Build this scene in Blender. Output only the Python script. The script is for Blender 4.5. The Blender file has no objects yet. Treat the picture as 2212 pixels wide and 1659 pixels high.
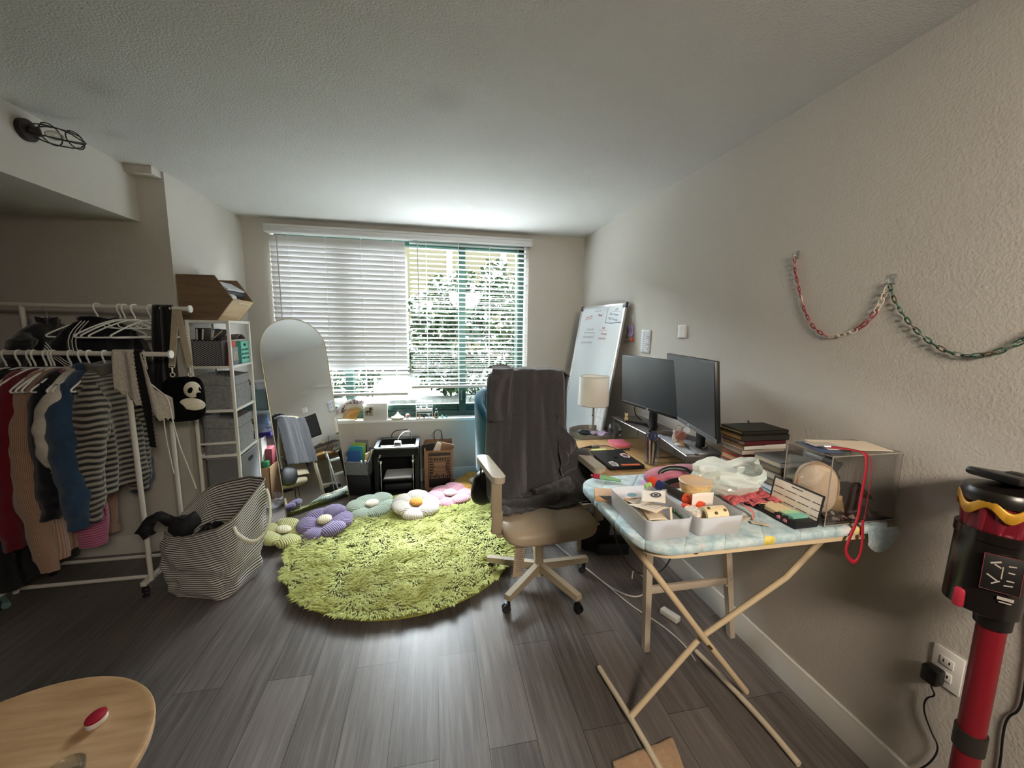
import bpy, bmesh, math, random
from mathutils import Matrix, Vector, noise as mnoise
R = math.radians
sin, cos, pi = math.sin, math.cos, math.pi
scene = bpy.context.scene
col = scene.collection

# ---------------------------------------------------------------- camera, world, lights, exposure
cam_data = bpy.data.cameras.new('camera')
cam = bpy.data.objects.new('camera', cam_data)
col.objects.link(cam)
cam_data.sensor_fit = 'HORIZONTAL'
cam_data.sensor_width = 36.0
cam_data.lens = 36.0 * 845.3 / 2212.0
cam_data.clip_start = 0.02
YAW, PITCH, ROLL = 0.19797, 0.13619, 0.01365
_f = Vector((sin(YAW), cos(YAW), 0)); _r = Vector((cos(YAW), -sin(YAW), 0)); _u = Vector((0, 0, 1))
_f2 = _f * cos(PITCH) - _u * sin(PITCH); _u2 = _u * cos(PITCH) + _f * sin(PITCH)
_r3 = _r * cos(ROLL) + _u2 * sin(ROLL); _u3 = _u2 * cos(ROLL) - _r * sin(ROLL)
cam.matrix_world = Matrix(((_r3.x, _u3.x, -_f2.x, 0), (_r3.y, _u3.y, -_f2.y, 0), (_r3.z, _u3.z, -_f2.z, 1.513), (0, 0, 0, 1)))
scene.camera = cam

world = bpy.data.worlds.new('overcast_sky')
scene.world = world
world.use_nodes = True
_bg = world.node_tree.nodes['Background']
_bg.inputs[0].default_value = (0.86, 0.94, 1.0, 1)
_bg.inputs[1].default_value = 2.4

scene.view_settings.view_transform = 'Standard'
scene.view_settings.look = 'None'
scene.view_settings.gamma = 1
scene.view_settings.use_curve_mapping = False
scene.view_settings.exposure = 0.82
scene.cycles.use_denoising = True
scene.cycles.max_bounces = 12
scene.cycles.diffuse_bounces = 6
scene.cycles.glossy_bounces = 4
scene.cycles.transparent_max_bounces = 16
scene.cycles.transmission_bounces = 8
scene.cycles.sample_clamp_indirect = 20.0
scene.cycles.caustics_reflective = False
scene.cycles.caustics_refractive = False

def area_light(name, loc, target, size, size_y, power, color):
    d = bpy.data.lights.new(name, 'AREA')
    d.shape = 'RECTANGLE'; d.size = size; d.size_y = size_y; d.energy = power; d.color = color
    o = bpy.data.objects.new(name, d); col.objects.link(o)
    o.location = loc
    o.rotation_euler = (Vector(target) - Vector(loc)).to_track_quat('-Z', 'Y').to_euler()
    return o
# added area lamp standing in for the sky, lights the room through the window
area_light('sky_light', (0.3, 11.0, 7.4), (0.1, 2.2, 0.6), 12.0, 6.0, 36000, (0.90, 0.95, 1.0))
# added area lamp, kept below the sill, standing in for bounced daylight
area_light('bounce_fill_light', (0.1, 5.0, -0.1), (0.0, 2.4, 2.4), 4.0, 1.2, 40, (0.90, 0.96, 1.0))
# warm ceiling lamp of the living area behind the camera
_ld = bpy.data.lights.new('room_lamp_light', 'AREA'); _ld.shape = 'DISK'; _ld.size = 0.7; _ld.spread = R(115); _ld.energy = 27; _ld.color = (1.0, 0.86, 0.70)
_lo = bpy.data.objects.new('room_lamp_light', _ld); col.objects.link(_lo); _lo.location = (0.7, -1.0, 2.28); _lo.rotation_euler = (Vector((0.95, 1.5, 0.7)) - Vector((0.7, -1.0, 2.28))).to_track_quat('-Z', 'Y').to_euler()

# ---------------------------------------------------------------- colour and materials
def S(h):
    h = h.lstrip('#')
    def c(v):
        v /= 255.0
        return v / 12.92 if v <= 0.04045 else ((v + 0.055) / 1.055) ** 2.4
    return tuple(c(int(h[i:i + 2], 16)) for i in (0, 2, 4)) + (1.0,)

class NT:
    def __init__(s, name):
        s.m = bpy.data.materials.new(name); s.m.use_nodes = True
        s.t = s.m.node_tree; s.t.nodes.clear()
        s.out = s.n('ShaderNodeOutputMaterial')
    def n(s, typ, **kw):
        nd = s.t.nodes.new(typ)
        for k, v in kw.items(): setattr(nd, k, v)
        return nd
    def l(s, a, b): s.t.links.new(a, b)
    def coord(s, kind='Object', scale=(1, 1, 1), rot=(0, 0, 0)):
        tc = s.n('ShaderNodeTexCoord'); mp = s.n('ShaderNodeMapping')
        mp.inputs['Scale'].default_value = scale; mp.inputs['Rotation'].default_value = rot
        s.l(tc.outputs[kind], mp.inputs[0]); return mp.outputs[0]
    def noise(s, vec, scale, detail=3, rough=0.5):
        nd = s.n('ShaderNodeTexNoise'); nd.inputs['Scale'].default_value = scale
        nd.inputs['Detail'].default_value = detail; nd.inputs['Roughness'].default_value = rough
        s.l(vec, nd.inputs['Vector']); return nd.outputs['Fac']
    def ramp(s, fac, stops):
        nd = s.n('ShaderNodeValToRGB'); e = nd.color_ramp.elements
        e[0].position, e[0].color = stops[0]; e[1].position, e[1].color = stops[-1]
        for p, c in stops[1:-1]:
            k = e.new(p); k.color = c
        s.l(fac, nd.inputs[0]); return nd.outputs[0]
    def mixc(s, fac, a, b, mode='MIX'):
        nd = s.n('ShaderNodeMix', data_type='RGBA', blend_type=mode)
        for sock, v in ((nd.inputs[0], fac), (nd.inputs[6], a), (nd.inputs[7], b)):
            if hasattr(v, 'is_output'): s.l(v, sock)
            else: sock.default_value = v
        return nd.outputs[2]
    def bump(s, h, strength, dist=0.01):
        nd = s.n('ShaderNodeBump'); nd.inputs['Strength'].default_value = strength
        nd.inputs['Distance'].default_value = dist; s.l(h, nd.inputs['Height']); return nd.outputs[0]
    def bsdf(s, color, rough=0.5, metal=0.0, normal=None, sheen=0.0, spec=0.5, coat=0.0):
        b = s.n('ShaderNodeBsdfPrincipled')
        if hasattr(color, 'is_output'): s.l(color, b.inputs['Base Color'])
        else: b.inputs['Base Color'].default_value = color
        if hasattr(rough, 'is_output'): s.l(rough, b.inputs['Roughness'])
        else: b.inputs['Roughness'].default_value = rough
        b.inputs['Metallic'].default_value = metal
        b.inputs['Specular IOR Level'].default_value = spec
        b.inputs['Sheen Weight'].default_value = sheen
        b.inputs['Coat Weight'].default_value = coat
        if normal is not None: s.l(normal, b.inputs['Normal'])
        return b
    def done(s, b):
        s.l(b.outputs[0], s.out.inputs[0]); return s.m

_mc = {}
def mat(hexc, rough=0.5, metal=0.0, var=0.0, vscale=15, bump=0.0, bscale=60, sheen=0.0, spec=0.5, coat=0.0):
    key = (hexc, rough, metal, var, vscale, bump, bscale, sheen, spec, coat)
    if key in _mc: return _mc[key]
    t = NT('plain_%d' % len(_mc)); c = S(hexc); cs = c; nrm = None
    if var or bump:
        v = t.coord()
    if var:
        f = t.noise(v, vscale, 4, 0.6)
        d = tuple(max(0, x * (1 - var)) for x in c[:3]) + (1,); b = tuple(min(1, x * (1 + var)) for x in c[:3]) + (1,)
        cs = t.ramp(f, [(0.3, d), (0.7, b)])
    if bump: nrm = t.bump(t.noise(v, bscale, 3, 0.6), bump, 0.01)
    _mc[key] = t.done(t.bsdf(cs, rough, metal, nrm, sheen, spec, coat)); return _mc[key]

def clear_mat(name, tint=(1, 1, 1, 1), refl=0.10, rough=0.02, haze=0.0, hazecol=(0.8, 0.8, 0.8, 1), edge=0.55):
    t = NT(name)
    tr = t.n('ShaderNodeBsdfTransparent'); tr.inputs[0].default_value = tint
    gl = t.n('ShaderNodeBsdfGlossy'); gl.inputs['Roughness'].default_value = rough
    lw = t.n('ShaderNodeLayerWeight'); lw.inputs[0].default_value = 0.35
    mu = t.n('ShaderNodeMath', operation='MULTIPLY_ADD'); mu.inputs[1].default_value = edge; mu.inputs[2].default_value = refl * 0.4
    t.l(lw.outputs['Fresnel'], mu.inputs[0])
    mx = t.n('ShaderNodeMixShader'); t.l(mu.outputs[0], mx.inputs[0]); t.l(tr.outputs[0], mx.inputs[1]); t.l(gl.outputs[0], mx.inputs[2])
    last = mx
    if haze:
        df = t.n('ShaderNodeBsdfDiffuse'); df.inputs[0].default_value = hazecol
        tl = t.n('ShaderNodeBsdfTranslucent'); tl.inputs[0].default_value = hazecol
        ad = t.n('ShaderNodeMixShader'); ad.inputs[0].default_value = 0.5
        t.l(df.outputs[0], ad.inputs[1]); t.l(tl.outputs[0], ad.inputs[2])
        m2 = t.n('ShaderNodeMixShader'); m2.inputs[0].default_value = haze
        t.l(mx.outputs[0], m2.inputs[1]); t.l(ad.outputs[0], m2.inputs[2]); last = m2
    return t.done(last)

def stripe_mat(name, a, b, freq, kind='UV', axis=1, duty=0.5, rough=0.85, wob=0.0, bump=0.0, soft=0.06, sheen=0.2):
    t = NT(name); v = t.coord(kind)
    sx = t.n('ShaderNodeSeparateXYZ'); t.l(v, sx.inputs[0]); val = sx.outputs[axis]
    if wob:
        nz = t.noise(v, 7, 2); ma = t.n('ShaderNodeMath', operation='MULTIPLY_ADD'); ma.inputs[1].default_value = wob
        t.l(nz, ma.inputs[0]); t.l(val, ma.inputs[2]); val = ma.outputs[0]
    m = t.n('ShaderNodeMath', operation='MULTIPLY'); m.inputs[1].default_value = freq; t.l(val, m.inputs[0])
    f = t.n('ShaderNodeMath', operation='PINGPONG'); f.inputs[1].default_value = 0.5; t.l(m.outputs[0], f.inputs[0])
    d = duty * 0.5
    c = t.ramp(f.outputs[0], [(max(0, d - soft), S(a)), (min(1, d + soft), S(b))])
    fz = t.noise(t.coord('Object'), 160, 2)
    c2 = t.mixc(fz, c, c, 'MULTIPLY') if False else c
    nrm = None
    if bump: nrm = t.bump(f.outputs[0], bump, 0.006)
    return t.done(t.bsdf(c2, rough, 0, nrm, sheen))

def wood_mat(name, a, b, c, scale=(1, 8, 8), rough=0.45, ns=3.0, coat=0.0):
    t = NT(name); v = t.coord('Object', scale)
    f = t.noise(v, ns, 6, 0.62)
    cc = t.ramp(f, [(0.3, S(a)), (0.5, S(b)), (0.72, S(c))])
    f2 = t.noise(t.coord('Object', tuple(x * 6 for x in scale)), ns * 2, 3)
    cc = t.mixc(0.22, cc, t.ramp(f2, [(0.35, S(a)), (0.65, S(c))]), 'MIX')
    return t.done(t.bsdf(cc, rough, 0, t.bump(f, 0.08, 0.004), coat=coat))

# ---------------------------------------------------------------- mesh builder
class MB:
    def __init__(s, T=None):
        s.v = []; s.f = []; s.mi = []; s.uv = {}; s.T = T or Matrix()
    def add(s, vs, fs, mi=0, T=None, uv=None):
        T = s.T @ T if T is not None else s.T
        o = len(s.v)
        s.v.extend([T @ Vector(p) for p in vs])
        for f in fs: s.f.append([i + o for i in f]); s.mi.append(mi)
        if uv:
            for i, u in enumerate(uv): s.uv[o + i] = u
        return s
    def bm(s, b, mi=0, T=None):
        b.verts.index_update()
        s.add([v.co.copy() for v in b.verts], [[v.index for v in f.verts] for f in b.faces], mi, T); b.free(); return s
    def box(s, c, size, rot=(0, 0, 0), bev=0.0, seg=2, mi=0, T=None):
        b = bmesh.new(); bmesh.ops.create_cube(b, size=1)
        for v in b.verts: v.co = Vector((v.co.x * size[0], v.co.y * size[1], v.co.z * size[2]))
        if bev > 0:
            bmesh.ops.bevel(b, geom=list(b.edges), offset=min(bev, min(size) * 0.49), segments=seg, profile=0.5, affect='EDGES')
        M = Matrix.Translation(c) @ Matrix.Rotation(R(rot[2]), 4, 'Z') @ Matrix.Rotation(R(rot[1]), 4, 'Y') @ Matrix.Rotation(R(rot[0]), 4, 'X')
        return s.bm(b, mi, T @ M if T is not None else M)
    def span(s, a, b, bev=0.0, mi=0, seg=2):
        return s.box([(a[i] + b[i]) / 2 for i in range(3)], [abs(b[i] - a[i]) for i in range(3)], bev=bev, mi=mi, seg=seg)
    def cyl(s, p0, p1, r0, r1=None, seg=16, mi=0, cap=True):
        p0 = Vector(p0); p1 = Vector(p1); r1 = r0 if r1 is None else r1
        d = (p1 - p0); q = d.to_track_quat('Z', 'Y').to_matrix().to_4x4()
        vs = []; L = d.length
        for z, r in ((0, r0), (L, r1)):
            for i in range(seg): a = 2 * pi * i / seg; vs.append((r * cos(a), r * sin(a), z))
        fs = [[i, (i + 1) % seg, seg + (i + 1) % seg, seg + i] for i in range(seg)]
        if cap: fs += [list(range(seg))[::-1], list(range(seg, 2 * seg))]
        return s.add(vs, fs, mi, Matrix.Translation(p0) @ q)
    def tube(s, pts, r, seg=8, closed=False, mi=0, sm=0):
        P = [Vector(p) for p in pts]
        for _ in range(sm):
            Q = []; n = len(P)
            for i in range(n if closed else n - 1):
                a, b = P[i], P[(i + 1) % n]; Q += [a * .75 + b * .25, a * .25 + b * .75]
            P = Q if closed else [P[0]] + Q + [P[-1]]
        n = len(P); vs = []; fs = []; up = None
        for i in range(n):
            a = P[i - 1] if (i > 0 or closed) else P[i]; b = P[(i + 1) % n] if (i < n - 1 or closed) else P[i]
            t = (b - a).normalized() if (b - a).length > 1e-9 else Vector((0, 0, 1))
            if up is None: up = t.orthogonal().normalized()
            up = (up - t * up.dot(t)); up = up.normalized() if up.length > 1e-6 else t.orthogonal().normalized()
            w = t.cross(up); rr = r[min(i, len(r) - 1)] if isinstance(r, (list, tuple)) else r
            for k in range(seg): a2 = 2 * pi * k / seg; vs.append(P[i] + up * (rr * cos(a2)) + w * (rr * sin(a2)))
        m = n if closed else n - 1
        for i in range(m):
            j = (i + 1) % n
            for k in range(seg): fs.append([i * seg + k, i * seg + (k + 1) % seg, j * seg + (k + 1) % seg, j * seg + k])
        if not closed: fs += [list(range(seg))[::-1], [(n - 1) * seg + k for k in range(seg)]]
        return s.add(vs, fs, mi)
    def lathe(s, prof, c=(0, 0, 0), seg=28, mi=0, T=None, sx=1, sy=1, cap=True):
        if not cap: prof = list(prof) + [prof[0]]
        vs = []; fs = []; n = len(prof)
        for r, z in prof:
            for i in range(seg): a = 2 * pi * i / seg; vs.append((r * cos(a) * sx, r * sin(a) * sy, z))
        for j in range(n - 1):
            for i in range(seg): fs.append([j * seg + i, j * seg + (i + 1) % seg, (j + 1) * seg + (i + 1) % seg, (j + 1) * seg + i])
        if cap and prof[0][0] > 1e-5: fs.append(list(range(seg))[::-1])
        if cap and prof[-1][0] > 1e-5: fs.append([(n - 1) * seg + i for i in range(seg)])
        M = Matrix.Translation(c)
        return s.add(vs, fs, mi, M @ T if T is not None else M)
    def ell(s, c, r, rot=(0, 0, 0), seg=20, mi=0, e=1.0):
        vs = []; fs = []; n = seg // 2
        def p(x): return math.copysign(abs(x) ** e, x)
        for j in range(n + 1):
            th = pi * j / n
            for i in range(seg):
                a = 2 * pi * i / seg
                vs.append((r[0] * p(sin(th)) * p(cos(a)), r[1] * p(sin(th)) * p(sin(a)), r[2] * p(-cos(th))))
        for j in range(n):
            for i in range(seg): fs.append([j * seg + i, j * seg + (i + 1) % seg, (j + 1) * seg + (i + 1) % seg, (j + 1) * seg + i])
        M = Matrix.Translation(c) @ Matrix.Rotation(R(rot[2]), 4, 'Z') @ Matrix.Rotation(R(rot[1]), 4, 'Y') @ Matrix.Rotation(R(rot[0]), 4, 'X')
        return s.add(vs, fs, mi, M)
    def grid(s, fn, nu, nv, cu=False, cv=False, mi=0, us=1.0, vs_=1.0):
        vs = []; uv = []; fs = []
        for j in range(nv + 1):
            for i in range(nu + 1):
                u = i / nu; v = j / nv; vs.append(fn(u, v)); uv.append((u * us, v * vs_))
        w = nu + 1
        for j in range(nv):
            for i in range(nu): fs.append([j * w + i, j * w + i + 1, (j + 1) * w + i + 1, (j + 1) * w + i])
        return s.add(vs, fs, mi, None, uv)
    def prism(s, poly, z0, z1, mi=0, T=None):
        n = len(poly)
        vs = [(x, y, z0) for x, y in poly] + [(x, y, z1) for x, y in poly]
        fs = [list(range(n))[::-1], list(range(n, 2 * n))] + [[i, (i + 1) % n, n + (i + 1) % n, n + i] for i in range(n)]
        return s.add(vs, fs, mi, T)
    def quad(s, a, b, c, d, mi=0):
        return s.add([a, b, c, d], [[0, 1, 2, 3]], mi, None, [(0, 0), (1, 0), (1, 1), (0, 1)])

def mesh_of(name, m, mats, ang=38, weld=True):
    me = bpy.data.meshes.new(name)
    me.from_pydata([tuple(v) for v in m.v], [], m.f)
    for mt in (mats if isinstance(mats, (list, tuple)) else [mats]): me.materials.append(mt)
    me.polygons.foreach_set('material_index', m.mi)
    if m.uv:
        ul = me.uv_layers.new(name='UVMap')
        for lp in me.loops: ul.data[lp.index].uv = m.uv.get(lp.vertex_index, (0, 0))
    me.update()
    if weld:
        b = bmesh.new(); b.from_mesh(me)
        bmesh.ops.remove_doubles(b, verts=b.verts, dist=1e-5)
        bmesh.ops.recalc_face_normals(b, faces=b.faces)
        b.to_mesh(me); b.free()
    me.shade_smooth(); me.set_sharp_from_angle(angle=R(ang))
    return me

def obj(name, m, mats, parent=None, ang=38, solid=0, sub=0, weld=True):
    o = bpy.data.objects.new(name, mesh_of(name, m, mats, ang, weld)); col.objects.link(o)
    if parent is not None: o.parent = parent
    if solid:
        md = o.modifiers.new('thickness', 'SOLIDIFY'); md.thickness = solid; md.offset = 0
    if sub:
        md = o.modifiers.new('smooth', 'SUBSURF'); md.levels = sub; md.render_levels = sub
    return o

def tag(o, label, cat, group=None, kind=None):
    o['label'] = label; o['category'] = cat
    if group: o['group'] = group
    if kind: o['kind'] = kind
    return o

_mats = {}
def thing(name, label, cat, loc=(0, 0, 0), rz=0.0, group=None):
    o = bpy.data.objects.new(name, None); col.objects.link(o)
    o.location = loc; o.rotation_euler = (0, 0, R(rz)); o.empty_display_size = 0.05
    _mats[o.name] = (Matrix.Translation(loc) @ Matrix.Rotation(R(rz), 4, 'Z')).inverted()
    return tag(o, label, cat, group)

def WB(root):            # builder taking world coordinates for a part of root
    return MB(_mats[root.name].copy())

def solo(name, m, mats, label, cat, group=None, ang=38, solid=0, sub=0, weld=True):
    # one-mesh thing given in world coordinates; its origin moves to the middle of its base
    xs = [v.x for v in m.v]; ys = [v.y for v in m.v]; zs = [v.z for v in m.v]
    c = Vector(((min(xs) + max(xs)) / 2, (min(ys) + max(ys)) / 2, min(zs)))
    m.v = [v - c for v in m.v]
    o = obj(name, m, mats, None, ang, solid, sub, weld); o.location = c
    return tag(o, label, cat, group)

def struct(name, m, mats, parent=None, ang=38):
    o = obj(name, m, mats, parent, ang)
    if parent is None: o['kind'] = 'structure'
    return o

def copy_tree(o, parent=None):
    c = o.copy(); col.objects.link(c)
    if parent is not None: c.parent = parent
    for ch in list(o.children): copy_tree(ch, c)
    return c

def text(name, s, size, T, mt, parent, align='CENTER', depth=0.0, space=1.0):
    cu = bpy.data.curves.new(name, 'FONT'); cu.body = s; cu.size = size; cu.align_x = align; cu.align_y = 'CENTER'
    cu.space_character = space; cu.extrude = depth; cu.resolution_u = 3
    tmp = bpy.data.objects.new(name + '_tmp', cu); col.objects.link(tmp)
    me = bpy.data.meshes.new_from_object(tmp)
    bpy.data.objects.remove(tmp); bpy.data.curves.remove(cu)
    me.name = name; me.materials.clear(); me.materials.append(mt)
    o = bpy.data.objects.new(name, me); col.objects.link(o)
    if parent is not None:
        o.parent = parent
        me.transform(_mats[parent.name] @ T if parent.name in _mats else T)
    else: o.matrix_world = T
    return o

def frame(o, x, y):      # matrix with origin o, unit axes x, y and their normal
    x = Vector(x).normalized(); z = x.cross(Vector(y)).normalized(); y = z.cross(x)
    return Matrix(((x.x, y.x, z.x, o[0]), (x.y, y.y, z.y, o[1]), (x.z, y.z, z.z, o[2]), (0, 0, 0, 1)))

def rrect(w, h, r, n=6):
    P = []
    for cx, cy, a0 in ((w / 2 - r, h / 2 - r, 0), (-w / 2 + r, h / 2 - r, 90), (-w / 2 + r, -h / 2 + r, 180), (w / 2 - r, -h / 2 + r, 270)):
        for i in range(n + 1): a = R(a0 + 90 * i / n); P.append((cx + r * cos(a), cy + r * sin(a)))
    return P

rnd = random.Random(7)
def nz(x, y=0.0, z=0.0): return mnoise.noise(Vector((x, y, z)))

# shared materials
WHITE = mat('#e9e8e4', 0.45); WHITEM = mat('#d9d8d2', 0.35); BLACK = mat('#0c0c0e', 0.5); BLACKP = mat('#141416', 0.35)
DARK = mat('#1c1c1f', 0.6); PAPER = mat('#eeece6', 0.8); CHROME = mat('#c8c8c8', 0.2, 1.0); STEEL = mat('#8d8d8d', 0.35, 1.0)
BEIGEM = mat('#cdbda4', 0.45); INK = mat('#2a2a2c', 0.7); REDINK = mat('#b0343c', 0.7); BLUEINK = mat('#3b5c96', 0.7)
ACRYL = clear_mat('clear_acrylic', (0.96, 0.97, 0.97, 1), 0.14)
FROST = clear_mat('frosted_plastic', (0.95, 0.95, 0.96, 1), 0.1, 0.3, 0.42, (0.93, 0.92, 0.94, 1))
# ---------------------------------------------------------------- the room
XR, YB, XL, YP, XB, ZC = 1.503, 3.878, -1.60, 2.90, -1.75, 2.44
def wall_mat(name, c, bump=0.28, stains=()):
    t = NT(name); v = t.coord('Object')
    f = t.noise(v, 130, 2, 0.5); g = t.noise(v, 3, 3)
    cc = t.ramp(g, [(0.3, tuple(x * 0.97 for x in S(c)[:3]) + (1,)), (0.7, S(c))])
    for sx_, sy_, sz_, sr_ in stains:      # old smudges on the paint
        vd = t.n('ShaderNodeVectorMath', operation='DISTANCE'); t.l(v, vd.inputs[0]); vd.inputs[1].default_value = (sx_, sy_, sz_)
        dv = t.n('ShaderNodeMath', operation='DIVIDE'); t.l(vd.outputs['Value'], dv.inputs[0]); dv.inputs[1].default_value = sr_
        cc = t.mixc(t.ramp(dv.outputs[0], [(0.2, (0.16, 0.16, 0.16, 1)), (1.0, (0, 0, 0, 1))]), cc, (0.2, 0.18, 0.16, 1))
    return t.done(t.bsdf(cc, 0.75, 0, t.bump(f, bump, 0.006), spec=0.25))
WALL = wall_mat('painted_wall', '#cbc6be')
CEIL = wall_mat('textured_ceiling', '#d6d5d2', 0.5, ((-1.3, 1.98, 2.44, 0.11), (0.05, 1.76, 2.44, 0.13), (-1.53, 2.42, 2.44, 0.07)))
TRIM = mat('#d8d6d0', 0.4)

def floor_mat():
    t = NT('grey_plank_floor'); v = t.coord('Object', (1, 1, 1), (0, 0, pi / 2))
    br = t.n('ShaderNodeTexBrick'); br.offset = 0.37; br.offset_frequency = 2
    br.inputs['Scale'].default_value = 1.0; br.inputs['Mortar Size'].default_value = 0.0012; br.inputs['Mortar Smooth'].default_value = 0.1
    br.inputs['Brick Width'].default_value = 1.22; br.inputs['Row Height'].default_value = 0.18; br.inputs['Bias'].default_value = 0.0
    br.inputs['Color1'].default_value = (0, 0, 0, 1); br.inputs['Color2'].default_value = (1, 1, 1, 1); br.inputs['Mortar'].default_value = (0, 0, 0, 1)
    t.l(v, br.inputs['Vector'])
    base = t.ramp(br.outputs['Color'], [(0.0, S('#4a4542')), (0.35, S('#5d5754')), (0.7, S('#6c6663')), (1.0, S('#827c78'))])
    s1 = t.noise(t.coord('Object', (18, 0.9, 1)), 2.2, 5, 0.6); s2 = t.noise(t.coord('Object', (70, 1.6, 1)), 3.0, 3, 0.6)
    c = t.mixc(0.42, base, t.ramp(s1, [(0.32, S('#353130')), (0.5, S('#625c59')), (0.7, S('#8f8883'))]))
    c = t.mixc(0.18, c, t.ramp(s2, [(0.4, S('#241f1c')), (0.62, S('#807670'))]))
    c = t.mixc(br.outputs['Fac'], c, (0.02, 0.017, 0.015, 1))
    rg = t.ramp(s2, [(0.3, (0.30, 0.30, 0.30, 1)), (0.7, (0.42, 0.42, 0.42, 1))])
    rs = t.n('ShaderNodeSeparateColor'); t.l(rg, rs.inputs[0])
    ma = t.n('ShaderNodeMath', operation='SUBTRACT'); t.l(s2, ma.inputs[0]); t.l(br.outputs['Fac'], ma.inputs[1])
    return t.done(t.bsdf(c, rs.outputs[0], 0, t.bump(ma.outputs[0], 0.12, 0.003), spec=0.5))
m = MB(); m.span((-5.2, -5.2, -0.1), (1.75, YB + 0.24, 0)); struct('floor', m, floor_mat())
m = MB(); m.span((-5.2, -5.2, ZC), (1.75, YB + 0.24, ZC + 0.1)); struct('ceiling', m, CEIL)
m = MB(); m.span((XR, -5.2, 0), (XR + 0.15, YB + 0.24, ZC)); struct('wall_right', m, WALL)
# back wall around the window opening
WX0, WX1, WZ0, WZ1 = -1.385, 0.93, 0.635, 2.34
m = MB()
m.span((XL - 0.15, YB, 0), (WX0, YB + 0.24, ZC)); m.span((WX1, YB, 0), (XR + 0.15, YB + 0.24, ZC))
m.span((WX0, YB, 0), (WX1, YB + 0.24, WZ0)); m.span((WX0, YB, WZ1), (WX1, YB + 0.24, ZC))
struct('wall_back', m, WALL)
m = MB(); m.span((XL - 0.15, YP, 0), (XL, YB + 0.24, ZC)); m.span((-5.2, YP, 0), (XL - 0.15, YP + 0.15, ZC)); struct('wall_left', m, WALL)
m = MB(); m.span((-5.2, -5.2, 0), (-5.05, YP, ZC)); struct('wall_far_left', m, WALL)
m = MB(); m.span((-5.05, -5.2, 0), (XR, -5.05, ZC)); struct('wall_front', m, WALL)
m = MB(); m.span((-5.05, -5.05, 2.137), (XB, YP, ZC)); struct('wall_bulkhead', m, WALL)
m = MB(); m.span((XB, YP - 0.085, 2.398), (XL - 0.012, YP, ZC)); struct('trim_1', m, WALL)
def baseboard(name, a, b, n):
    a = Vector(a); b = Vector(b); n = Vector(n); m = MB()
    prof = [(0.0, 0.0), (0.014, 0.0), (0.014, 0.105), (0.010, 0.112), (0.010, 0.117), (0.004, 0.122), (0.0, 0.122)]
    vs = []
    for p in (a, b):
        for d, z in prof: vs.append((p.x + n.x * d, p.y + n.y * d, z))
    k = len(prof)
    fs = [[i, (i + 1) % k, k + (i + 1) % k, k + i] for i in range(k)] + [list(range(k))[::-1], list(range(k, 2 * k))]
    m.add(vs, fs); struct(name, m, TRIM)
baseboard('baseboard_right', (XR, -5.0, 0), (XR, YB, 0), (-1, 0, 0))
baseboard('baseboard_back', (XL, YB, 0), (XR - 0.015, YB, 0), (0, -1, 0))
baseboard('baseboard_left', (XL, YP, 0), (XL, YB - 0.015, 0), (1, 0, 0))
baseboard('baseboard_pier', (-5.0, YP, 0), (XL, YP, 0), (0, -1, 0))
m = MB(); m.span((WX0 - 0.0, YB - 0.012, WZ0 - 0.022), (WX1, YB + 0.099, WZ0 + 0.0013), bev=0.0005); struct('trim_sill', m, mat('#f0efec', 0.35))

# window: green aluminium sliders in the opening
GREEN = mat('#16382f', 0.4); GLASS = clear_mat('window_glass', (0.97, 0.99, 0.98, 1), 0.04)
m = MB(); y0, y1 = YB + 0.10, YB + 0.17
m.span((WX0, y0, WZ0), (WX0 + 0.05, y1, WZ1)); m.span((0.83, y0, WZ0), (0.905, y1, WZ1)); m.span((0.905, YB + 0.03, WZ0), (WX1, y1, WZ1), mi=1)
m.span((WX0, y0, WZ1 - 0.045), (0.905, y1, WZ1)); m.span((WX0, y0, WZ0), (0.905, y1, WZ0 + 0.06))
m.span((WX0 + 0.05, y0 + 0.012, WZ0 + 0.06), (0.83, y1 - 0.01, WZ0 + 0.125)); m.span((WX0 + 0.05, y0 - 0.006, WZ0 + 0.075), (0.83, y0 + 0.012, WZ0 + 0.082))
for x in (-0.80, 0.28): m.span((x - 0.034, y0 - 0.008, WZ0 + 0.05), (x + 0.034, y1 - 0.01, WZ1 - 0.045))
win = struct('window_1', m, [GREEN, TRIM])
m = MB(); m.span((WX0 + 0.03, y0 + 0.036, WZ0 + 0.06), (0.85, y0 + 0.040, WZ1 - 0.03)); struct('pane', m, GLASS, win)
m = MB(); m.span((0.262, y0 - 0.03, 0.80), (0.276, y0 - 0.008, 0.90), bev=0.003); struct('latch', m, STEEL, win)

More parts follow.
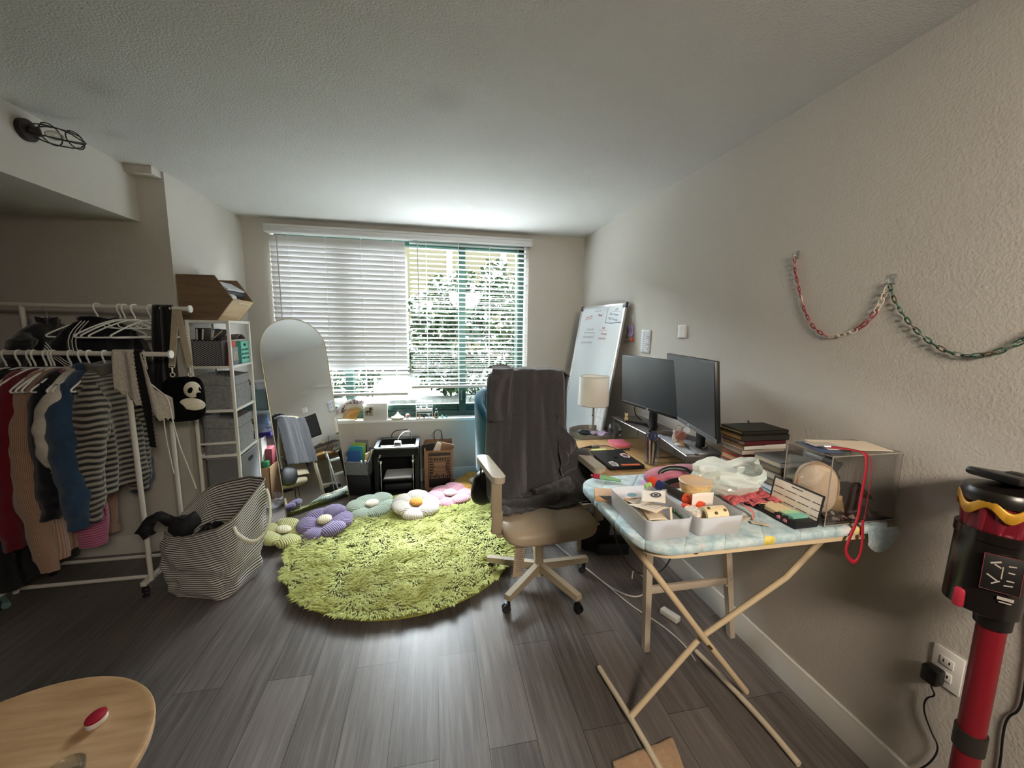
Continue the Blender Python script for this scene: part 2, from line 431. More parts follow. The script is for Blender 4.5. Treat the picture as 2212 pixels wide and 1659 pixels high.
# blinds
SLAT = mat('#d6d6d7', 0.5)
def blind(name, label, x0, x1, zb, tilt, pitch, open_last, wand):
    th = thing(name, label, 'blind', ((x0 + x1) / 2, YB - 0.015, zb), group=None)
    m = WB(th); ztop = 2.315; yc = YB - 0.012
    n = int((ztop - zb - 0.05) / pitch)
    for k in range(n + 1):
        z = zb + 0.05 + k * pitch
        tl = tilt if k >= open_last else tilt * (k / max(1, open_last)) ** 2 * 0.5
        T = Matrix.Translation((0, yc, z)) @ Matrix.Rotation(R(-tl), 4, 'X')
        w = 0.025
        prof = [(-w, -0.0012), (-w * .5, 0.0016), (0, 0.0026), (w * .5, 0.0016), (w, -0.0012), (w, -0.0036), (0, 0.0002), (-w, -0.0036)]
        vs = [(x, a, b) for x in (x0 + 0.012, x1 - 0.012) for a, b in prof]; q = len(prof)
        m.add(vs, [[i, (i + 1) % q, q + (i + 1) % q, q + i] for i in range(q)] + [list(range(q))[::-1], list(range(q, 2 * q))], 0, T)
    obj('slats', m, SLAT, th)
    m = WB(th); m.box(((x0 + x1) / 2, yc, zb + 0.012), (x1 - x0 - 0.02, 0.052, 0.024), bev=0.006); obj('bottom_rail', m, SLAT, th)
    m = WB(th)
    for dx in (0.14, 0.40, 0.66, 0.90):
        xx = x0 + (x1 - x0) * dx
        for yy in (yc - 0.027, yc + 0.027): m.cyl((xx, yy, zb + 0.02), (xx, yy, ztop), 0.0016, seg=6)
    obj('ladder_cord', m, WHITE, th)
    m = WB(th); m.cyl((wand[0], yc - 0.045, 2.30), (wand[0] + 0.006, yc - 0.05, wand[1]), 0.0045, seg=8); obj('tilt_wand', m, mat('#b9b7b2', 0.3), th)
    m = WB(th)
    prof = [(-0.075, 0), (-0.082, 0.006), (-0.082, 0.018), (-0.074, 0.024), (-0.074, 0.046), (-0.080, 0.052), (-0.080, 0.066), (-0.070, 0.07), (-0.002, 0.07), (-0.002, 0)]
    vs = [(x, YB + a, 2.316 + b) for x in (x0 - 0.008, x1 + 0.008) for a, b in prof]; q = len(prof)
    m.add(vs, [[i, (i + 1) % q, q + (i + 1) % q, q + i] for i in range(q)] + [list(range(q))[::-1], list(range(q, 2 * q))])
    obj('valance', m, SLAT, th)
blind('window_blind', 'white slatted blind over the left half of the window, slats tilted nearly shut', -1.392, -0.236, 0.882, 74, 0.0435, 5, (-1.31, 1.50))
blind('window_blind', 'white slatted blind over the right half of the window, slats level and open', -0.222, 0.934, 0.945, 6, 0.0435, 0, (-0.135, 1.55))

# outside: ground, planter wall, siding house, shrub
t = NT('siding'); v = t.coord('Object'); sx = t.n('ShaderNodeSeparateXYZ'); t.l(v, sx.inputs[0])
mm = t.n('ShaderNodeMath', operation='MULTIPLY'); mm.inputs[1].default_value = 5; t.l(sx.outputs[2], mm.inputs[0])
fr = t.n('ShaderNodeMath', operation='FRACT'); t.l(mm.outputs[0], fr.inputs[0])
SIDING = t.done(t.bsdf(t.ramp(fr.outputs[0], [(0.0, S('#8a8265')), (0.12, S('#857d60'))]), 0.7))
m = MB(); m.span((-14, YB + 0.3, -0.35), (14, 24, -0.25)); struct('ground', m, mat('#3a3b35', 0.9, var=0.3, vscale=4))
hs = thing('house', 'cream sided house across the way behind the window', 'house', (-1.0, 18.0, -0.25))
m = WB(hs); m.span((-16, 18, -0.25), (16, 19, 6.4)); obj('siding_wall', m, SIDING, hs)
m = WB(hs)
for x in (-2.4, 0.6, 3.0, 5.8): m.span((x, 17.94, -0.2), (x + 0.25, 18.02, 6.4))
obj('corner_board', m, mat('#e5e2d2', 0.6), hs)
m = WB(hs)
for x in (1.2, -5.0): m.span((x, 17.96, 1.0), (x + 1.4, 18.01, 2.8))
obj('window', m, mat('#4a5a55', 0.2), hs)
pl = MB(); pl.span((-6, 6.2, -0.25), (6, 6.55, 0.42), bev=0.02); solo('planter_wall', pl, mat('#5d625f', 0.9, var=0.45, vscale=14, bump=0.5, bscale=12), 'low grey stone planter wall outside the window', 'planter wall')
LEAF = mat('#22361b', 0.45, var=0.5, vscale=5)
def shrub(name, label, c, rx, rz, n, seed, lmat):
    rr = random.Random(seed); th = thing(name, label, 'shrub', (c[0], c[1], -0.25))
    m = WB(th)
    for _ in range(n):
        a = rr.uniform(0, 2 * pi); b = math.acos(rr.uniform(-1, 1)); q = rr.uniform(0.72, 1.03)
        d = Vector((sin(b) * cos(a), sin(b) * sin(a), cos(b)))
        p = Vector((c[0] + d.x * rx * q, c[1] + d.y * rx * 0.7 * q, c[2] + d.z * rz * q))
        p += Vector((nz(p.x * 3, p.y * 3, p.z * 3), 0, nz(p.z * 3, p.x * 3, 5))) * 0.25
        L = rr.uniform(0.05, 0.10); W = L * 0.45
        T = Matrix.Translation(p) @ Matrix.Rotation(rr.uniform(0, 6.3), 4, 'Z') @ Matrix.Rotation(rr.uniform(-1.2, 1.2), 4, 'Y') @ Matrix.Rotation(rr.uniform(-.6, .6), 4, 'X')
        m.add([(-L, 0, 0), (-L * .2, W, 0.012), (L, 0, 0), (-L * .2, -W, 0.012)], [[0, 3, 2], [0, 2, 1]], 0, T)
    obj('foliage', m, lmat, th, weld=False)
    m = WB(th)
    for k in range(7):
        a = k * 0.9; m.tube([(c[0] + .08 * cos(a), c[1] + .08 * sin(a), -.25), (c[0] + rx * .3 * cos(a), c[1] + rx * .3 * sin(a), c[2]), (c[0] + rx * .7 * cos(a), c[1] + rx * .5 * sin(a), c[2] + rz * .7)], [.04, .025, .008], 6, sm=2)
    obj('stem', m, mat('#4a4036', 0.9), th)
shrub('shrub', 'leafy green shrub straight outside the right half of the window', (1.0, 6.9, 1.35), 1.55, 1.15, 9000, 3, LEAF)
shrub('shrub', 'smaller green shrub outside at the left of the window', (-1.9, 7.2, 1.0), 1.0, 0.9, 3000, 5, LEAF)

# outlets on the walls
def outlet(label, T, plug):
    th = thing('wall_outlet', label, 'outlet', T.translation)
    m = MB(_mats[th.name] @ T); m.box((0, 0, 0.003), (0.072, 0.118, 0.006), bev=0.002); obj('cover_plate', m, WHITE, th)
    m = MB(_mats[th.name] @ T)
    for dy in (0.022, -0.022):
        m.box((0, dy, 0.007), (0.032, 0.028, 0.003), bev=0.002)
        for dx in (-0.007, 0.007): m.box((dx, dy + 0.002, 0.0088), (0.002, 0.009, 0.001), mi=1)
    obj('socket', m, [WHITE, BLACK], th)
    return th
outlet('white wall outlet under the window sill above the black machine', frame((-0.28, YB, 0.475), (1, 0, 0), (0, 0, 1)), 0)
outlet('white wall outlet low on the right wall behind the red vacuum tube', frame((XR, 0.772, 0.522), (0, -1, 0), (0, 0, 1)), 1)

# caged wall lamp on the bulkhead
lp = thing('wall_lamp', 'small black cage lamp on the bulkhead at upper left', 'lamp', (XB, 2.25, 2.35))
m = WB(lp); m.cyl((XB, 2.235, 2.355), (XB + 0.02, 2.235, 2.355), 0.045, seg=20); m.cyl((XB + 0.02, 2.235, 2.355), (XB + 0.05, 2.25, 2.355), 0.018, seg=12); obj('mount', m, mat('#2a2320', 0.5), lp)
m = WB(lp)
for k in range(5):
    a = 2 * pi * k / 5; m.tube([(XB + .02 + .03 * 0, 2.245 + .02 * cos(a), 2.355 + .02 * sin(a)), (XB + .07, 2.25 + .055 * cos(a), 2.355 + .04 * sin(a)), (XB + .14, 2.30 + .05 * cos(a), 2.355 + .035 * sin(a)), (XB + .16, 2.33, 2.355)], 0.0028, 6, sm=1)
m.tube([(XB + .08, 2.258 + .056 * cos(2 * pi * i / 16), 2.355 + .042 * sin(2 * pi * i / 16)) for i in range(16)], 0.0028, 6, closed=True)
m.tube([(XB + .14, 2.30 + .05 * cos(2 * pi * i / 16), 2.355 + .035 * sin(2 * pi * i / 16)) for i in range(16)], 0.0028, 6, closed=True)
obj('cage', m, mat('#2a2320', 0.5), lp)
m = WB(lp); m.ell((XB + 0.085, 2.268, 2.355), (0.032, 0.02, 0.02), (0, 0, 25)); obj('bulb', m, clear_mat('bulb_glass', (0.9, 0.88, 0.85, 1), 0.2), lp)
# the living area's ceiling lamp (behind the camera)
rl = thing('ceiling_lamp', 'round ceiling lamp of the living area', 'lamp', (0.7, -1.0, 2.3))
m = WB(rl); m.lathe([(0.36, 2.31), (0.38, 2.36), (0.38, 2.44)], (0.7, -1.0, 0)); obj('lamp_base', m, WHITE, rl)
# ---------------------------------------------------------------- garment rack with two rails
rk = thing('garment_rack', 'white double-rail rolling garment rack full of clothes in front of the recess', 'clothes rack', (-1.9, 2.53, 0))
RKM = mat('#dedbd3', 0.4)
m = WB(rk); m.cyl((-2.62, 2.40, 1.375), (-1.378, 2.40, 1.362), 0.0125); obj('rail', m, RKM, rk)
m = WB(rk); m.cyl((-2.62, 2.66, 1.618), (-1.404, 2.66, 1.612), 0.0125); obj('rail', m, RKM, rk)
for x, y, z in ((-1.585, 2.40, 1.364), (-2.21, 2.40, 1.372), (-1.558, 2.66, 1.612), (-2.21, 2.66, 1.616)):
    m = WB(rk); m.cyl((x, y, 0.085), (x, y, z), 0.0125); obj('upright', m, RKM, rk)
for x, y, z in ((-1.376, 2.40, 1.362), (-1.402, 2.66, 1.612)):
    m = WB(rk); m.cyl((x - .004, y, z), (x + .006, y, z), 0.021, seg=20); obj('end_cap', m, WHITE, rk)
for x in (-1.60, -2.28):
    m = WB(rk); m.span((x - .0125, 2.355, 0.075), (x + .0125, 2.70, 0.10), bev=.002); b = obj('side_bar', m, RKM, rk)
    m = WB(rk); m.cyl((x + .0125, 2.45, 0.0875), (x + .017, 2.45, 0.0875), 0.008, seg=12); obj('bolt', m, CHROME, b)
for y in (2.43, 2.66):
    m = WB(rk); m.cyl((-2.28, y, .092), (-1.60, y, .092), .0105); obj('base_bar', m, RKM, rk)
def caster(root, x, y, top, r=.022, rz=0, mw=BLACKP):
    m = WB(root); c = Vector((x, y, r)); d = Vector((cos(R(rz)), sin(R(rz)), 0)); o = Vector((-d.y, d.x, 0)) * .012
    for s in (-1, 1): m.cyl(c + d * (s * .013) + o, c + d * (s * .004) + o, r, seg=20)
    m.box(c + Vector((0, 0, r * .9)) + o * .3, (.032, .034, r * .9), (0, 0, rz), bev=.006); m.cyl((x, y, r * 1.6), (x, y, top), .006, seg=10)
    return obj('caster', m, mw, root)
for x in (-1.60, -2.28):
    for y in (2.37, 2.685): caster(rk, x, y, .08, .025, 25)

# hangers
HANG = mat('#ecebe6', 0.4)
def hanger_mb(m):
    r = .0042
    m.tube([(0, .018, -.008), (0, .017, .012), (0, .006, .0165), (0, -.008, .0165), (0, -.0165, .006), (0, -.014, -.018), (0, -.002, -.045), (0, 0, -.062)], r, 8, sm=2)
    m.tube([(0, 0, -.062), (0, .10, -.095), (0, .200, -.150), (0, .212, -.162), (0, .20, -.170), (0, 0, -.168), (0, -.20, -.170), (0, -.212, -.162), (0, -.200, -.150), (0, -.10, -.095)], r, 8, closed=True, sm=2)
    m.tube([(0, .085, -.09), (0, .075, -.115), (0, .0, -.122), (0, -.075, -.115), (0, -.085, -.09)], r * .8, 8, sm=1)
_hm = None
def hanger(x, y, z, rz, label, group):
    global _hm
    if _hm is None:
        m = MB(); hanger_mb(m); _hm = obj('clothes_hanger', m, HANG); o = _hm
    else:
        o = _hm.copy(); col.objects.link(o)
    o.location = (x, y, z); o.rotation_euler = (0, 0, R(rz)); return tag(o, label, 'hanger', group)

def fabric(name, hexc, var=.15, bump=.5, bs=220, sheen=.3, rough=.9):
    return mat(hexc, rough, 0, var, 30, bump, bs, sheen, 0.2)
def garment(name, label, cat, x, y, z, mt, hw=.21, drop=.62, thick=.05, sl=.5, seed=1, rz=0, fold=.014, flare=1.05, sw=.055, collar=None, cm=None, group=None, neck=.07, smt=None, fs=0.0, slant=0.0):
    th = thing(name, label, cat, (x, y, z), rz, group)
    q = seed * 3.7
    def body(u, v):
        a = 2 * pi * u; t = v
        if t < .22:
            k = t / .22; w = neck + (hw - neck) * k ** .8; zz = -.078 - .085 * k ** 1.3; d = .018 + (thick * .75 - .018) * k
        else:
            k = (t - .22) / .78; w = hw * (1 + (flare - 1) * k - .06 * sin(k * pi)); zz = -.163 - (drop - .163) * k; d = thick * (.75 + .35 * k)
        c, s = cos(a), sin(a); e = .75
        yy = w * math.copysign(abs(s) ** e, s); xx = d * math.copysign(abs(c) ** e, c)
        amp = fold * min(1, t * 1.6)
        xx += amp * (sin(yy * 46 + q + 2.0 * nz(yy * 5, zz * 4, q)) + 1.4 * nz(yy * 9, zz * 5, q + 4)) * (1 if c > 0 else .6)
        yy += .012 * nz(zz * 7, q, u * 3) * min(1, t * 2)
        return (xx, yy + slant * max(0, t - .22), zz + .012 * nz(yy * 11, xx * 8, q) * max(0, t - .7) * 3)
    m = MB(); m.grid(body, 72, 44, us=1, vs_=drop); obj('body', m, mt, th, 60)
    if sl > 0:
        for sgn in (-1, 1):
            def slv(u, v, sgn=sgn):
                a = 2 * pi * u; k = v
                cy = sgn * (hw - .035 + .05 * sin(min(1, k * 1.3) * pi * .6) + fs * k); cz = -.135 - sl * k
                cx = .02 * sin(k * 4 + q) + .008
                r = sw * (1.0 - .25 * k + .16 * sin(k * 3.1) + .10 * nz(k * 9 + q, a * .5, sgn)) * (.35 + .65 * min(1, k * 6))
                if k > .93: r *= .82
                r += .009 * nz(k * 10 + q, cos(a) * 1.2, sin(a) * 1.2) + .0025 * sin(k * 26 + 3 * nz(cos(a), k * 4, q)) * k
                return (cx + r * 1.0 * cos(a), cy + r * .95 * sin(a), cz + .01 * nz(a, k * 8, q))
            m = MB(); m.grid(slv, 28, 46, us=1, vs_=sl); obj('sleeve', m, smt or mt, th, 70)
    if collar:
        m = MB()
        def colr(u, v):
            a = 2 * pi * u; r = neck * (1.0 + .25 * v); return (r * .45 * cos(a) + .006 * sin(a * 5 + q), r * sin(a), -.088 + collar * (v - .3) + .006 * sin(a * 3 + q))
        m.grid(colr, 36, 6); obj('collar', m, cm or mt, th, 70, solid=.006)
    return th

FR = 'clothes on the lower front rail'; HG = 'white hangers on the lower front rail'
STRIPE = stripe_mat('fuzzy_stripes', '#17161a', '#8d877c', 34, 'UV', 1, .52, .95, .004, .9, .10, .5)
def fr(px): return -2.115 + px * .00199
yF, zF = 2.40, 1.367
hk = [(222, 'white hanger holding the striped fuzzy sweater'), (188, 'white hanger holding the blue denim jacket'), (170, 'white hanger holding the cream blouse'), (148, 'white hanger holding the navy cardigan'),
      (112, 'white hanger holding the tan ribbed cardigan'), (62, 'white hanger holding the dark red sweater'), (12, 'white hanger holding the black sequined dress')]
for px, lb in hk: hanger(fr(px), yF, zF - .003, rnd.uniform(-4, 4), lb, HG)
for k, (px, lb) in enumerate(((105, 'white hanger hooked right beside the tan cardigan hanger'), (95, 'white hanger crowded left of the tan cardigan hanger'), (72, 'white hanger hooked just right of the red sweater hanger'), (40, 'white hanger hooked left of the red sweater'))):
    hanger(fr(px), yF, zF - .003, 10 - 6 * k, lb, HG)
garment('sweater', 'fuzzy black and grey striped sweater, rightmost garment on the front rail', 'sweater', fr(222) - .012, yF, zF, STRIPE, .185, .70, .060, .68, 2, 6, .018, 1.16, .066, .06, group=FR, neck=.085, fs=.0)
garment('denim_jacket', 'blue denim jacket hanging left of the striped sweater', 'jacket', fr(188), yF, zF, fabric('d', '#2e4763', .2), .20, .60, .05, .70, 3, 4, .012, 1.0, .066, .05, group=FR, fs=.02)
garment('blouse', 'cream white blouse between the denim jacket and the navy cardigan', 'blouse', fr(170), yF, zF, fabric('d', '#cfc8bc', .1), .205, .58, .03, .42, 4, 2, .01, 1.0, .05, .03, group=FR)
garment('cardigan', 'dark navy cardigan hanging between the cream blouse and tan cardigan', 'cardigan', fr(140), yF, zF, fabric('d', '#15161f', .2), .185, .72, .05, .66, 5, 0, .014, 1.0, .055, group=FR)
TANRIB = stripe_mat('tan_rib', '#8a6a57', '#b5937c', 60, 'UV', 0, .5, .95, .01, .5, .2, .4)
garment('cardigan', 'long tan ribbed cardigan hanging beside the dark red sweater', 'cardigan', fr(105), yF, zF, TANRIB, .18, 1.02, .055, .93, 6, 0, .016, 1.2, .055, group=FR, fs=.0)
garment('sweater', 'dark red knit sweater at the left edge of the front rail', 'sweater', fr(62), yF, zF, fabric('d', '#6d1020', .15), .185, .84, .06, .80, 7, 0, .015, 1.0, .058, group=FR)
garment('dress', 'black sequined dress hanging lowest at the far left of the front rail', 'dress', fr(30), yF, zF, mat('#0e0d0f', .35, 0, .8, 260, .8, 300, 0, .8), .19, 1.14, .05, 0, 8, 0, .018, 1.25, group=FR)
PINKK = stripe_mat('pink_knit', '#8f3f60', '#c27393', 80, 'UV', 1, .5, .95, .01, .8, .2, .4)
garment('skirt', 'pink crochet skirt peeking out under the denim jacket', 'skirt', fr(150), yF - .01, zF, PINKK, .05, 1.03, .045, 0, 9, 0, .012, 1.3, group=FR)

# white lace shawl, black lace strap, white ties over the right end of the front rail
LACE = mat('#c9c2b6', .9, 0, .22, 120, .7, 160, .3)
m = MB()
def sh(u, v):
    x = -1.625 + .125 * u + .03 * v * u; sag = .018 * sin(u * 9)
    top = 1.380; L = .20 + .18 * u
    if v < .3: k = v / .3; a = pi * (1 - k) ; return (x, 2.40 - .02 * cos(a) * 1.0 * -1 * -1, top + .006 * sin(a) - (.10 * (1 - k) if k < .3 else 0))
    k = (v - .3) / .7
    return (x + .05 * k * u, 2.377 - .012 * sin(u * 14 + k * 2), top - L * k + .008 * sin(u * 40) * (k > .9))
m.grid(sh, 40, 24); solo('lace_shawl', m, LACE, 'cream lace shawl draped over the right end of the front rail', 'shawl', solid=.002, ang=80)
m = MB()
def st(u, v):
    w = .036; x = -1.508 + w * (u - .5) + .02 * v; k = v
    return (x + .0025 * sin(v * 160), 2.376 - .006 * sin(u * 3 + v * 5), 1.384 - .52 * k)
m.grid(st, 8, 90)
m.grid(lambda u, v: (-1.508 + .036 * (u - .5), 2.376 + .048 * v, 1.384 + .003 * sin(v * pi)), 4, 8)
solo('lace_belt', m, mat('#0b0a0c', .9, 0, .4, 200, .8, 200), 'black lace belt hanging over the front rail beside the cream shawl', 'belt', solid=.003, ang=80)
m = MB()
def la(u, v):
    return (-1.475 + .085 * u, 2.39 - .015 * sin(u * 5), 1.20 - .075 * u - v * (.15 - .05 * abs(u - .4)) + .006 * sin(u * 34) * v)
m.grid(la, 30, 16); solo('lace_trim', m, LACE, 'triangular white lace trim dangling right of the black lace belt', 'lace', solid=.002, ang=80)
m = MB()
m.tube([(-1.47, 2.37, 1.215), (-1.43, 2.375, 1.17), (-1.395, 2.38, 1.13), (-1.392, 2.39, 1.0), (-1.38, 2.40, .87), (-1.355, 2.41, .74), (-1.33, 2.42, .60)], .0035, 6, sm=2)
m.tube([(-1.44, 2.40, 1.10), (-1.445, 2.41, .92), (-1.435, 2.41, .80), (-1.425, 2.41, .70)], .003, 6, sm=2)
solo('drawstring', m, mat('#d8d2c6', .8), 'pair of long white ties dangling down to the striped bag', 'drawstring')

# upper rail
def br_(px): return -2.30 + px * .00219
UR = 'white hangers on the upper rear rail'
for k, (px, rz, lb) in enumerate(((250, -27, 'empty white hanger, leftmost of the four empty ones on the upper rail'), (260, -24, 'empty white hanger, second of the four on the upper rail'), (282, -30, 'empty white hanger, third of the four on the upper rail'), (318, -22, 'empty white hanger, nearest the black trousers on the upper rail'))):
    hanger(br_(px), 2.66, 1.613, rz, lb, UR)
hanger(br_(200), 2.66, 1.615, -34, 'white hanger holding the black sailor jacket', UR)
BLKF = fabric('d', '#0c0b10', .3)
sj = garment('sailor_jacket', 'black sailor jacket with white braid stripes on the upper rail', 'jacket', br_(200), 2.66, 1.613, BLKF, .175, .66, .055, .50, 11, -34, .014, 1.02, .05, .04)
m = MB()
for d in (0, .014, .028):
    m.tube([(.052, -.06 - d, -.08), (.058, -.11 - d, -.14), (.066, -.13 - d, -.20), (.07, -.12 - d, -.27)], .0022, 6, sm=1)
    m.tube([(.068, -.245 + d * .3, -.22 + d), (.075, -.20, -.30 + d), (.08, -.12, -.37 + d)], .0022, 6, sm=1)
obj('braid', m, mat('#d5d0c6', .8), sj)
gd = garment('velvet_top', 'black velvet top hanging at the left of the upper rail', 'top', br_(92), 2.66, 1.600, mat('#08080a', .95, 0, .3, 20, .4, 60, .5), .20, .55, .055, .2, 12, 0, .014, 1.0, .05, .05, neck=.05)
m = MB(); m.tube([(0, .012, .004), (0, .008, .016), (0, -.006, .016), (0, -.012, .004), (0, 0, -.03), (0, 0, -.09)], .002, 6, sm=1); obj('hook', m, STEEL, gd)
# black trousers folded over the rail
m = MB()
def tr(u, v):
    x = -1.535 + .085 * (u - .5) * (1 + .5 * min(1, v * 1.5)); a = v
    if v < .12: k = v / .12; return (x, 2.66 + .018 * cos(pi * k), 1.622 + .01 * sin(pi * k))
    k = (v - .12) / .88; return (x + .012 * nz(u * 3, k * 3), 2.642 - .03 * k - .012 * sin(u * 12 + k * 2), 1.622 - .66 * k)
m.grid(tr, 26, 40); m.grid(lambda u, v: (-1.545 + .075 * (u - .5), 2.678 + .006 * sin(u * 9), 1.62 - .6 * v), 16, 20)
solo('trousers', m, fabric('d', '#111116', .3), 'black trousers folded over the right end of the upper rail', 'trousers', solid=.004, ang=80)

# panda bag
PB = thing('panda_bag', 'black plush panda shoulder bag hanging by beige straps from the upper rail', 'bag', (-1.445, 2.60, .965))
bag_c = (-1.434, 2.585, 1.095); FUR = mat('#07070a', .95, 0, .5, 60, .7, 130, 0, .15); CRM = mat('#e9e2cf', .95, 0, .12, 60, .6, 130, .4)
TB = Matrix.Translation(bag_c) @ Matrix.Rotation(R(28), 4, 'Z') @ Matrix.Diagonal((.86, .9, 1.02, 1))
m = WB(PB); m.T = m.T @ TB; m.ell((0, 0, -.005), (.112, .055, .128), e=.50, seg=36); obj('body', m, FUR, PB)
m = WB(PB); m.T = m.T @ TB; m.ell((.040, -.050, -.032), (.070, .020, .036), (0, 12, 0), 24); obj('belly_patch', m, CRM, PB)
m = WB(PB); m.T = m.T @ TB; m.ell((.046, -.056, .052), (.047, .036, .046), seg=24); hd = obj('head', m, CRM, PB)
m = WB(PB); m.T = m.T @ TB
m.ell((.036, -.087, .052), (.014, .008, .019), (0, 32, 0), 16); m.ell((.083, -.072, .054), (.008, .010, .016), (0, -28, 0), 16); obj('eye_patch', m, FUR, hd)
m = WB(PB); m.T = m.T @ TB; m.ell((.078, -.086, .024), (.015, .012, .013), seg=16); obj('nose', m, FUR, hd)
m = WB(PB); m.T = m.T @ TB; m.ell((.010, -.045, .094), (.018, .014, .016)); m.ell((.082, -.04, .094), (.016, .014, .016)); obj('ear', m, FUR, hd)
m = WB(PB); m.T = m.T @ TB; m.ell((-.05, -.058, -.055), (.058, .026, .045), (0, 30, 0), 20); obj('paw', m, FUR, PB)
STRP = mat('#a89a86', .85, 0, .1, 60, .4, 200)
for x1, xx in ((-1.475, -1.463), (-1.385, -1.452)):
    m = WB(PB); a = Vector((xx, 2.634, 1.60)); b = Vector((x1, 2.575, 1.285)); d = Vector((.0145, .004, 0))
    m.add([a - d, a + d, b + d, b - d, a - d + Vector((0, .004, 0)), a + d + Vector((0, .004, 0)), b + d + Vector((0, .004, 0)), b - d + Vector((0, .004, 0))], [[0, 1, 2, 3], [4, 7, 6, 5], [0, 4, 5, 1], [1, 5, 6, 2], [2, 6, 7, 3], [3, 7, 4, 0]])
    m.add([a - d, a + d, a + d + Vector((0, .05, .02)), a - d + Vector((0, .05, .02))], [[0, 1, 2, 3]])
    sp = obj('strap', m, STRP, PB)
    m = WB(PB); m.tube([(x1 - .014, 2.575, 1.285), (x1 + .014, 2.575, 1.285), (x1 + .014, 2.575, 1.276), (x1 - .014, 2.575, 1.276)], .0022, 6, closed=True)
    m.cyl((x1, 2.575, 1.276), (x1 + .002, 2.572, 1.245), .005, .003, 8); m.tube([(x1 + .002 + .011 * cos(2 * pi * i / 12), 2.57, 1.234 + .012 * sin(2 * pi * i / 12)) for i in range(12)], .003, 6, closed=True)
    obj('clasp', m, mat('#e3dccd', .4), sp)

# ---------------------------------------------------------------- striped laundry bag
LS = stripe_mat('bag_stripes', '#45464b', '#e6e3dc', 58, 'UV', 1, .5, .9, .0, .1, .05, .1)
lb = thing('laundry_bag', 'tall grey and white striped canvas laundry bag half full beside the rack', 'laundry bag', (-1.285, 2.45, 0))
bc = Vector((-1.285, 2.45, 0)); ang = R(-16)
def lbag(u, v, inset=0.0):
    a = 2 * pi * u + pi / 4; e = .42
    c, s = cos(a), sin(a); X = math.copysign(abs(c) ** e, c); Y = math.copysign(abs(s) ** e, s)
    hx, hy = .182 + .024 * sin(v * pi) + .03 * v - inset, .150 + .015 * sin(v * pi) + .030 * v - inset
    # rim height: high at the back and right, slumped at the front and left
    top = .478 + .105 * max(-1, min(1, Y * .85 + X * .5)) - .012 * max(0, 1 - abs(X + .1) * 1.3) * max(0, -Y)
    z = top * v
    wr = .010 * nz(X * 3 + 5, Y * 3, v * 4) + .006 * sin(v * 30 + 4 * nz(u * 6, 1, 2)) * (1 - v) ** 2 + .012 * nz(u * 14, v * 5, 9)
    x = hx * X + wr * X; y = hy * Y + wr * Y
    x += .02 * v * v; y += .03 * v
    return (bc.x + x * cos(ang) - y * sin(ang), bc.y + x * sin(ang) + y * cos(ang), z + .002)
m = WB(lb); m.grid(lbag, 120, 60, us=1, vs_=.56)
m.grid(lambda u, v: lbag(u, .985 - .75 * v, .006), 120, 30, us=1, vs_=.42)
obj('body', m, LS, lb, 70)
m = WB(lb); m.grid(lambda u, v: tuple(Vector(lbag(u, 0)) * (1 - v) + Vector((bc.x, bc.y, .003)) * v), 60, 4); obj('base', m, LS, lb)
CANV = mat('#d8d0bf', .9, 0, .08, 40, .4, 200)
m = WB(lb); m.tube([lbag(i / 60, .995) for i in range(60)], .0045, 8, closed=True); obj('rim', m, mat('#8d877c', .9), lb)
def bag_handle(us):
    m = WB(lb); a, b = Vector(lbag(us[0], .90)), Vector(lbag(us[1], .90)); n = ((a + b) / 2 - bc); n.z = 0; n.normalize()
    P = [a - Vector((0, 0, .0)) + n * .004, a + n * .02 + Vector((0, 0, -.05)), a * .8 + b * .2 + n * .055 + Vector((0, 0, -.15)), (a + b) / 2 + n * .065 + Vector((0, 0, -.185)), a * .2 + b * .8 + n * .055 + Vector((0, 0, -.15)), b + n * .02 + Vector((0, 0, -.05)), b + n * .004]
    t = (b - a).normalized(); vs = []; Q = P
    for _ in range(2):
        N = [Q[0]]
        for i in range(len(Q) - 1): N += [Q[i] * .75 + Q[i + 1] * .25, Q[i] * .25 + Q[i + 1] * .75]
        Q = N + [Q[-1]]
    fs = []
    for i, p in enumerate(Q):
        d = (Q[min(i + 1, len(Q) - 1)] - Q[max(i - 1, 0)]).normalized(); w = d.cross(n).normalized() * .0125
        vs += [p - w, p + w]
        if i: k = 2 * i; fs.append([k - 2, k - 1, k + 1, k])
    m.add(vs, fs); obj('handle', m, CANV, lb, 80, solid=.004)
bag_handle((.80, .955)); bag_handle((.30, .45))
# clothes inside
def heap(name, c, r, h, mt, label, cat, seed, drape=None, n=40, ax=(1, 1), rot=0):
    m = MB()
    def f(u, v):
        a = 2 * pi * u; k = v * .999 + .001
        rr = (1 - k) ; q = .75 + .35 * nz(cos(a) * 1.5 + seed, sin(a) * 1.5, k * 2)
        bx = r * ax[0] * q * cos(k * pi / 2) ** .7 * cos(a); by = r * ax[1] * q * cos(k * pi / 2) ** .7 * sin(a)
        zz = h * sin(k * pi / 2) * (.8 + .5 * nz(bx * 14 + seed, by * 14, 2)) + .02 * nz(bx * 34, by * 34, seed)
        return (c[0] + bx * cos(rot) - by * sin(rot), c[1] + bx * sin(rot) + by * cos(rot), c[2] + max(0, zz))
    m.grid(f, 64, n)
    return solo(name, m, mt, label, cat, ang=80)
heap('clothes_heap', (-1.30, 2.47, .225), .150, .15, fabric('d', '#101012', .5), 'heap of black laundry inside the striped bag', 'laundry', 3, ax=(1.02, .82), rot=ang)
m = MB()
P = [(-1.35, 2.40, .37), (-1.42, 2.37, .44), (-1.48, 2.35, .475), (-1.535, 2.34, .45), (-1.55, 2.34, .41), (-1.53, 2.34, .375)]
m.tube(P, [.05, .06, .068, .07, .066, .05, .03], 16, sm=2)
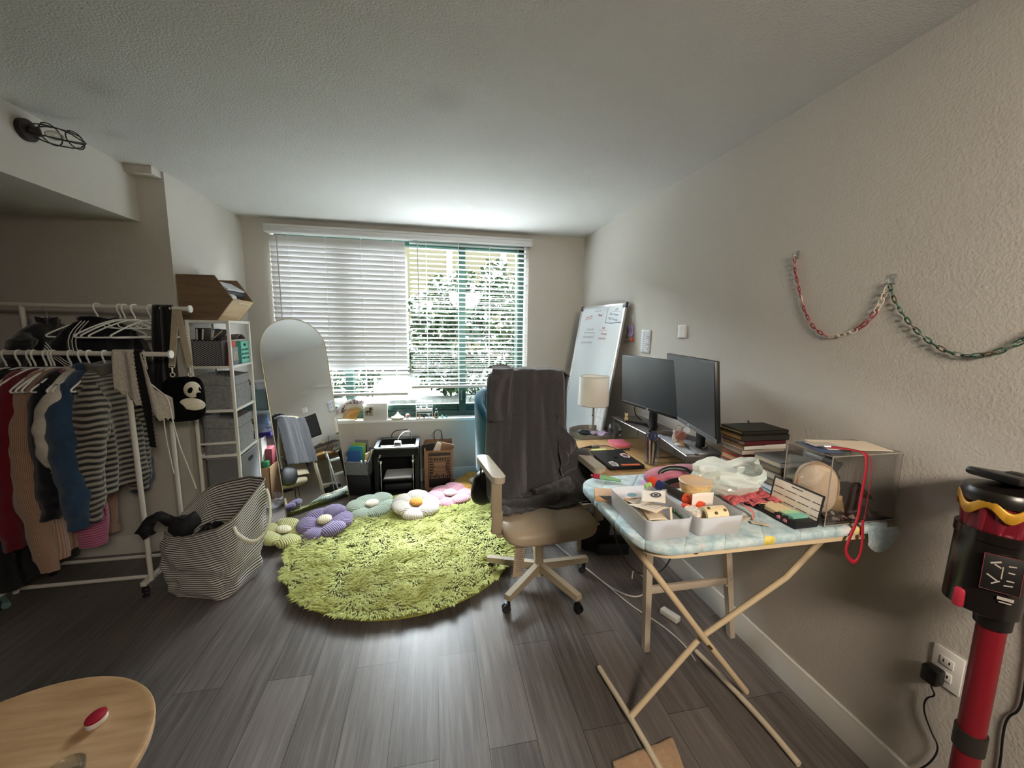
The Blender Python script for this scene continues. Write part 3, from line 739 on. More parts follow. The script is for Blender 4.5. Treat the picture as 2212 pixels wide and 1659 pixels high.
for v in m.v: v += Vector((nz(v.x * 22, v.y * 22, v.z * 22), nz(v.y * 22, v.z * 22, 3), nz(v.z * 22, v.x * 22, 7))) * .03
solo('shirt', m, mat('#141417', .8, 0, .6, 40, .4, 90), 'crumpled black shirt spilling over the left rim of the striped bag', 'shirt', ang=80)

# ---------------------------------------------------------------- white shelf tower with bins
sh = thing('shelf_tower', 'narrow white metal shelf tower with felt bins in the left corner', 'shelf', (-1.452, 3.085, 0), 4.6)
HX, HY = .122, .188; SHM = mat('#e6e4df', .4)
for sx in (-1, 1):
    for sy in (-1, 1):
        m = MB(); m.box((sx * (HX - .009), sy * (HY - .009), .785), (.018, .018, 1.535), bev=.002); m.cyl((sx * (HX - .009), sy * (HY - .009), 0), (sx * (HX - .009), sy * (HY - .009), .03), .012, seg=12); obj('post', m, SHM, sh)
for z in (1.543, 1.245, .950, .640, .300):
    m = MB()
    for sy in (-1, 1): m.box((0, sy * (HY - .009), z), (2 * HX - .03, .012, .018), bev=.001)
    for sx in (-1, 1): m.box((sx * (HX - .009), 0, z), (.012, 2 * HY - .03, .018), bev=.001)
    if z < 1.5: m.box((0, 0, z), (2 * HX - .03, 2 * HY - .03, .004))
    obj('shelf', m, SHM, sh)
m = MB(); m.box((0, -(HY - .009), .728), (2 * HX - .03, .010, .014)); m.box((0, (HY - .009), .728), (2 * HX - .03, .010, .014)); obj('side_bar', m, SHM, sh)
SHT = Matrix.Translation((-1.452, 3.085, 0)) @ Matrix.Rotation(R(4.6), 4, 'Z')
def on_shelf(name, label, cat, x, y, z, group=None):
    p = SHT @ Vector((x, y, z)); return thing(name, label, cat, p, 4.6, group)
FELT = mat('#8b8c90', .95, 0, .25, 45, .5, 160, .3)
for z, h, lb in ((.954, .235, 'upper grey felt storage bin on the shelf tower'), (.644, .255, 'lower grey felt storage bin on the shelf tower')):
    b = on_shelf('felt_bin', lb, 'storage bin', 0, .005, z, 'grey felt storage bins')
    m = MB(); P = rrect(.215, .325, .045, 7)
    def fb(u, v, ins=0):
        i = u * (len(P) - 1e-6); k = int(i) % len(P); f = i - int(i); q = P[(k + 1) % len(P)]; p = P[k]
        x = (p[0] * (1 - f) + q[0] * f); y = (p[1] * (1 - f) + q[1] * f); s = 1 - ins / .12
        return (x * s + .006 * sin(v * 3), y * s, h * v * (1 - .05 * (x > 0.05)))
    m.grid(fb, 64, 10); m.grid(lambda u, v: fb(u, 1 - .9 * v, .006), 64, 6)
    m.grid(lambda u, v: tuple(Vector(fb(u, 0)) * (1 - v)), 64, 3)
    obj('body', m, FELT, b, 50)
    m = MB(); m.tube([tuple(Vector(fb(i / 64, .72)) * 1.004) for i in range(64)], .0012, 5, closed=True); obj('seam', m, mat('#3c3c40', .9), b)
    m = MB(); m.tube([(.109, .095, h * .74), (.118, .098, h * .70), (.124, .101, h * .60), (.120, .104, h * .55), (.112, .106, h * .62)], .0045, 6, sm=2); obj('handle', m, mat('#6a4a38', .6), b)
def mesh_bin_mat(name, a, b, sc):
    t = NT(name); v = t.coord('Object', (sc, sc, sc * 1.6)); c = t.n('ShaderNodeTexChecker'); c.inputs['Scale'].default_value = 1.0
    c.inputs[1].default_value = S(a); c.inputs[2].default_value = S(b); t.l(v, c.inputs[0])
    return t.done(t.bsdf(c.outputs[0], .6, 0, t.bump(c.outputs[1], .5, .004)))
WEAVE = mesh_bin_mat('woven_wire', '#26262b', '#8d8b90', 95); PLW = mesh_bin_mat('woven_plastic', '#55565a', '#8a8b8d', 110)
for z, h, lb in ((.318, .298, 'upper grey woven plastic bin with a slot handle in the shelf tower'), (.022, .262, 'lower grey woven plastic bin near the floor in the shelf tower')):
    b = on_shelf('plastic_bin', lb, 'bin', .008, .0, z, 'grey woven plastic bins')
    m = MB()
    m.span((-.10, -.150, 0), (.105, .150, .01)); m.span((-.10, -.150, 0), (.105, -.142, h)); m.span((-.10, .142, 0), (.105, .150, h)); m.span((-.10, -.15, 0), (-.092, .15, h))
    m.span((.105, -.155, 0), (.113, .155, h), bev=.003); obj('body', m, PLW, b)
    m = MB(); m.prism(rrect(.085, .026, .012), .0, .004, 0, frame((.1131, 0, h - .055), (0, 1, 0), (0, 0, 1))); obj('handle', m, DARK, b)
    m = MB(); m.tube([(.109, -.155, h), (.109, .155, h), (-.096, .155, h), (-.096, -.155, h)], .005, 6, closed=True); obj('rim', m, mat('#8f9092', .5), b)
b = on_shelf('wire_basket', 'dark woven wire basket on the top tier of the shelf tower', 'basket', -.03, -.10, 1.254)
m = MB()
for a, c in (((-.075, -.065, 0), (.09, -.059, .165)), ((-.075, .059, 0), (.09, .065, .165)), ((-.075, -.065, 0), (-.069, .065, .165)), ((.084, -.065, 0), (.09, .065, .165)), ((-.075, -.065, 0), (.09, .065, .006))): m.span(a, c)
obj('body', m, WEAVE, b)
m = MB(); m.tube([(.088, -.063, .167), (.088, .063, .167), (-.073, .063, .167), (-.073, -.063, .167)], .004, 6, closed=True); obj('rim', m, DARK, b)
def book(name, label, T, w, d, h, cov, page=PAPER, group=None, spine=None, cat='book'):
    # local: spine along -x side, width w (x), length d (y), thickness h (z)
    th = thing(name, label, cat, T.translation, 0, group)
    M = MB(_mats[th.name] @ T)
    M.box((0, 0, h / 2 - h / 2 + .0012), (w, d, .0024)); M.box((0, 0, h - .0012), (w, d, .0024)); M.box((-w / 2 + .0015, 0, h / 2), (.003, d, h))
    obj('cover', M, cov, th)
    M = MB(_mats[th.name] @ T); M.box((.002, 0, h / 2), (w - .010, d - .008, h - .005)); obj('pages', M, page, th)
    return th
def shelf_book(x, y, z, lean, w, d, h, cov, label, group):
    T = SHT @ Matrix.Translation((x, y, z)) @ Matrix.Rotation(R(lean), 4, 'Y') @ Matrix.Rotation(R(90), 4, 'X')
    return T
SB = 'books in the wire basket'
for i, (x, lean, c, lb) in enumerate(((-.088, 3, '#33312f', 'dark book upright at the left in the wire basket'), (-.066, 6, '#5a5650', 'brownish grey book second in the wire basket'), (-.038, 14, '#74787a', 'grey book leaning right in the wire basket'), (.022, 48, '#1a1a1c', 'black covered notebook leaning far over in the wire basket'))):
    T = SHT @ Matrix.Translation((x if i < 3 else -.055, -.10, 1.262 if i < 3 else 1.375)) @ Matrix.Rotation(R(lean), 4, 'Y') @ Matrix.Translation((0, 0, .12 if i < 3 else .085)) @ Matrix.Rotation(R(90), 4, 'Y')
    book('book', lb, T @ Matrix.Translation((0, 0, -.006)), .24 if i < 3 else .17, .105, .014, mat(c, .6), PAPER if i < 3 else mat('#cdb98f', .8), SB)
TEAL = mat('#5cc0ac', .4)
cr = on_shelf('plastic_crate', 'turquoise plastic crate with round holes on the top tier of the shelf tower', 'crate', .0, .098, 1.254)
m = MB()
for a, c in (((-.10, -.075, 0), (.108, .075, .004)), ((-.10, -.075, 0), (.108, -.071, .155)), ((-.10, .071, 0), (.108, .075, .155)), ((-.10, -.075, 0), (-.096, .075, .155)), ((.104, -.075, 0), (.108, .075, .155))): m.span(a, c)
obj('body', m, TEAL, cr)
m = MB()
for y in (-.052, -.026, 0, .026, .052):
    for z in (.035, .065, .095): m.cyl((.1075, y, z), (.1088, y, z), .0085, seg=14)
m.box((.1082, 0, .130), (.0012, .05, .018), bev=.0005); obj('hole', m, mat('#15302c', .8), cr)
p = on_shelf('notebook', 'grey spiral notebook with a rainbow arch in front of the turquoise crate', 'notebook', .0865, -.075, 1.254)
m = MB(); m.box((.012, 0, .06), (.012, .105, .12), bev=.001); obj('cover', m, mat('#9a9aa0', .7), p)
m = MB(); m.tube([(.019, .028 * cos(R(a)) + .005, .03 + .055 * sin(R(a))) for a in range(0, 181, 12)], .003, 6); obj('rainbow_arch', m, mat('#e8d8be', .7), p)
m = MB()
for k in range(12): m.tube([(.012 + .008 * cos(2 * pi * i / 8), .055, .01 + k * .009 + .004 * sin(2 * pi * i / 8)) for i in range(8)], .0009, 4, closed=True)
obj('spiral', m, STEEL, p)
m = MB()
for k in range(3): m.box((.0185, 0, .008 + .008 * k), (.001, .10, .003))
obj('stripe', m, DARK, p)
p = on_shelf('envelope', 'coral red envelope sticking up behind the spiral notebook', 'envelope', .078, -.075, 1.254)
m = MB(); m.box((.006, 0, .08), (.008, .11, .16), (0, 4, 0), bev=.001); obj('paper', m, mat('#d9595a', .7), p)
m = MB()
m.grid(lambda u, v: tuple(SHT @ Vector((-.06 + .16 * u, -.02 + .17 * v, 1.425 + .035 * sin(pi * v) - .03 * (1 - u) ** 2))), 12, 12)
solo('magazine', m, [mat('#6d5a62', .35)], 'limp magazine lying over the turquoise crate', 'magazine', solid=.004)
# wooden file box on top
wx = thing('file_box', 'angular wooden file box on top of the shelf tower', 'box', (-1.45, 3.07, 1.553))
OAKD = wood_mat('file_box_wood', '#66523f', '#7a644e', '#8c745b', (1.2, 1.2, 9), .5, 3); PINE = wood_mat('pine_panel', '#b5946a', '#c9ab7f', '#d8bf95', (1.5, 1.2, 7), .5, 4)
prof = [(-1.595, 1.553), (-1.385, 1.553), (-1.283, 1.688), (-1.380, 1.840), (-1.595, 1.838)]
for y0 in (2.912, 3.214):
    m = WB(wx); m.prism([(x, z) for x, z in prof], 0, .010, 0, Matrix(((1, 0, 0, 0), (0, 0, 1, y0), (0, 1, 0, 0), (0, 0, 0, 1)))); obj('side_panel', m, OAKD, wx)
def slab(m, a, b, th, y0=2.922, y1=3.214):
    a = Vector((a[0], 0, a[1])); b = Vector((b[0], 0, b[1])); d = (b - a).normalized(); n = Vector((d.z, 0, -d.x)) * th
    vs = []
    for y in (y0, y1):
        for p in (a, b, b + n, a + n): vs.append((p.x, y, p.z))
    m.add(vs, [[0, 1, 2, 3], [7, 6, 5, 4], [0, 4, 5, 1], [1, 5, 6, 2], [2, 6, 7, 3], [3, 7, 4, 0]])
m = WB(wx); slab(m, (-1.385, 1.553), (-1.283, 1.688), -.009); obj('front_panel', m, PINE, wx)
m = WB(wx); slab(m, (-1.595, 1.562), (-1.385, 1.562), .009); slab(m, (-1.595, 1.838), (-1.595, 1.553), -.009); obj('back_panel', m, OAKD, wx)
m = MB(); m.box((-1.38, 3.08, 1.75), (.10, .24, .045), (0, 32, 0), bev=.003); solo('box', m, mat('#2e3136', .5), 'dark slim box lying in the wooden file box', 'box')
m = MB(); m.box((-1.372, 3.08, 1.782), (.10, .235, .012), (0, 32, 0), bev=.002); solo('booklet', m, mat('#c9ccd2', .5), 'white booklet on the dark box in the wooden file box', 'booklet')
m = MB()
for r in (.030, .022, .014): m.lathe([(r - .004, -.03), (r, -.03), (r, .03), (r - .004, .03)], (0, 0, 0), 24, cap=False, T=frame((-1.335, 2.99, 1.70), (1, 0, 0), (0, 0, 1)))
m.box((-1.33, 3.09, 1.692), (.09, .15, .005), (0, 30, 0)); solo('paper_roll', m, mat('#d9d8d4', .6), 'coiled white paper roll at the mouth of the wooden file box', 'paper roll')
# ---------------------------------------------------------------- arched standing mirror
mr = thing('standing_mirror', 'tall arched standing mirror with thin gold frame leaning back before the window', 'mirror', (-.97, 3.40, 0))
mb0 = Vector((-.972, 3.42, .004)); mx = Vector((.774, .633, 0)); my = Vector((-.146, .173, .974)).normalized()
MT = frame(mb0, mx, my)          # local z = facing side
MW, MH = .525, 1.622
arch = [(-MW / 2, 0), (MW / 2, 0)] + [(MW / 2 * cos(R(a)), MH - MW / 2 + MW / 2 * sin(R(a))) for a in range(0, 181, 5)]
t = NT('mirror_silver'); g = t.n('ShaderNodeBsdfGlossy'); g.inputs['Roughness'].default_value = 0.0; g.inputs[0].default_value = (.86, .88, .88, 1); MIRR = t.done(g)
m = WB(mr); m.prism([(x * .985, .004 + y * .9965) for x, y in arch], 0, .004, 0, MT); obj('glass', m, MIRR, mr, 20)
m = WB(mr); m.T = m.T @ MT
m.tube([(x, y, .001) for x, y in arch], .0048, 8, closed=True); obj('frame', m, mat('#b5a988', .35, .6), mr)
m = WB(mr); m.prism(arch, -.012, -.002, 0, MT); obj('backing', m, mat('#3a3a3a', .8), mr)
m = WB(mr); P = MT @ Vector((-.20, .95, -.012)); m.cyl(P, (P.x - .02, P.y + .11, .006), .006, seg=8); obj('stand_leg', m, BLACKP, mr)

# ---------------------------------------------------------------- things behind the mirror
c = thing('cardboard_box', 'open brown cardboard box on the floor behind the mirror', 'box', (-1.475, 3.62, 0))
m = WB(c)
for a, b in (((-1.59, 3.50, 0), (-1.37, 3.505, .34)), ((-1.59, 3.79, 0), (-1.37, 3.795, .34)), ((-1.375, 3.50, 0), (-1.37, 3.795, .34)), ((-1.59, 3.50, 0), (-1.585, 3.795, .34)), ((-1.59, 3.5, 0), (-1.37, 3.795, .005))): m.span(a, b)
obj('body', m, mat('#9b7a58', .85, 0, .08), c)
t = NT('brick_print'); br = t.n('ShaderNodeTexBrick'); br.inputs['Scale'].default_value = 26; br.inputs['Color1'].default_value = S('#e4e2dc'); br.inputs['Color2'].default_value = S('#d6d4ce'); br.inputs['Mortar'].default_value = S('#3a3a3a'); br.inputs['Mortar Size'].default_value = .03
t.l(t.coord('Object', (1, 1, 1), (pi / 2, 0, 0)), br.inputs[0]); BRK = t.done(t.bsdf(br.outputs[0], .8))
m = MB(); m.box((-1.50, 3.57, .47), (.15, .10, .24)); solo('brick_print_box', m, BRK, 'box printed with white bricks standing in the cardboard box behind the mirror', 'box')
m = MB(); m.box((-1.415, 3.64, .40), (.065, .12, .16), (0, 0, 8), bev=.004); solo('carton', m, mat('#8b3b46', .6), 'dark red carton in the cardboard box behind the mirror', 'carton')
m = MB(); m.box((-1.425, 3.545, .36), (.07, .06, .06), bev=.006); solo('tin', m, mat('#1f6b3d', .5), 'small green tin below the dark red carton', 'tin')
m = MB()
def pc(u, v): a = 2 * pi * u; r = .10 * sin(pi * v) ** .6 * (1 + .3 * nz(cos(a) * 2, sin(a) * 2, v * 3)); return (-1.46 + r * .9 * cos(a), 3.68 + r * .8 * sin(a), .60 - .045 * cos(pi * v) + .02 * nz(u * 9, v * 6))
m.grid(pc, 40, 16); solo('cloth', m, fabric('d', '#3e2a86', .2), 'crumpled purple cloth behind the mirror', 'cloth', ang=80)
c = thing('storage_tub', 'clear plastic tub with a blue bundle inside behind the mirror', 'tub', (-1.48, 3.66, .635))
m = WB(c); m.prism(rrect(.20, .24, .03), .636, .80, 0, Matrix.Translation((-1.475, 3.66, 0))); obj('body', m, clear_mat('tub_clear', (.82, .9, .95, 1), .15, .1, .15), c)
m = WB(c); m.prism(rrect(.215, .255, .03), .80, .825, 0, Matrix.Translation((-1.475, 3.66, 0))); obj('lid', m, mat('#a9bcc6', .4), c)
m = MB(); m.ell((-1.475, 3.65, .70), (.07, .08, .06)); 
for v in m.v: v += Vector((nz(v.x * 30, v.y * 30, 1), nz(v.y * 30, v.z * 30, 2), nz(v.z * 30, v.x * 30, 3))) * .015
solo('towel_bundle', m, fabric('d', '#5a7aa6', .15), 'blue towel bundle inside the clear tub behind the mirror', 'towel')
m = MB(); m.box((-1.47, 3.66, .905), (.20, .22, .155), (0, 0, 3), bev=.004); solo('storage_box', m, mat('#6e8691', .6), 'blue grey box on the clear tub behind the mirror', 'box')
def film(name, c, r, h, mt, label, seed, cat='plastic bag', n=36, ax=(1, 1), tall=.0):
    m = MB()
    def f(u, v):
        a = 2 * pi * u; k = v; prof = sin(pi * (.08 + .62 * k)) ** .7
        q = 1 + .25 * nz(cos(a) * 2 + seed, sin(a) * 2, k * 3) + .10 * nz(cos(a) * 6, sin(a) * 6 + seed, k * 9)
        return (c[0] + r * ax[0] * prof * q * cos(a), c[1] + r * ax[1] * prof * q * sin(a), c[2] + h * k * (1 + .25 * nz(cos(a) * 1.7, sin(a) * 1.7, seed)) )
    m.grid(f, 56, n); m.grid(lambda u, v: tuple(Vector(f(u, 0)) * (1 - v) + Vector((c[0], c[1], c[2])) * v), 40, 4)
    return solo(name, m, mt, label, cat, ang=30)
CLRBAG = clear_mat('thin_plastic', (.93, .93, .95, 1), .35, .18, .30, (.8, .8, .82, 1))
film('plastic_bag', (-1.48, 3.66, .986), .09, .07, CLRBAG, 'clear plastic bag on the blue grey box behind the mirror', 2)
film('plastic_bag', (-1.345, 3.47, .004), .085, .10, CLRBAG, 'clear plastic bag crumpled on the floor at the foot of the mirror', 5)

# ---------------------------------------------------------------- file box, black box
m = MB(); m.box((-.665, 3.705, .095), (.235, .22, .19), (0, 0, -14), bev=.006)
bx = solo('storage_box', m, mat('#17171a', .45), 'black box with a white label under the grey file box', 'box')
m = MB(); m.box((-.625, 3.584, .085), (.045, .003, .055), (0, 0, -14)); lbl = obj('label', m, PAPER); lbl.parent = bx; lbl.location = -bx.location
m = MB(); m.box((-.68, 3.598, .182), (.20, .004, .006), (0, 0, -14)); lbl = obj('lid_edge', m, mat('#55565a', .4), bx); lbl.location = -bx.location
fbx = thing('file_organizer', 'grey fabric file organizer full of folders right of the mirror', 'file box', (-.675, 3.71, .191))
GF = mat('#77797f', .95, 0, .2, 60, .4, 150); T0 = Matrix.Translation((-.675, 3.71, .191)) @ Matrix.Rotation(R(-14), 4, 'Z')
m = WB(fbx); m.T = m.T @ T0
m.span((-.11, -.105, 0), (.11, -.097, .125)); m.prism([(-.105, 0), (.105, 0), (.105, .20), (.04, .20), (-.105, .125)], -.11, -.102, 0, Matrix(((0, 0, 1, 0), (1, 0, 0, 0), (0, 1, 0, 0), (0, 0, 0, 1))))
m.prism([(-.105, 0), (.105, 0), (.105, .20), (.04, .20), (-.105, .125)], .102, .11, 0, Matrix(((0, 0, 1, 0), (1, 0, 0, 0), (0, 1, 0, 0), (0, 0, 0, 1)))); m.span((-.11, .097, 0), (.11, .105, .20)); m.span((-.11, -.105, 0), (.11, .105, .006)); obj('body', m, GF, fbx)
for i, (cx, y, h, lean, hx, lb) in enumerate(((-.05, -.05, .20, -6, '#2c5c9a', 'blue folder at the front of the grey file organizer'), (-.035, -.02, .235, -3, '#2f9fb0', 'teal folder behind the blue one in the file organizer'), (-.025, .01, .255, -4, '#9db84a', 'lime green folder in the file organizer'), (-.02, .035, .24, 0, '#24262a', 'black folder behind the lime one in the file organizer'), (-.015, .07, .275, 3, '#8e9093', 'grey clipboard tallest at the back of the file organizer'))):
    m = MB(T0); m.box((cx - .0, y, .012 + h / 2), (.125, .006, h), (lean, 0, 0), bev=.002); solo('folder', m, mat(hx, .5), lb, 'folder', 'folders in the grey file organizer')
m = MB(T0); m.box((.070, -.0, .10), (.018, .13, .17), (-4, 0, 0))
solo('book', m, mat('#d9c9a0', .8), 'cream paged book at the right end of the file organizer', 'book')
m = MB(T0)
for k in range(5): m.box((.088 + .004 * k, .04, .12), (.0012, .10, .17), (4 * k - 8, 3, 0))
solo('paper_sheaf', m, PAPER, 'loose white papers at the right end of the file organizer', 'paper')
m = MB(T0); 
for x in (.035, .075): m.tube([(x, -.11, .145), (x + .015, -.12, .13), (x + .035, -.125, .115), (x + .02, -.115, .14)], .004, 6, closed=True, sm=1)
solo('binder_clip', m, CHROME, 'silver binder clips on the front edge of the file organizer', 'clip')

# ---------------------------------------------------------------- 3D printer
pr = thing('printer_3d', 'open frame black 3D printer on the floor under the window', 'printer', (-.335, 3.66, 0))
px0, px1, py0, py1, pz = -.528, -.145, 3.475, 3.84, .475; PBK = mat('#0e0f12', .65, 0, 0, 15, 0, 60, 0, .2); PGR = mat('#3a3d44', .35, .3)
m = WB(pr)
for x in (px0, px1 - .035):
    for y in (py0, py1 - .035): m.span((x, y, .0), (x + .035, y + .035, pz - .02), bev=.004)
m.span((px0, py0, .0), (px1, py1, .045), bev=.006); m.span((px0, py1 - .012, .045), (px1, py1, pz - .02)); m.span((px0, py0, pz - .085), (px1, py0 + .02, pz - .012), bev=.003)
m.span((px0 + .002, py0 + .03, .04), (px0 + .006, py1, pz - .03)); m.span((px1 - .006, py0 + .03, .04), (px1 - .002, py1, pz - .03)); obj('frame', m, PBK, pr)
m = WB(pr); o = rrect(px1 - px0, py1 - py0, .03); i_ = rrect(px1 - px0 - .06, py1 - py0 - .06, .012); n = len(o); c0 = ((px0 + px1) / 2, (py0 + py1) / 2)
vs = [(c0[0] + x, c0[1] + y, z) for z in (pz - .014, pz) for P in (o, i_) for x, y in P]
fs = []
for k in range(n):
    j = (k + 1) % n; fs += [[k, j, 2 * n + j, 2 * n + k], [n + k, 3 * n + k, 3 * n + j, n + j], [2 * n + k, 2 * n + j, 3 * n + j, 3 * n + k], [k, n + k, n + j, j]]
m.add(vs, fs); obj('top_frame', m, mat('#5d6168', .35, .4), pr)
m = WB(pr); m.span((px0 + .07, py0 + .06, .165), (px1 - .07, py1 - .07, .175), bev=.003); obj('heated_bed', m, mat('#a9a59d', .6, 0, .08, 80), pr)
m = WB(pr); m.span((px0 + .055, py0 + .05, .148), (px1 - .055, py1 - .06, .163), bev=.002); m.span((px0 + .06, py1 - .07, .12), (px1 - .06, py1 - .02, .16)); obj('bed_carrier', m, PBK, pr)
m = WB(pr)
for x, y in ((px0 + .052, py0 + .03), (px1 - .052, py0 + .03)): m.cyl((x, y, .05), (x, y, .345), .004, seg=10)
for x in (px0 + .052, px1 - .052): m.cyl((x, py0 + .03, .325), (x, py0 + .03, .345), .013, seg=14)
obj('lead_screw', m, CHROME, pr)
m = WB(pr); m.cyl((px0 + .04, 3.62, pz - .03), (px1 - .04, 3.62, pz - .03), .004, seg=8); m.cyl((px0 + .04, 3.645, pz - .03), (px1 - .04, 3.645, pz - .03), .004, seg=8); obj('rail', m, CHROME, pr)
m = WB(pr); m.box((-.335, 3.60, pz - .02), (.062, .055, .085), bev=.008); m.box((-.335, 3.571, pz + .005), (.045, .004, .012), mi=1); obj('tool_head', m, [mat('#d5d6d8', .35), BLACK], pr)
m = WB(pr); m.tube([(-.335, 3.61, pz + .02), (-.325, 3.63, pz + .055), (-.29, 3.68, pz + .085), (-.235, 3.76, pz + .075), (-.22, 3.80, pz + .03), (-.225, 3.835, pz - .03)], .0032, 8, sm=3); obj('filament_tube', m, mat('#e4e4e2', .3), pr)
m = WB(pr); m.tube([(-.41, 3.835, pz - .01), (-.41, 3.845, pz + .03), (-.37, 3.85, pz + .06), (-.30, 3.855, pz + .062), (-.26, 3.862, pz + .065)], .004, 8, sm=2); obj('power_cable', m, BLACK, pr)
m = WB(pr); m.box((px0 + .05, py0 - .002, .40), (.012, .006, .03), (0, 20, 0), bev=.002); m.box((px1 - .05, py0 - .001, .385), (.012, .004, .035), bev=.002); obj('clip', m, mat('#9c9da1', .4), pr)
m = WB(pr); m.span((px0 + .07, py0 + .1, .045), (px1 - .07, py1 - .04, .10), bev=.005); obj('electronics_box', m, mat('#1d1f25', .5), pr)

# ---------------------------------------------------------------- brown paper bag
pb = thing('paper_bag', 'brown printed paper grocery bag full of papers under the window', 'paper bag', (.02, 3.71, 0))
KR = mat('#8c6a50', .85, 0, .12, 8, .25, 14)
x0, x1, y0, y1, hh = -.10, .165, 3.63, 3.79, .405
def bagw(u, v):
    P = [(x0, y0), (x1, y0), (x1, y1), (x0, y1), (x0, y0)]; k = u * 4; i = min(3, int(k)); f = k - i
    x = P[i][0] * (1 - f) + P[i + 1][0] * f; y = P[i][1] * (1 - f) + P[i + 1][1] * f
    if i in (1, 3): x += (-1 if i == 1 else 1) * .035 * (1 - abs(2 * f - 1)) * (1 - v * .6)
    if i == 0: y -= .012 * sin(pi * f) * v
    h = hh + (.045 if i == 2 else 0) * 1 - .02 * (i == 0)
    return (x + .012 * nz(u * 9, v * 4) * v + .018 * v * (x - .03), y + .01 * nz(v * 6, u * 7) * v, h * v)
m = WB(pb); m.grid(bagw, 64, 20); m.grid(lambda u, v: bagw(u, v * .95) if False else (x0 + (x1 - x0) * u, y0 + (y1 - y0) * v, .002), 6, 6); obj('body', m, KR, pb, 25)
INKB = mat('#2f2824', .85)
def onb(x, z): return (x, y0 - .0135, z)
m = WB(pb)
def pane(xa, xb, za, zb): m.quad((xa, y0 - .0145, za), (xb, y0 - .0145, za), (xb, y0 - .0165, zb), (xa, y0 - .0165, zb))
pane(-.062, .140, .335, .362); pane(-.062, -.058, .03, .335); pane(.136, .140, .03, .335); pane(-.058, .136, .03, .115)
for k in range(10):
    xx = -.05 + k * .0195; pane(xx, xx + .011, .118 + .012 * (k % 2), .145 + .016 * ((k * 7) % 3 == 0))
for k in range(6): pane(-.054, -.022, .165 + .027 * k, .180 + .027 * k); pane(.106, .132, .165 + .027 * k, .180 + .027 * k)
for k in range(5): pane(-.012 + k * .024, .004 + k * .024, .285, .318)
pane(-.018, .102, .272, .276); pane(-.018, .102, .182, .186); pane(-.018, -.014, .182, .276); pane(.098, .102, .182, .276)
obj('printed_pattern', m, INKB, pb)
text('lettering', 'WOOD', .040, frame((.042, y0 - .018, .222), (1, 0, 0), (0, 0, 1)), INKB, pb)
text('lettering', 'REUSE THIS BAG', .0155, frame((.04, y0 - .0185, .348), (1, 0, 0), (0, 0, 1)), mat('#a07c60', .85), pb) if False else None
m = WB(pb); m.tube([(.0, y1 + .004, .43), (-.012, y1 + .006, .49), (.0, y1 + .006, .535), (.035, y1 + .006, .545), (.065, y1 + .006, .525), (.07, y1 + .004, .43)], .0045, 8, sm=2); obj('handle', m, mat('#5b4636', .8), pb)
for i, (x, y, rz, lean, hx, lb) in enumerate(((.02, 3.70, 12, 24, '#e8e4da', 'white envelope leaning out of the brown paper bag'), (.055, 3.725, 4, 16, '#7a5b45', 'brown paper in the middle of the brown paper bag'), (.10, 3.68, -8, 10, '#9a7a60', 'kraft paper at the right of the brown paper bag'), (-.05, 3.72, 5, -8, '#2a2624', 'dark leaflet at the left of the brown paper bag'))):
    m = MB(); m.box((x, y, .31 if i < 3 else .30), (.12, .004, .26), (6, lean, rz)); solo('paper', m, mat(hx, .8), lb, 'paper', 'papers in the brown paper bag')

# ---------------------------------------------------------------- flower cushions
def flower(label, c, r, pc, pd, cc, rz, tilt=(0, 0), n=6, h=.044):
    th = thing('flower_cushion', label, 'cushion', c, rz, 'flower floor cushions')
    CORD = stripe_mat('corduroy_' + pc, pd, pc, 75, 'Object', 1, .34, .95, .0, .9, .22, .3)
    q = None; tm = Matrix.Rotation(R(tilt[0]), 4, 'X') @ Matrix.Rotation(R(tilt[1]), 4, 'Y')
    for k in range(n):
        if q is None:
            m = MB()
            def f(u, v):
                a = 2 * pi * u; b = pi * v - pi / 2; x = .5 + .5 * cos(a) * cos(b)
                w = .80 * (.50 + .50 * x)
                return (r * (.06 + .94 * x), r * w * .74 * sin(a) * cos(b) ** .7, h * (.92 * sin(b) + 1.0) * (.72 + .28 * x) * 1.0)
            m.grid(f, 32, 18); o = obj('petal', m, CORD, th, 80); q = o
        else: o = q.copy(); col.objects.link(o); o.parent = th
        o.matrix_local = tm @ Matrix.Rotation(2 * pi * k / n, 4, 'Z') @ Matrix.Rotation(R((-1) ** k * 3), 4, 'Y')
    m = MB(tm); m.ell((0, 0, h * 1.62), (r * .27, r * .27, h * .42), seg=28); obj('flower_center', m, stripe_mat('corduroy_c' + cc, cc, cc, 70, 'Object', 0, .45, .95, 0, .6, .2, .3), th, 80)
flower('yellow green flower cushion on the floor beside the striped laundry bag', (-1.085, 2.90, .012), .185, '#d3d190', '#83814a', '#dcd6b4', 20, (4, 10), 5)
flower('purple flower cushion leaning at the foot of the mirror', (-.815, 2.985, .030), .195, '#8f80aa', '#4d4268', '#d9cfae', 10, (12, -4), 6)
flower('sage green flower cushion between the purple and cream ones', (-.52, 3.255, .008), .205, '#bccabb', '#6c7d68', '#e2d8c4', 0, (5, 0), 6)
flower('cream flower cushion with an orange center in front of the printer', (-.165, 3.165, .035), .205, '#e9e1d6', '#a59a8c', '#e09a33', 25, (9, 2), 6)
flower('pink flower cushion with a white center in front of the paper bag', (.125, 3.36, .010), .205, '#e0a3b1', '#9a5d6c', '#e9e2dd', 12, (6, 0), 6)
flower('mustard flower cushion against the back wall beside the paper bag', (.37, 3.60, .012), .205, '#dca440', '#86601c', '#e9e4dc', 30, (5, -3), 6)

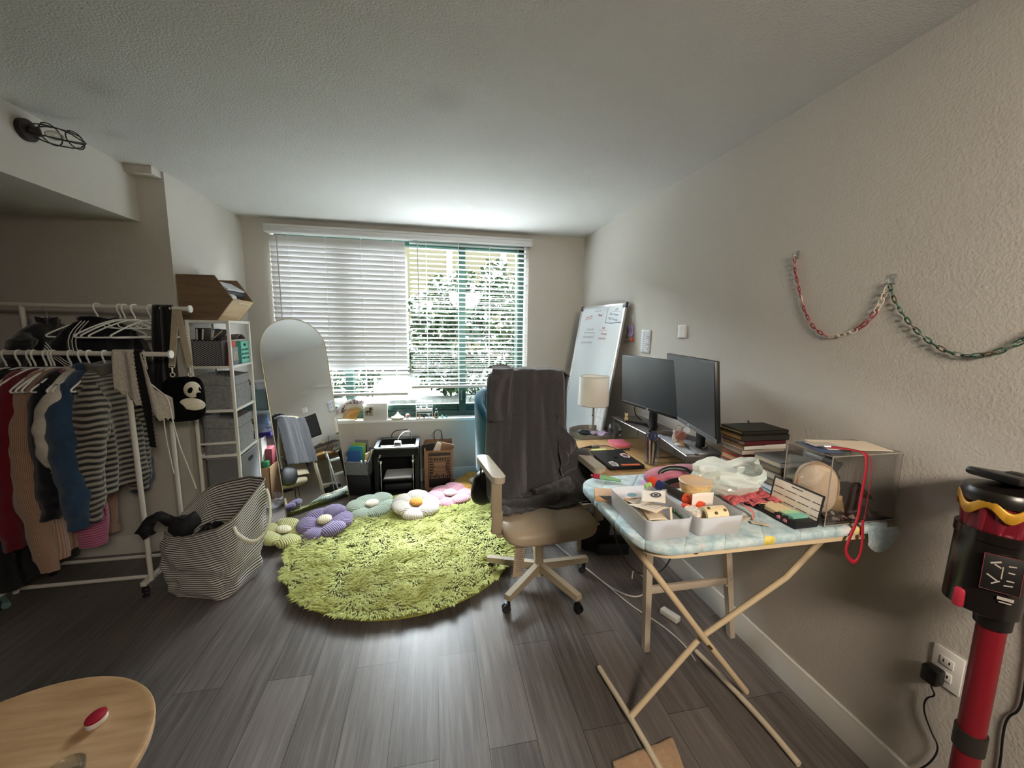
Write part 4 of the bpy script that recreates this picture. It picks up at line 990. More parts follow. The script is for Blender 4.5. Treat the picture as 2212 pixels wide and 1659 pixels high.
# ---------------------------------------------------------------- shaggy green rug
RC = (-.20, 2.70); RR = .765
rg = thing('shag_rug', 'round lime green shaggy rug in the middle of the floor', 'rug', (RC[0], RC[1], 0))
m = WB(rg); m.lathe([(0, .003), (RR - .01, .003), (RR, .008), (RR - .01, .016), (0, .016)], (RC[0], RC[1], 0), 96); obj('backing', m, mat('#98993f', .95), rg)
t = NT('rug_pile'); hi = t.n('ShaderNodeTexCoord'); f = t.noise(t.coord('Object'), 6, 4, .6); f2 = t.noise(t.coord('Object'), 60, 2)
cc = t.mixc(.5, t.ramp(f, [(.3, S('#8f963f')), (.55, S('#a5aa52')), (.75, S('#b9bb69'))]), t.ramp(f2, [(.3, S('#7f8536')), (.7, S('#bdbf76'))]))
PILE = t.done(t.bsdf(cc, .9, 0, None, .3, .2))
m = WB(rg); T3 = m.T; vs = []; fs = []
rr = random.Random(11); N = 33000
for i in range(N):
    a = rr.uniform(0, 2 * pi); q = RR * math.sqrt(rr.random()) * .995
    x, y = RC[0] + q * cos(a), RC[1] + q * sin(a)
    th_ = 3.6 * nz(x * 2.1, y * 2.1, 1) + 2.6 * nz(x * 7, y * 7, 4) - .9 + rr.uniform(-.35, .35)
    k = nz(x * 16, y * 16, 8); L = .044 + .015 * rr.random() + .012 * k; lean = .9 + .35 * nz(x * 9, y * 9, 6) + rr.uniform(-.2, .2)
    # tufts gather towards clump ridges
    gx = nz((x + .02) * 13, y * 13, 2) - nz((x - .02) * 13, y * 13, 2); gy = nz(x * 13, (y + .02) * 13, 2) - nz(x * 13, (y - .02) * 13, 2)
    d = Vector((cos(th_) + gx * 1.1, sin(th_) + gy * 1.1, 0)); d = d.normalized() if d.length > 0 else Vector((1, 0, 0))
    if q > RR - .05: d = (d + Vector((cos(a), sin(a), 0)) * .8).normalized()
    s = Vector((-d.y, d.x, 0)); w = .0040 + .0018 * rr.random(); b = Vector((x, y, .012)); o = len(vs)
    for j, (t_, ww) in enumerate(((0, 1.0), (.5, 1.15), (.85, .7))):
        p = b + d * (L * lean * t_ ** 1.5) + Vector((0, 0, L * .95 * (t_ - .28 * t_ * t_)))
        vs += [p - s * w * ww, p + s * w * ww + Vector((0, 0, .0)), p + Vector((0, 0, w * ww * .9)) - d * w * .3]
    tip = b + d * (L * lean * 1.05) + Vector((0, 0, L * .60)); vs.append(tip)
    for j in (0, 3):
        for e in range(3): g = (e + 1) % 3; fs.append([o + j + e, o + j + g, o + j + 3 + g, o + j + 3 + e])
    for e in range(3): fs.append([o + 6 + e, o + 6 + (e + 1) % 3, o + 9])
m.add(vs, fs); pile = obj('pile', m, PILE, rg, 80, weld=False); pile['kind'] = 'stuff'

# ---------------------------------------------------------------- things on the sill
ZS = .6365; yS = YB + .045
fn = thing('folding_fan', 'open bamboo folding fan with painted paper leaning on the sill beside the mirror', 'fan', (-.79, yS - .005, ZS))
FP = Vector((-.748, yS - .028, ZS + .012)); NS = 24; a0, a1 = R(62), R(176)
for k in range(NS):
    a = a0 + (a1 - a0) * k / (NS - 1); d = Vector((cos(a), 0, sin(a))); s = Vector((-d.z, 0, d.x))
    if k == 0 or k == NS - 1: w0, w1 = .003, .005
    else: w0, w1 = .0018, .0032
    p0, p1 = FP - d * .012, FP + d * .118; yo = Vector((0, .0006 * k, 0))
    m = WB(fn); m.add([p0 - s * w0 + yo, p0 + s * w0 + yo, p1 + s * w1 + yo, p1 - s * w1 + yo, p0 - s * w0 + yo + Vector((0, .0012, 0)), p0 + s * w0 + yo + Vector((0, .0012, 0)), p1 + s * w1 + yo + Vector((0, .0012, 0)), p1 - s * w1 + yo + Vector((0, .0012, 0))], [[0, 1, 2, 3], [7, 6, 5, 4], [0, 4, 5, 1], [1, 5, 6, 2], [2, 6, 7, 3], [3, 7, 4, 0]])
    obj('rib', m, mat('#c99a52', .5), fn)
t = NT('fan_paper'); v = t.coord('Object'); f = t.noise(v, 45, 4, .7); f2 = t.noise(v, 14, 3)
FPAP = t.done(t.bsdf(t.mixc(t.ramp(f2, [(.5, (0, 0, 0, 1)), (.6, (1, 1, 1, 1))]), S('#f4f1ea'), t.ramp(f, [(.42, S('#4a4048')), (.5, S('#c9a9b5')), (.6, S('#f2eee8'))])), .8))
m = WB(fn)
vs = []; fs = []
for k in range(NS * 2 - 1):
    a = a0 + (a1 - a0) * k / (2 * NS - 2); d = Vector((cos(a), 0, sin(a))); yo = Vector((0, .0003 * k + (.004 if k % 2 else .0), 0))
    vs += [FP + d * .088 + yo, FP + d * .196 + yo]
    if k: o = 2 * k; fs.append([o - 2, o - 1, o + 1, o])
m.add(vs, fs); obj('fan_leaf', m, FPAP, fn, 10, solid=.0006)
m = WB(fn); m.tube([FP, FP + Vector((.006, -.012, -.01)), FP + Vector((.0, -.03, -.03)), FP + Vector((-.004, -.034, -.10))], .0016, 6, sm=2); m.cyl(FP + Vector((-.004, -.034, -.098)), FP + Vector((-.005, -.034, -.15)), .004, .007, 10); obj('tassel', m, mat('#d8d0c2', .9), fn)

cl = thing('desk_calendar', 'desk calendar with an ink horse picture standing on the sill', 'calendar', (-.565, yS, ZS))
cx0, cx1 = -.672, -.452; zt = ZS + .157; yf, yt = yS - .045, yS - .005
CP = mat('#c9c6c0', .8)
m = WB(cl); m.add([(cx0, yf, ZS), (cx1, yf, ZS), (cx1, yt, zt), (cx0, yt, zt), (cx0, yf + .003, ZS), (cx1, yf + .003, ZS), (cx1, yt + .003, zt), (cx0, yt + .003, zt)], [[0, 1, 2, 3], [7, 6, 5, 4], [0, 4, 5, 1], [1, 5, 6, 2], [2, 6, 7, 3], [3, 7, 4, 0]]); obj('page', m, CP, cl)
m = WB(cl); m.add([(cx0, yt + .004, zt), (cx1, yt + .004, zt), (cx1, yS + .04, ZS), (cx0, yS + .04, ZS)], [[0, 1, 2, 3]]); obj('back_board', m, mat('#e9e7e2', .8), cl, solid=.003)
CT = frame((cx0, yf - .0008, ZS), (1, 0, 0), (0, yt - yf, zt - ZS))
m = WB(cl); m.T = m.T @ CT; m.quad((.010, .040, .0003), (.092, .040, .0003), (.092, .128, .0003), (.010, .128, .0003)); pic = obj('picture', m, mat('#a89c8b', .8, 0, .1, 30), cl)
m = WB(cl); m.T = m.T @ CT
def blob(P): m.add([(x, y, .0008) for x, y in P], [list(range(len(P)))])
blob([(.022, .086), (.030, .094), (.044, .092), (.054, .095), (.058, .108), (.062, .118), (.068, .124), (.070, .120), (.082, .108), (.085, .100), (.080, .098), (.074, .104), (.071, .098), (.070, .086), (.067, .078), (.052, .076), (.038, .077), (.028, .076)])
for a, b, c_, d_ in ((.026, .078, .024, .048), (.033, .077, .035, .050), (.056, .077, .053, .047), (.064, .080, .068, .048)): blob([(a, b), (a + .006, b), (c_ + .0035, d_), (c_, d_)])
blob([(.022, .088), (.017, .080), (.018, .066), (.024, .078)])
blob([(.056, .104), (.050, .112), (.056, .120), (.066, .127), (.064, .116)])
obj('horse_drawing', m, mat('#2c2a2c', .8), pic)
dn = [str(i) for i in range(1, 32)]
for rw in range(5):
    row = '  '.join('%2s' % d for d in dn[rw * 7:rw * 7 + 7])
    text('dates', row, .0092, CT @ Matrix.Translation((.105, .108 - rw * .0155, .001)), INK, cl, 'LEFT')
text('heading', 'JAN', .010, CT @ Matrix.Translation((.19, .143, .001)), INK, cl); text('heading', 'S  M  T  W  T  F  S', .0085, CT @ Matrix.Translation((.106, .124, .001)), mat('#8b8984', .8), cl, 'LEFT')

pt = thing('plate_stack', 'stack of small cream plates with white paper cones on the sill', 'plates', (-.355, yS - .03, ZS))
for k in range(3):
    m = WB(pt); m.lathe([(.03, 0), (.055, .004), (.061, .009), (.059, .010), (.0, .005)], (-.355, yS - .028, ZS + .007 * k), 32); obj('plate', m, mat('#d8d0ae', .4), pt)
m = WB(pt)
for x, y, r, h in ((-.375, .0, .024, .024), (-.333, .0, .024, .024), (-.355, .012, .03, .048)): m.cyl((x, yS - .028 + y, ZS + .021), (x, yS - .028 + y, ZS + .021 + h), r, .004, 6)
obj('paper_cone', m, mat('#f2f1ee', .6), pt)
def figure(label, x, y, z, parts, group='small figurines by the window'):
    th = thing('figurine', label, 'figurine', (x, y, z), 0, group)
    for nm, hexc, shapes in parts:
        m = MB()
        for s in shapes:
            if s[0] == 'e': m.ell(s[1], s[2], seg=18)
            else: m.cyl(s[1], s[2], s[3], s[4], 12)
        obj(nm, m, mat(hexc, .35), th)
    return th
yq = yS - .02
figure('white and red round figurine left of the small display shelf', -.262, yq - .012, ZS, (('body', '#d8dbe4', [('e', (0, 0, .034), (.019, .017, .020)), ('c', (-.008, 0, 0), (-.007, 0, .02), .005, .006), ('c', (.008, 0, 0), (.007, 0, .02), .005, .006)]), ('face', '#d96a58', [('e', (.010, -.012, .036), (.014, .008, .014))]), ('scarf', '#4a2a30', [('e', (.004, -.006, .022), (.02, .014, .006))])))
ds = thing('display_shelf', 'small white two-tier display shelf for figurines on the sill', 'display shelf', (-.10, yq, ZS))
sx0, sx1 = -.178, -.022
m = WB(ds)
for x in (sx0, sx1): m.prism([(yq - .035, ZS), (yq + .03, ZS), (yq + .03, ZS + .145), (yq + .0, ZS + .145), (yq - .0, ZS + .12), (yq - .035, ZS + .05)], x - .002, x + .002, 0, Matrix(((0, 0, 1, 0), (1, 0, 0, 0), (0, 1, 0, 0), (0, 0, 0, 1))))
obj('side_panel', m, mat('#dadadd', .3), ds)
for z, ya, yb in ((ZS + .002, yq - .035, yq + .028), (ZS + .088, yq - .012, yq + .028)):
    m = WB(ds); m.span((sx0, ya, z), (sx1, yb, z + .004)); obj('tier', m, mat('#e9e8e8', .3), ds)
m = WB(ds)
for y, z, h in ((yq - .035, ZS + .052, .005), (yq - .012, ZS + .080, .012), (yq - .010, ZS + .120, .005), (yq + .027, ZS + .062, .012), (yq + .028, ZS + .135, .012)): m.span((sx0, y, z), (sx1, y + .003, z + h))
obj('bar', m, mat('#e9e8e8', .3), ds)
figure('orange figurine with a black face on the lower tier of the display shelf', -.148, yq - .012, ZS + .007, (('body', '#d8892a', [('c', (0, 0, 0), (0, 0, .028), .006, .009)]), ('head', '#e0b890', [('e', (0, 0, .036), (.012, .010, .012))]), ('face', '#161418', [('e', (0, -.005, .036), (.0095, .008, .009))])))
figure('all black horned figurine on the lower tier of the display shelf', -.103, yq - .016, ZS + .007, (('body', '#18161b', [('e', (0, 0, .011), (.010, .009, .011)), ('e', (0, 0, .026), (.007, .007, .007))]), ('horn', '#18161b', [('c', (-.004, 0, .03), (-.008, 0, .044), .0018, .0008), ('c', (.004, 0, .03), (.008, 0, .044), .0018, .0008)])))
figure('pale spiky figurine on the lower tier of the display shelf', -.058, yq - .012, ZS + .007, (('body', '#b9b3b8', [('e', (0, 0, .012), (.009, .008, .012)), ('e', (0, 0, .030), (.012, .011, .011))]), ('spike', '#d9d5d8', [('c', (.01 * cos(R(a)), 0, .03 + .009 * sin(R(a))), (.024 * cos(R(a)), 0, .03 + .02 * sin(R(a))), .0025, .0006) for a in (20, 55, 90, 125, 160)])))
figure('white ghost shaped figurine on the upper tier of the display shelf', -.135, yq + .006, ZS + .093, (('body', '#e6e4ea', [('c', (0, 0, 0), (0, 0, .026), .013, .006), ('e', (0, 0, .027), (.007, .006, .007))]), ('face', '#8d8a92', [('e', (0, -.006, .018), (.004, .004, .008))])))
figure('white figurine in a yellow skirt on the upper tier of the display shelf', -.075, yq + .006, ZS + .093, (('body', '#dcd9e4', [('c', (0, 0, .010), (0, 0, .036), .006, .003), ('c', (0, 0, .036), (0, 0, .056), .003, .0012)]), ('skirt', '#e0b23a', [('c', (0, 0, 0), (0, 0, .012), .009, .011)])))
pf = thing('perfume_bottle', 'clear perfume bottle with an orange side and dark cap on the sill', 'bottle', (.017, yq, ZS))
m = WB(pf); m.lathe([(.020, 0), (.022, .004), (.022, .048), (.015, .062), (.006, .067), (.006, .074)], (.017, yq - .01, ZS), 24); obj('glass', m, clear_mat('perfume_glass', (.90, .90, .86, 1), .25), pf)
m = WB(pf); m.box((.001, yq - .028, ZS + .026), (.008, .004, .044)); obj('label', m, mat('#d7963f', .5), pf)
m = WB(pf); m.lathe([(.019, .002), (.020, .004), (.020, .030)], (.017, yq - .01, ZS), 24); obj('liquid', m, clear_mat('perfume_liquid', (.75, .76, .68, 1), .1), pf)
m = WB(pf); m.cyl((.017, yq - .01, ZS + .073), (.017, yq - .01, ZS + .092), .010, seg=16); obj('cap', m, mat('#2c2620', .3), pf)
figure('two-tone green round figurine right of the perfume bottle', .075, yq - .006, ZS, (('body', '#49a99a', [('e', (.004, -.004, .010), (.012, .011, .010))]), ('head', '#2e9166', [('e', (-.004, .002, .022), (.009, .009, .008))])))
figure('small dark teal figurine on the sill beside the teal armchair', .118, yq - .006, ZS, (('body', '#2f6470', [('e', (0, 0, .010), (.009, .009, .010)), ('e', (0, 0, .022), (.006, .006, .005))]),))

# ---------------------------------------------------------------- teal velvet armchair
tc = thing('tub_armchair', 'teal velvet tub armchair behind the beige office chair', 'armchair', (.68, 3.33, 0), 50)
TEALV = mat('#14566c', .85, 0, .12, 10, .15, 300, .25, .2)
def shell(u, v):
    a = R(-20 + 220 * u); r0 = .325
    e = .6 + .4 * sin(pi * u) ** .5
    z = .30 + (.65 * (.42 + .58 * sin(pi * u) ** .9)) * v
    return (a, r0, z)
m = MB()
def so(u, v): a, r, z = shell(u, v); r = r * (1 + .05 * v) ; return (r * cos(a), r * sin(a), z)
def si(u, v): a, r, z = shell(u, 1 - v); r = r * (1 + .05 * (1 - v)) - .075 - .006 * abs(sin(u * 34)); return (r * cos(a), r * sin(a), z)
def rim(u, v):
    a, r, z = shell(u, 1); r *= 1.05; b = pi * v; return ((r - .0375 + .0375 * cos(b)) * cos(a), (r - .0375 + .0375 * cos(b)) * sin(a), z + .032 * sin(b))
m.grid(so, 60, 16); m.grid(rim, 60, 8); m.grid(si, 120, 16); obj('back_shell', m, TEALV, tc, 50)
m = MB(); m.lathe([(.0, .30), (.28, .30), (.30, .33), (.30, .41), (.27, .44), (0, .45)], (0, 0, 0), 40); obj('seat', m, TEALV, tc)
for a in (45, 135, 225, 315): m = MB(); m.cyl((.23 * cos(R(a)), .23 * sin(R(a)), .31), (.26 * cos(R(a)), .26 * sin(R(a)), 0), .016, .011); obj('leg', m, mat('#2a211c', .5), tc)

# ---------------------------------------------------------------- beige office chair
oc = thing('office_chair', 'beige high-back office chair with a grey blanket over it in the middle of the room', 'office chair', (.605, 2.115, 0), 4)
LEA = mat('#b3a38c', .42, 0, .05, 12, .12, 120, 0, .4); FRM = mat('#a89a82', .4, 0, 0)
m = MB()
def seat(u, v):
    a = 2 * pi * u; e = .42; c, s = cos(a), sin(a); X = math.copysign(abs(c) ** e, c); Y = math.copysign(abs(s) ** e, s)
    b = pi * v - pi / 2; q = abs(cos(b)) ** .35
    hx = .265 + .02 * (Y < 0) * -Y; z = .443 + .052 * math.copysign(abs(sin(b)) ** .8, sin(b)) - (.05 * max(0, -Y * q - .45) ** 1.5 if sin(b) > -2 else 0) + .010 * cos(X * q * 1.5) * (b > 0)
    return (hx * X * q, .262 * Y * q - .012, z)
m.grid(seat, 72, 28); obj('seat', m, LEA, oc, 60)
m = MB()
def bk(u, v):
    a = 2 * pi * u; c, s = cos(a), sin(a); X = math.copysign(abs(c) ** .45, c); D = math.copysign(abs(s) ** .6, s)
    z = .50 + .75 * v; w = (.245 - .02 * v) * (1 - max(0, v - .93) ** 2 * 60 * .28); yb = .255 + .07 * v - .03 * sin(v * 5)
    return (w * X, yb + .035 * D + .04 * (X * X) * -.5, z)
m.grid(bk, 48, 36); m.grid(lambda u, v: tuple(Vector(bk(u, 1)) * (1 - v) + Vector((0, .31, 1.252)) * v), 48, 4); obj('backrest', m, LEA, oc, 60)
for s in (-1, 1):
    m = MB(); m.prism(rrect(.40, .074, .035), 0, .034, 0, Matrix.Translation((s * .302, .015, .722)) @ Matrix.Rotation(R(2), 4, 'Y') @ Matrix.Rotation(R(90 + s * -3), 4, 'Z'))
    b = obj('arm_pad', m, mat('#c2b6a4', .32, 0, .05, 12, .08, 120, 0, .6), oc, 30)
    m = MB(); m.box((s * .302, -.152, .625), (.058, .024, .20), bev=.008); m.box((s * .298, -.152, .50), (.058, .026, .13), (0, s * -4, 0), bev=.010)
    m.box((s * .305, .02, .708), (.024, .34, .018), bev=.005); m.box((s * .22, -.15, .425), (.16, .05, .016), bev=.004); obj('arm_support', m, FRM, oc)
m = MB(); m.cyl((0, 0, .09), (0, 0, .285), .026, seg=20); m.cyl((0, 0, .285), (0, 0, .36), .014, seg=16, mi=1); m.box((0, 0, .365), (.16, .20, .03), bev=.006, mi=1); m.cyl((0, 0, .055), (0, 0, .13), .034, .030, 20); obj('gas_column', m, [FRM, BLACKP], oc)
for k in range(5):
    a = R(4 + 72 * k); d = Vector((cos(a), sin(a), 0)); s = Vector((-sin(a), cos(a), 0)); m = MB()
    P = [(0.028, .086, .132), (.33, .078, .108)]; vs = []
    for r_, z0, z1 in P:
        for w, z in ((-.021, z0), (.021, z0), (.017, z1), (-.017, z1)): vs.append(d * r_ + s * w + Vector((0, 0, z)))
    m.add(vs, [[0, 1, 2, 3], [7, 6, 5, 4], [0, 4, 5, 1], [1, 5, 6, 2], [2, 6, 7, 3], [3, 7, 4, 0]]); lg = obj('base_leg', m, FRM, oc)
    m = MB(); c = d * .312
    ca = a + 1.2 + .9 * k; cd = Vector((cos(ca), sin(ca), 0)); co = Vector((-cd.y, cd.x, 0)) * .014
    zb = .018 if k == 2 else 0
    for q in (-1, 1): m.cyl(c + co + cd * (q * .014) + Vector((0, 0, .024 + zb)), c + co + cd * (q * .005) + Vector((0, 0, .024 + zb)), .024 - zb * .1, seg=20)
    m.cyl(c + Vector((0, 0, .05)), c + Vector((0, 0, .082)), .008, seg=10); m.box(c + co * .5 + Vector((0, 0, .046 + zb * .5)), (.036, .030, .018), (0, 0, math.degrees(ca)), bev=.006); obj('caster', m, BLACKP, lg)
m = MB(); m.box((-.170, -.15, .275), (.060, .0025, .24), (4, 3, 6), bev=.0005); tg = obj('paper_tag', m, mat('#b9a68f', .8), oc)
m = MB()
for k in range(15): m.box((-.170 - .0035 + .00045 * k + .002, -.1525 + (k - 7) * .0010, .36 - .012 * k), (.044 if k % 4 else .03, .0012, .0022), (4, 3, 6))
obj('small_print', m, mat('#6e5f50', .8), tg)
# blanket
bl = MB()
BLK = mat('#4a484c', .95, 0, .18, 120, .8, 200, .35, .1)
TC = Matrix.Translation((.605, 2.115, 0)) @ Matrix.Rotation(R(4), 4, 'Z')
def path(v):
    # (y, z): back side up over the top, down the front of the backrest, out over the seat
    P = [(.40, .62), (.395, .85), (.395, 1.10), (.385, 1.235), (.34, 1.275), (.275, 1.265), (.245, 1.20), (.215, 1.00), (.185, .80), (.150, .62), (.105, .525), (.03, .505), (-.06, .510)]
    k = v * (len(P) - 1); i = min(len(P) - 2, int(k)); f = k - i; f = f
    return P[i][0] * (1 - f) + P[i + 1][0] * f, P[i][1] * (1 - f) + P[i + 1][1] * f
def blf(u, v):
    y, z = path(v); X = 2 * u - 1
    front = max(0, min(1, (v - .40) / .25)); low = max(0, min(1, (v - .62) / .3)); back_ = max(0, (.30 - v) / .3)
    hw = .255 + .005 * front + .045 * low + .02 * back_
    x = X * hw + .018 + .035 * low * max(0, X) + .006 * sin(v * 7) - .02 * front * (1 - low) * (1 - X) * .5
    ph = 2.3 * nz(v * 2.2, X * 1.2, 3)
    amp = .004 + .020 * front + .010 * low + .012 * back_
    cx2 = X - .25 + (1 - v) * 1.1 * (X - .2)
    w1 = X * (1.9 - 1.3 * v) + 1.1 * (v - .4) * (X < .2) * (.2 - X) + .6 * nz(X * .9, v * 1.6, 3)
    fold = amp * .8 * ((abs(sin(w1 * 5.2 + .7)) ** .7 - .5) * (.25 + .75 * max(0, min(1, (v - .45) * 3))) + 1.5 * nz(X * 2.2, v * 3.2, 9) + .8 * nz(X * 5, v * 7, 3) + .5 * low * sin(w1 * 12 + 2 * v))
    edge = max(0, abs(X) - .80) / .20
    y2 = y - fold * (1 if v > .38 else -1) * (.3 if .28 < v < .42 else 1) + (.10 * edge ** 1.4 if v > .36 else -.06 * edge ** 1.4)
    z2 = z + (.010 * nz(X * 5, v * 4, 2)) - .05 * (max(0, abs(X) - .55) / .45) ** 2.2 * max(0, 1 - abs(v - .36) / .16) + (.030 * low * abs(nz(X * 6 + 3, v * 9, 5)) if v > .85 else 0)
    if v > .55 and X > .55: x += .05 * low * (X - .55); 
    if v > .9: y2 += .035 * nz(X * 3.2, 4) - .02 + .05 * (X > .2) * (X - .2)
    return tuple(TC @ Vector((x, y2, z2)))
bl.grid(blf, 130, 130)
# doubled-over strip at the top left
def dbl(u, v):
    y, z = path(.30 + .30 * v); X = -.93 + .50 * u
    x = X * .262 - .01 * v + .015 * sin(v * 5); e = min(1, 6 * u * (1 - u) + .2)
    return tuple(TC @ Vector((x, y - (.026 if v > .2 else .0) * e - .012 * e * sin(u * 6 + 2 * nz(v * 3, 1)) * min(1, v * 2) + .012 * max(0, v - .7) * 3, z + .02 * (1 - min(1, v * 4)) * e + .008)))
bl.grid(dbl, 40, 70)
# bunched hem rolls on the seat and over the right armrest
for k, (P, rad) in enumerate(((((-.235, .02, .51), (-.10, -.03, .515), (.04, -.02, .53), (.13, .03, .54), (.215, .10, .53), (.262, .13, .56)), .034), (((-.02, .035, .545), (.08, .06, .565), (.17, .10, .56), (.245, .14, .58)), .03), (((.20, .17, .64), (.27, .14, .70), (.315, .10, .745), (.345, .09, .70), (.345, .10, .60)), .045))):
    m2 = MB(); m2.tube([TC @ Vector(p) for p in P], [rad * .5] + [rad] * 60 if False else rad, 18, sm=3)
    for v_ in m2.v: v_ += Vector((nz(v_.x * 24, v_.y * 24, v_.z * 24), nz(v_.y * 24, v_.z * 24, 5), nz(v_.z * 24, v_.x * 24, 8))) * .014
    bl.add([v_.copy() for v_ in m2.v], m2.f)
# the part pulled across the right armrest
def arm(u, v):
    x = .17 + .175 * u; z = .99 - .27 * u ** .8 - .34 * v * (1 - .2 * u); y = .19 - .10 * u - .05 * v + .022 * sin(u * 11 + v * 5) + .014 * nz(u * 6, v * 6)
    return tuple(TC @ Vector((x + .015 * nz(v * 4, u * 3), y, z)))
bl.grid(arm, 40, 40)
solo('blanket', bl, BLK, 'dark grey plush blanket draped over the beige office chair', 'blanket', ang=80, solid=.008)
# small grey folding step ladder standing between the desk and the armchair
sl_ = thing('step_ladder', 'grey folding step ladder seen in the mirror, standing behind the office chair', 'step ladder', (.84, 2.80, 0))
LD = mat('#b4b4b2', .35, .3); la0, la1 = Vector((.80, 2.72, 0)), Vector((.93, 2.88, 0)); lu = Vector((.10, -.08, 0))
m = WB(sl_); m.tube([la0 + Vector((0, 0, .008)), la0 + lu * .9 + Vector((0, 0, .66)), la0 + lu + Vector((.02, -.015, .72)), la0 + lu + Vector((.06, -.045, .71)), la0 + lu + Vector((.075, -.055, .64))], .010, 10, sm=2); m.tube([la1 + Vector((0, 0, .008)), la1 + lu * .9 + Vector((0, 0, .66)), la1 + lu + Vector((.02, -.015, .72)), la1 + lu + Vector((.06, -.045, .71)), la1 + lu + Vector((.075, -.055, .64))], .010, 10, sm=2); obj('rail', m, LD, sl_)
for z in (.18, .38, .58):
    c = (la0 + la1) / 2 + lu * (z / .72) + Vector((0, 0, z)); d_ = la1 - la0
    m = WB(sl_); m.box(c, (d_.length - .01, .055, .035), (0, 0, math.degrees(math.atan2(d_.y, d_.x))), bev=.006); obj('tread', m, LD, sl_)
for a_ in (la0, la1): m = WB(sl_); m.tube([a_ + lu * 2.6 + Vector((0, 0, .008)), a_ + lu * 1.1 + Vector((0, 0, .60))], .008, 8); obj('rear_leg', m, LD, sl_)
# black bag hanging behind the left armrest
hb = thing('handbag', 'black quilted handbag hanging low behind the left armrest of the office chair', 'handbag', (.31, 2.41, .40))
m = WB(hb); m.T = m.T @ Matrix.Translation((.315, 2.42, .50)) @ Matrix.Rotation(R(35), 4, 'Z'); m.ell((0, 0, 0), (.105, .05, .115), (0, 14, 0), 32, e=.8)
for v in m.v: v += Vector((0, 0, .006 * nz(v.x * 30, v.y * 30)))
obj('body', m, mat('#141316', .45, 0, .3, 12, .3, 40), hb)
m = WB(hb); m.tube([(.28, 2.37, .585), (.285, 2.38, .66), (.305, 2.37, .735), (.33, 2.375, .762), (.345, 2.41, .70), (.34, 2.44, .585)], .006, 8, sm=2); obj('strap', m, mat('#1a1718', .5), hb)
m = WB(hb); m.ell((.262, 2.362, .545), (.012, .010, .018)); obj('clasp', m, mat('#b08a3e', .3, .9), hb)
# ---------------------------------------------------------------- whiteboard leaning on the right wall
wb = thing('whiteboard', 'tall whiteboard with red blue and grey marker notes leaning on the right wall', 'whiteboard', (1.24, 3.23, 0))
wx = Vector((.093, -.996, 0)).normalized(); wt = Vector((1.432, 3.225, 1.732)); wbm = Vector((1.155, 3.20, .012)); wy = (wt - wbm); WHt = wy.length; wy.normalize()
WT = frame(wbm, wx, wy); WWd = .745
m = WB(wb); m.T = m.T @ WT; m.span((-WWd / 2, 0, -.010), (WWd / 2, WHt, 0)); obj('board', m, mat('#dfe5e9', .18, 0, 0, 15, 0, 60, 0, .5), wb)
m = WB(wb); m.T = m.T @ WT
for a, b in (((-WWd / 2 - .006, -.006, -.012), (-WWd / 2 + .014, WHt + .006, .006)), ((WWd / 2 - .014, -.006, -.012), (WWd / 2 + .006, WHt + .006, .006)), ((-WWd / 2, -.006, -.012), (WWd / 2, .014, .006)), ((-WWd / 2, WHt - .014, -.012), (WWd / 2, WHt + .006, .006))): m.span(a, b, bev=.002)
obj('frame', m, mat('#c9cbcc', .35, .5), wb)
m = WB(wb); m.T = m.T @ WT
for sx in (-1, 1):
    for y in (0, WHt): m.box((sx * (WWd / 2 - .010), y + (-.010 if y else .010), -.003), (.046, .046, .024), bev=.006)
obj('corner', m, mat('#3f4144', .4), wb)
m = WB(wb); m.T = m.T @ WT
P0 = (WWd / 2 - .05, WHt - .55); 
m.add([(WWd / 2 - .022, WHt - .36, .001), (WWd / 2 - .022, .55, .001), (WWd / 2 - .16, .55, .001), (WWd / 2 - .10, WHt - .75, .001)], [[0, 1, 2, 3]]); sl = obj('paper_strip', m, mat('#f2f1ee', .7), wb)
m = WB(wb); m.T = m.T @ WT
for k in range(7): y = WHt - .50 - .085 * k; m.box((WWd / 2 - .06 - .007 * k, y, .0015), (.055 + .013 * k, .0025, .0006))
m.box((WWd / 2 - .055, WHt - .72, .0015), (.002, .35, .0006), (0, 0, -8)); obj('ruled_line', m, mat('#b9bcc2', .8), sl)
def wtxt(s, x, y, size, mt, rot=0): text('handwriting', s, size, WT @ Matrix.Translation((x, WHt - y, .0012)) @ Matrix.Rotation(R(rot), 4, 'Z') @ Matrix.Shear('XY', 4, (.18, 0)) if False else WT @ Matrix.Translation((x, WHt - y, .0012)) @ Matrix.Rotation(R(rot), 4, 'Z'), mt, wb)
wtxt('clean code', -.20, .088, .028, REDINK, 6); wtxt('Myles!', .0, .080, .031, REDINK, -2)
wtxt('UPS', .255, .042, .028, BLUEINK, 6); wtxt('Evan Tanner', .225, .080, .027, BLUEINK, -6); wtxt('Bag Thursday', .222, .118, .027, BLUEINK, -8)
wtxt('To Do List', -.14, .205, .031, mat('#6b7076', .7), 3); wtxt('- Don\'t waste on it', -.15, .272, .028, mat('#6b7076', .7), 2); wtxt('- Get lip stuff away', -.17, .322, .028, mat('#6b7076', .7), 2)
wtxt('Buy', .10, .190, .032, REDINK, 0); wtxt('lab tapes', .12, .240, .028, REDINK, -2); wtxt('make food', .10, .280, .028, REDINK, 0)
m = WB(wb); m.T = m.T @ WT
def stroke(P, w=.0022): m.tube([(x, WHt - y, .0012) for x, y in P], w * .5, 4)
stroke([(.115, .02), (.112, .08), (.108, .15)]); stroke([(.105, .146), (.20, .153), (.345, .146)], .006); stroke([(.20, .056), (.255, .060), (.31, .062)])
obj('blue_line', m, BLUEINK, wb)
m = WB(wb); m.T = m.T @ WT; stroke([(.03, .212), (.10, .210), (.165, .212)], .003); stroke([(-.27, .116), (-.21, .108), (-.14, .102)], .003); obj('red_line', m, REDINK, wb)
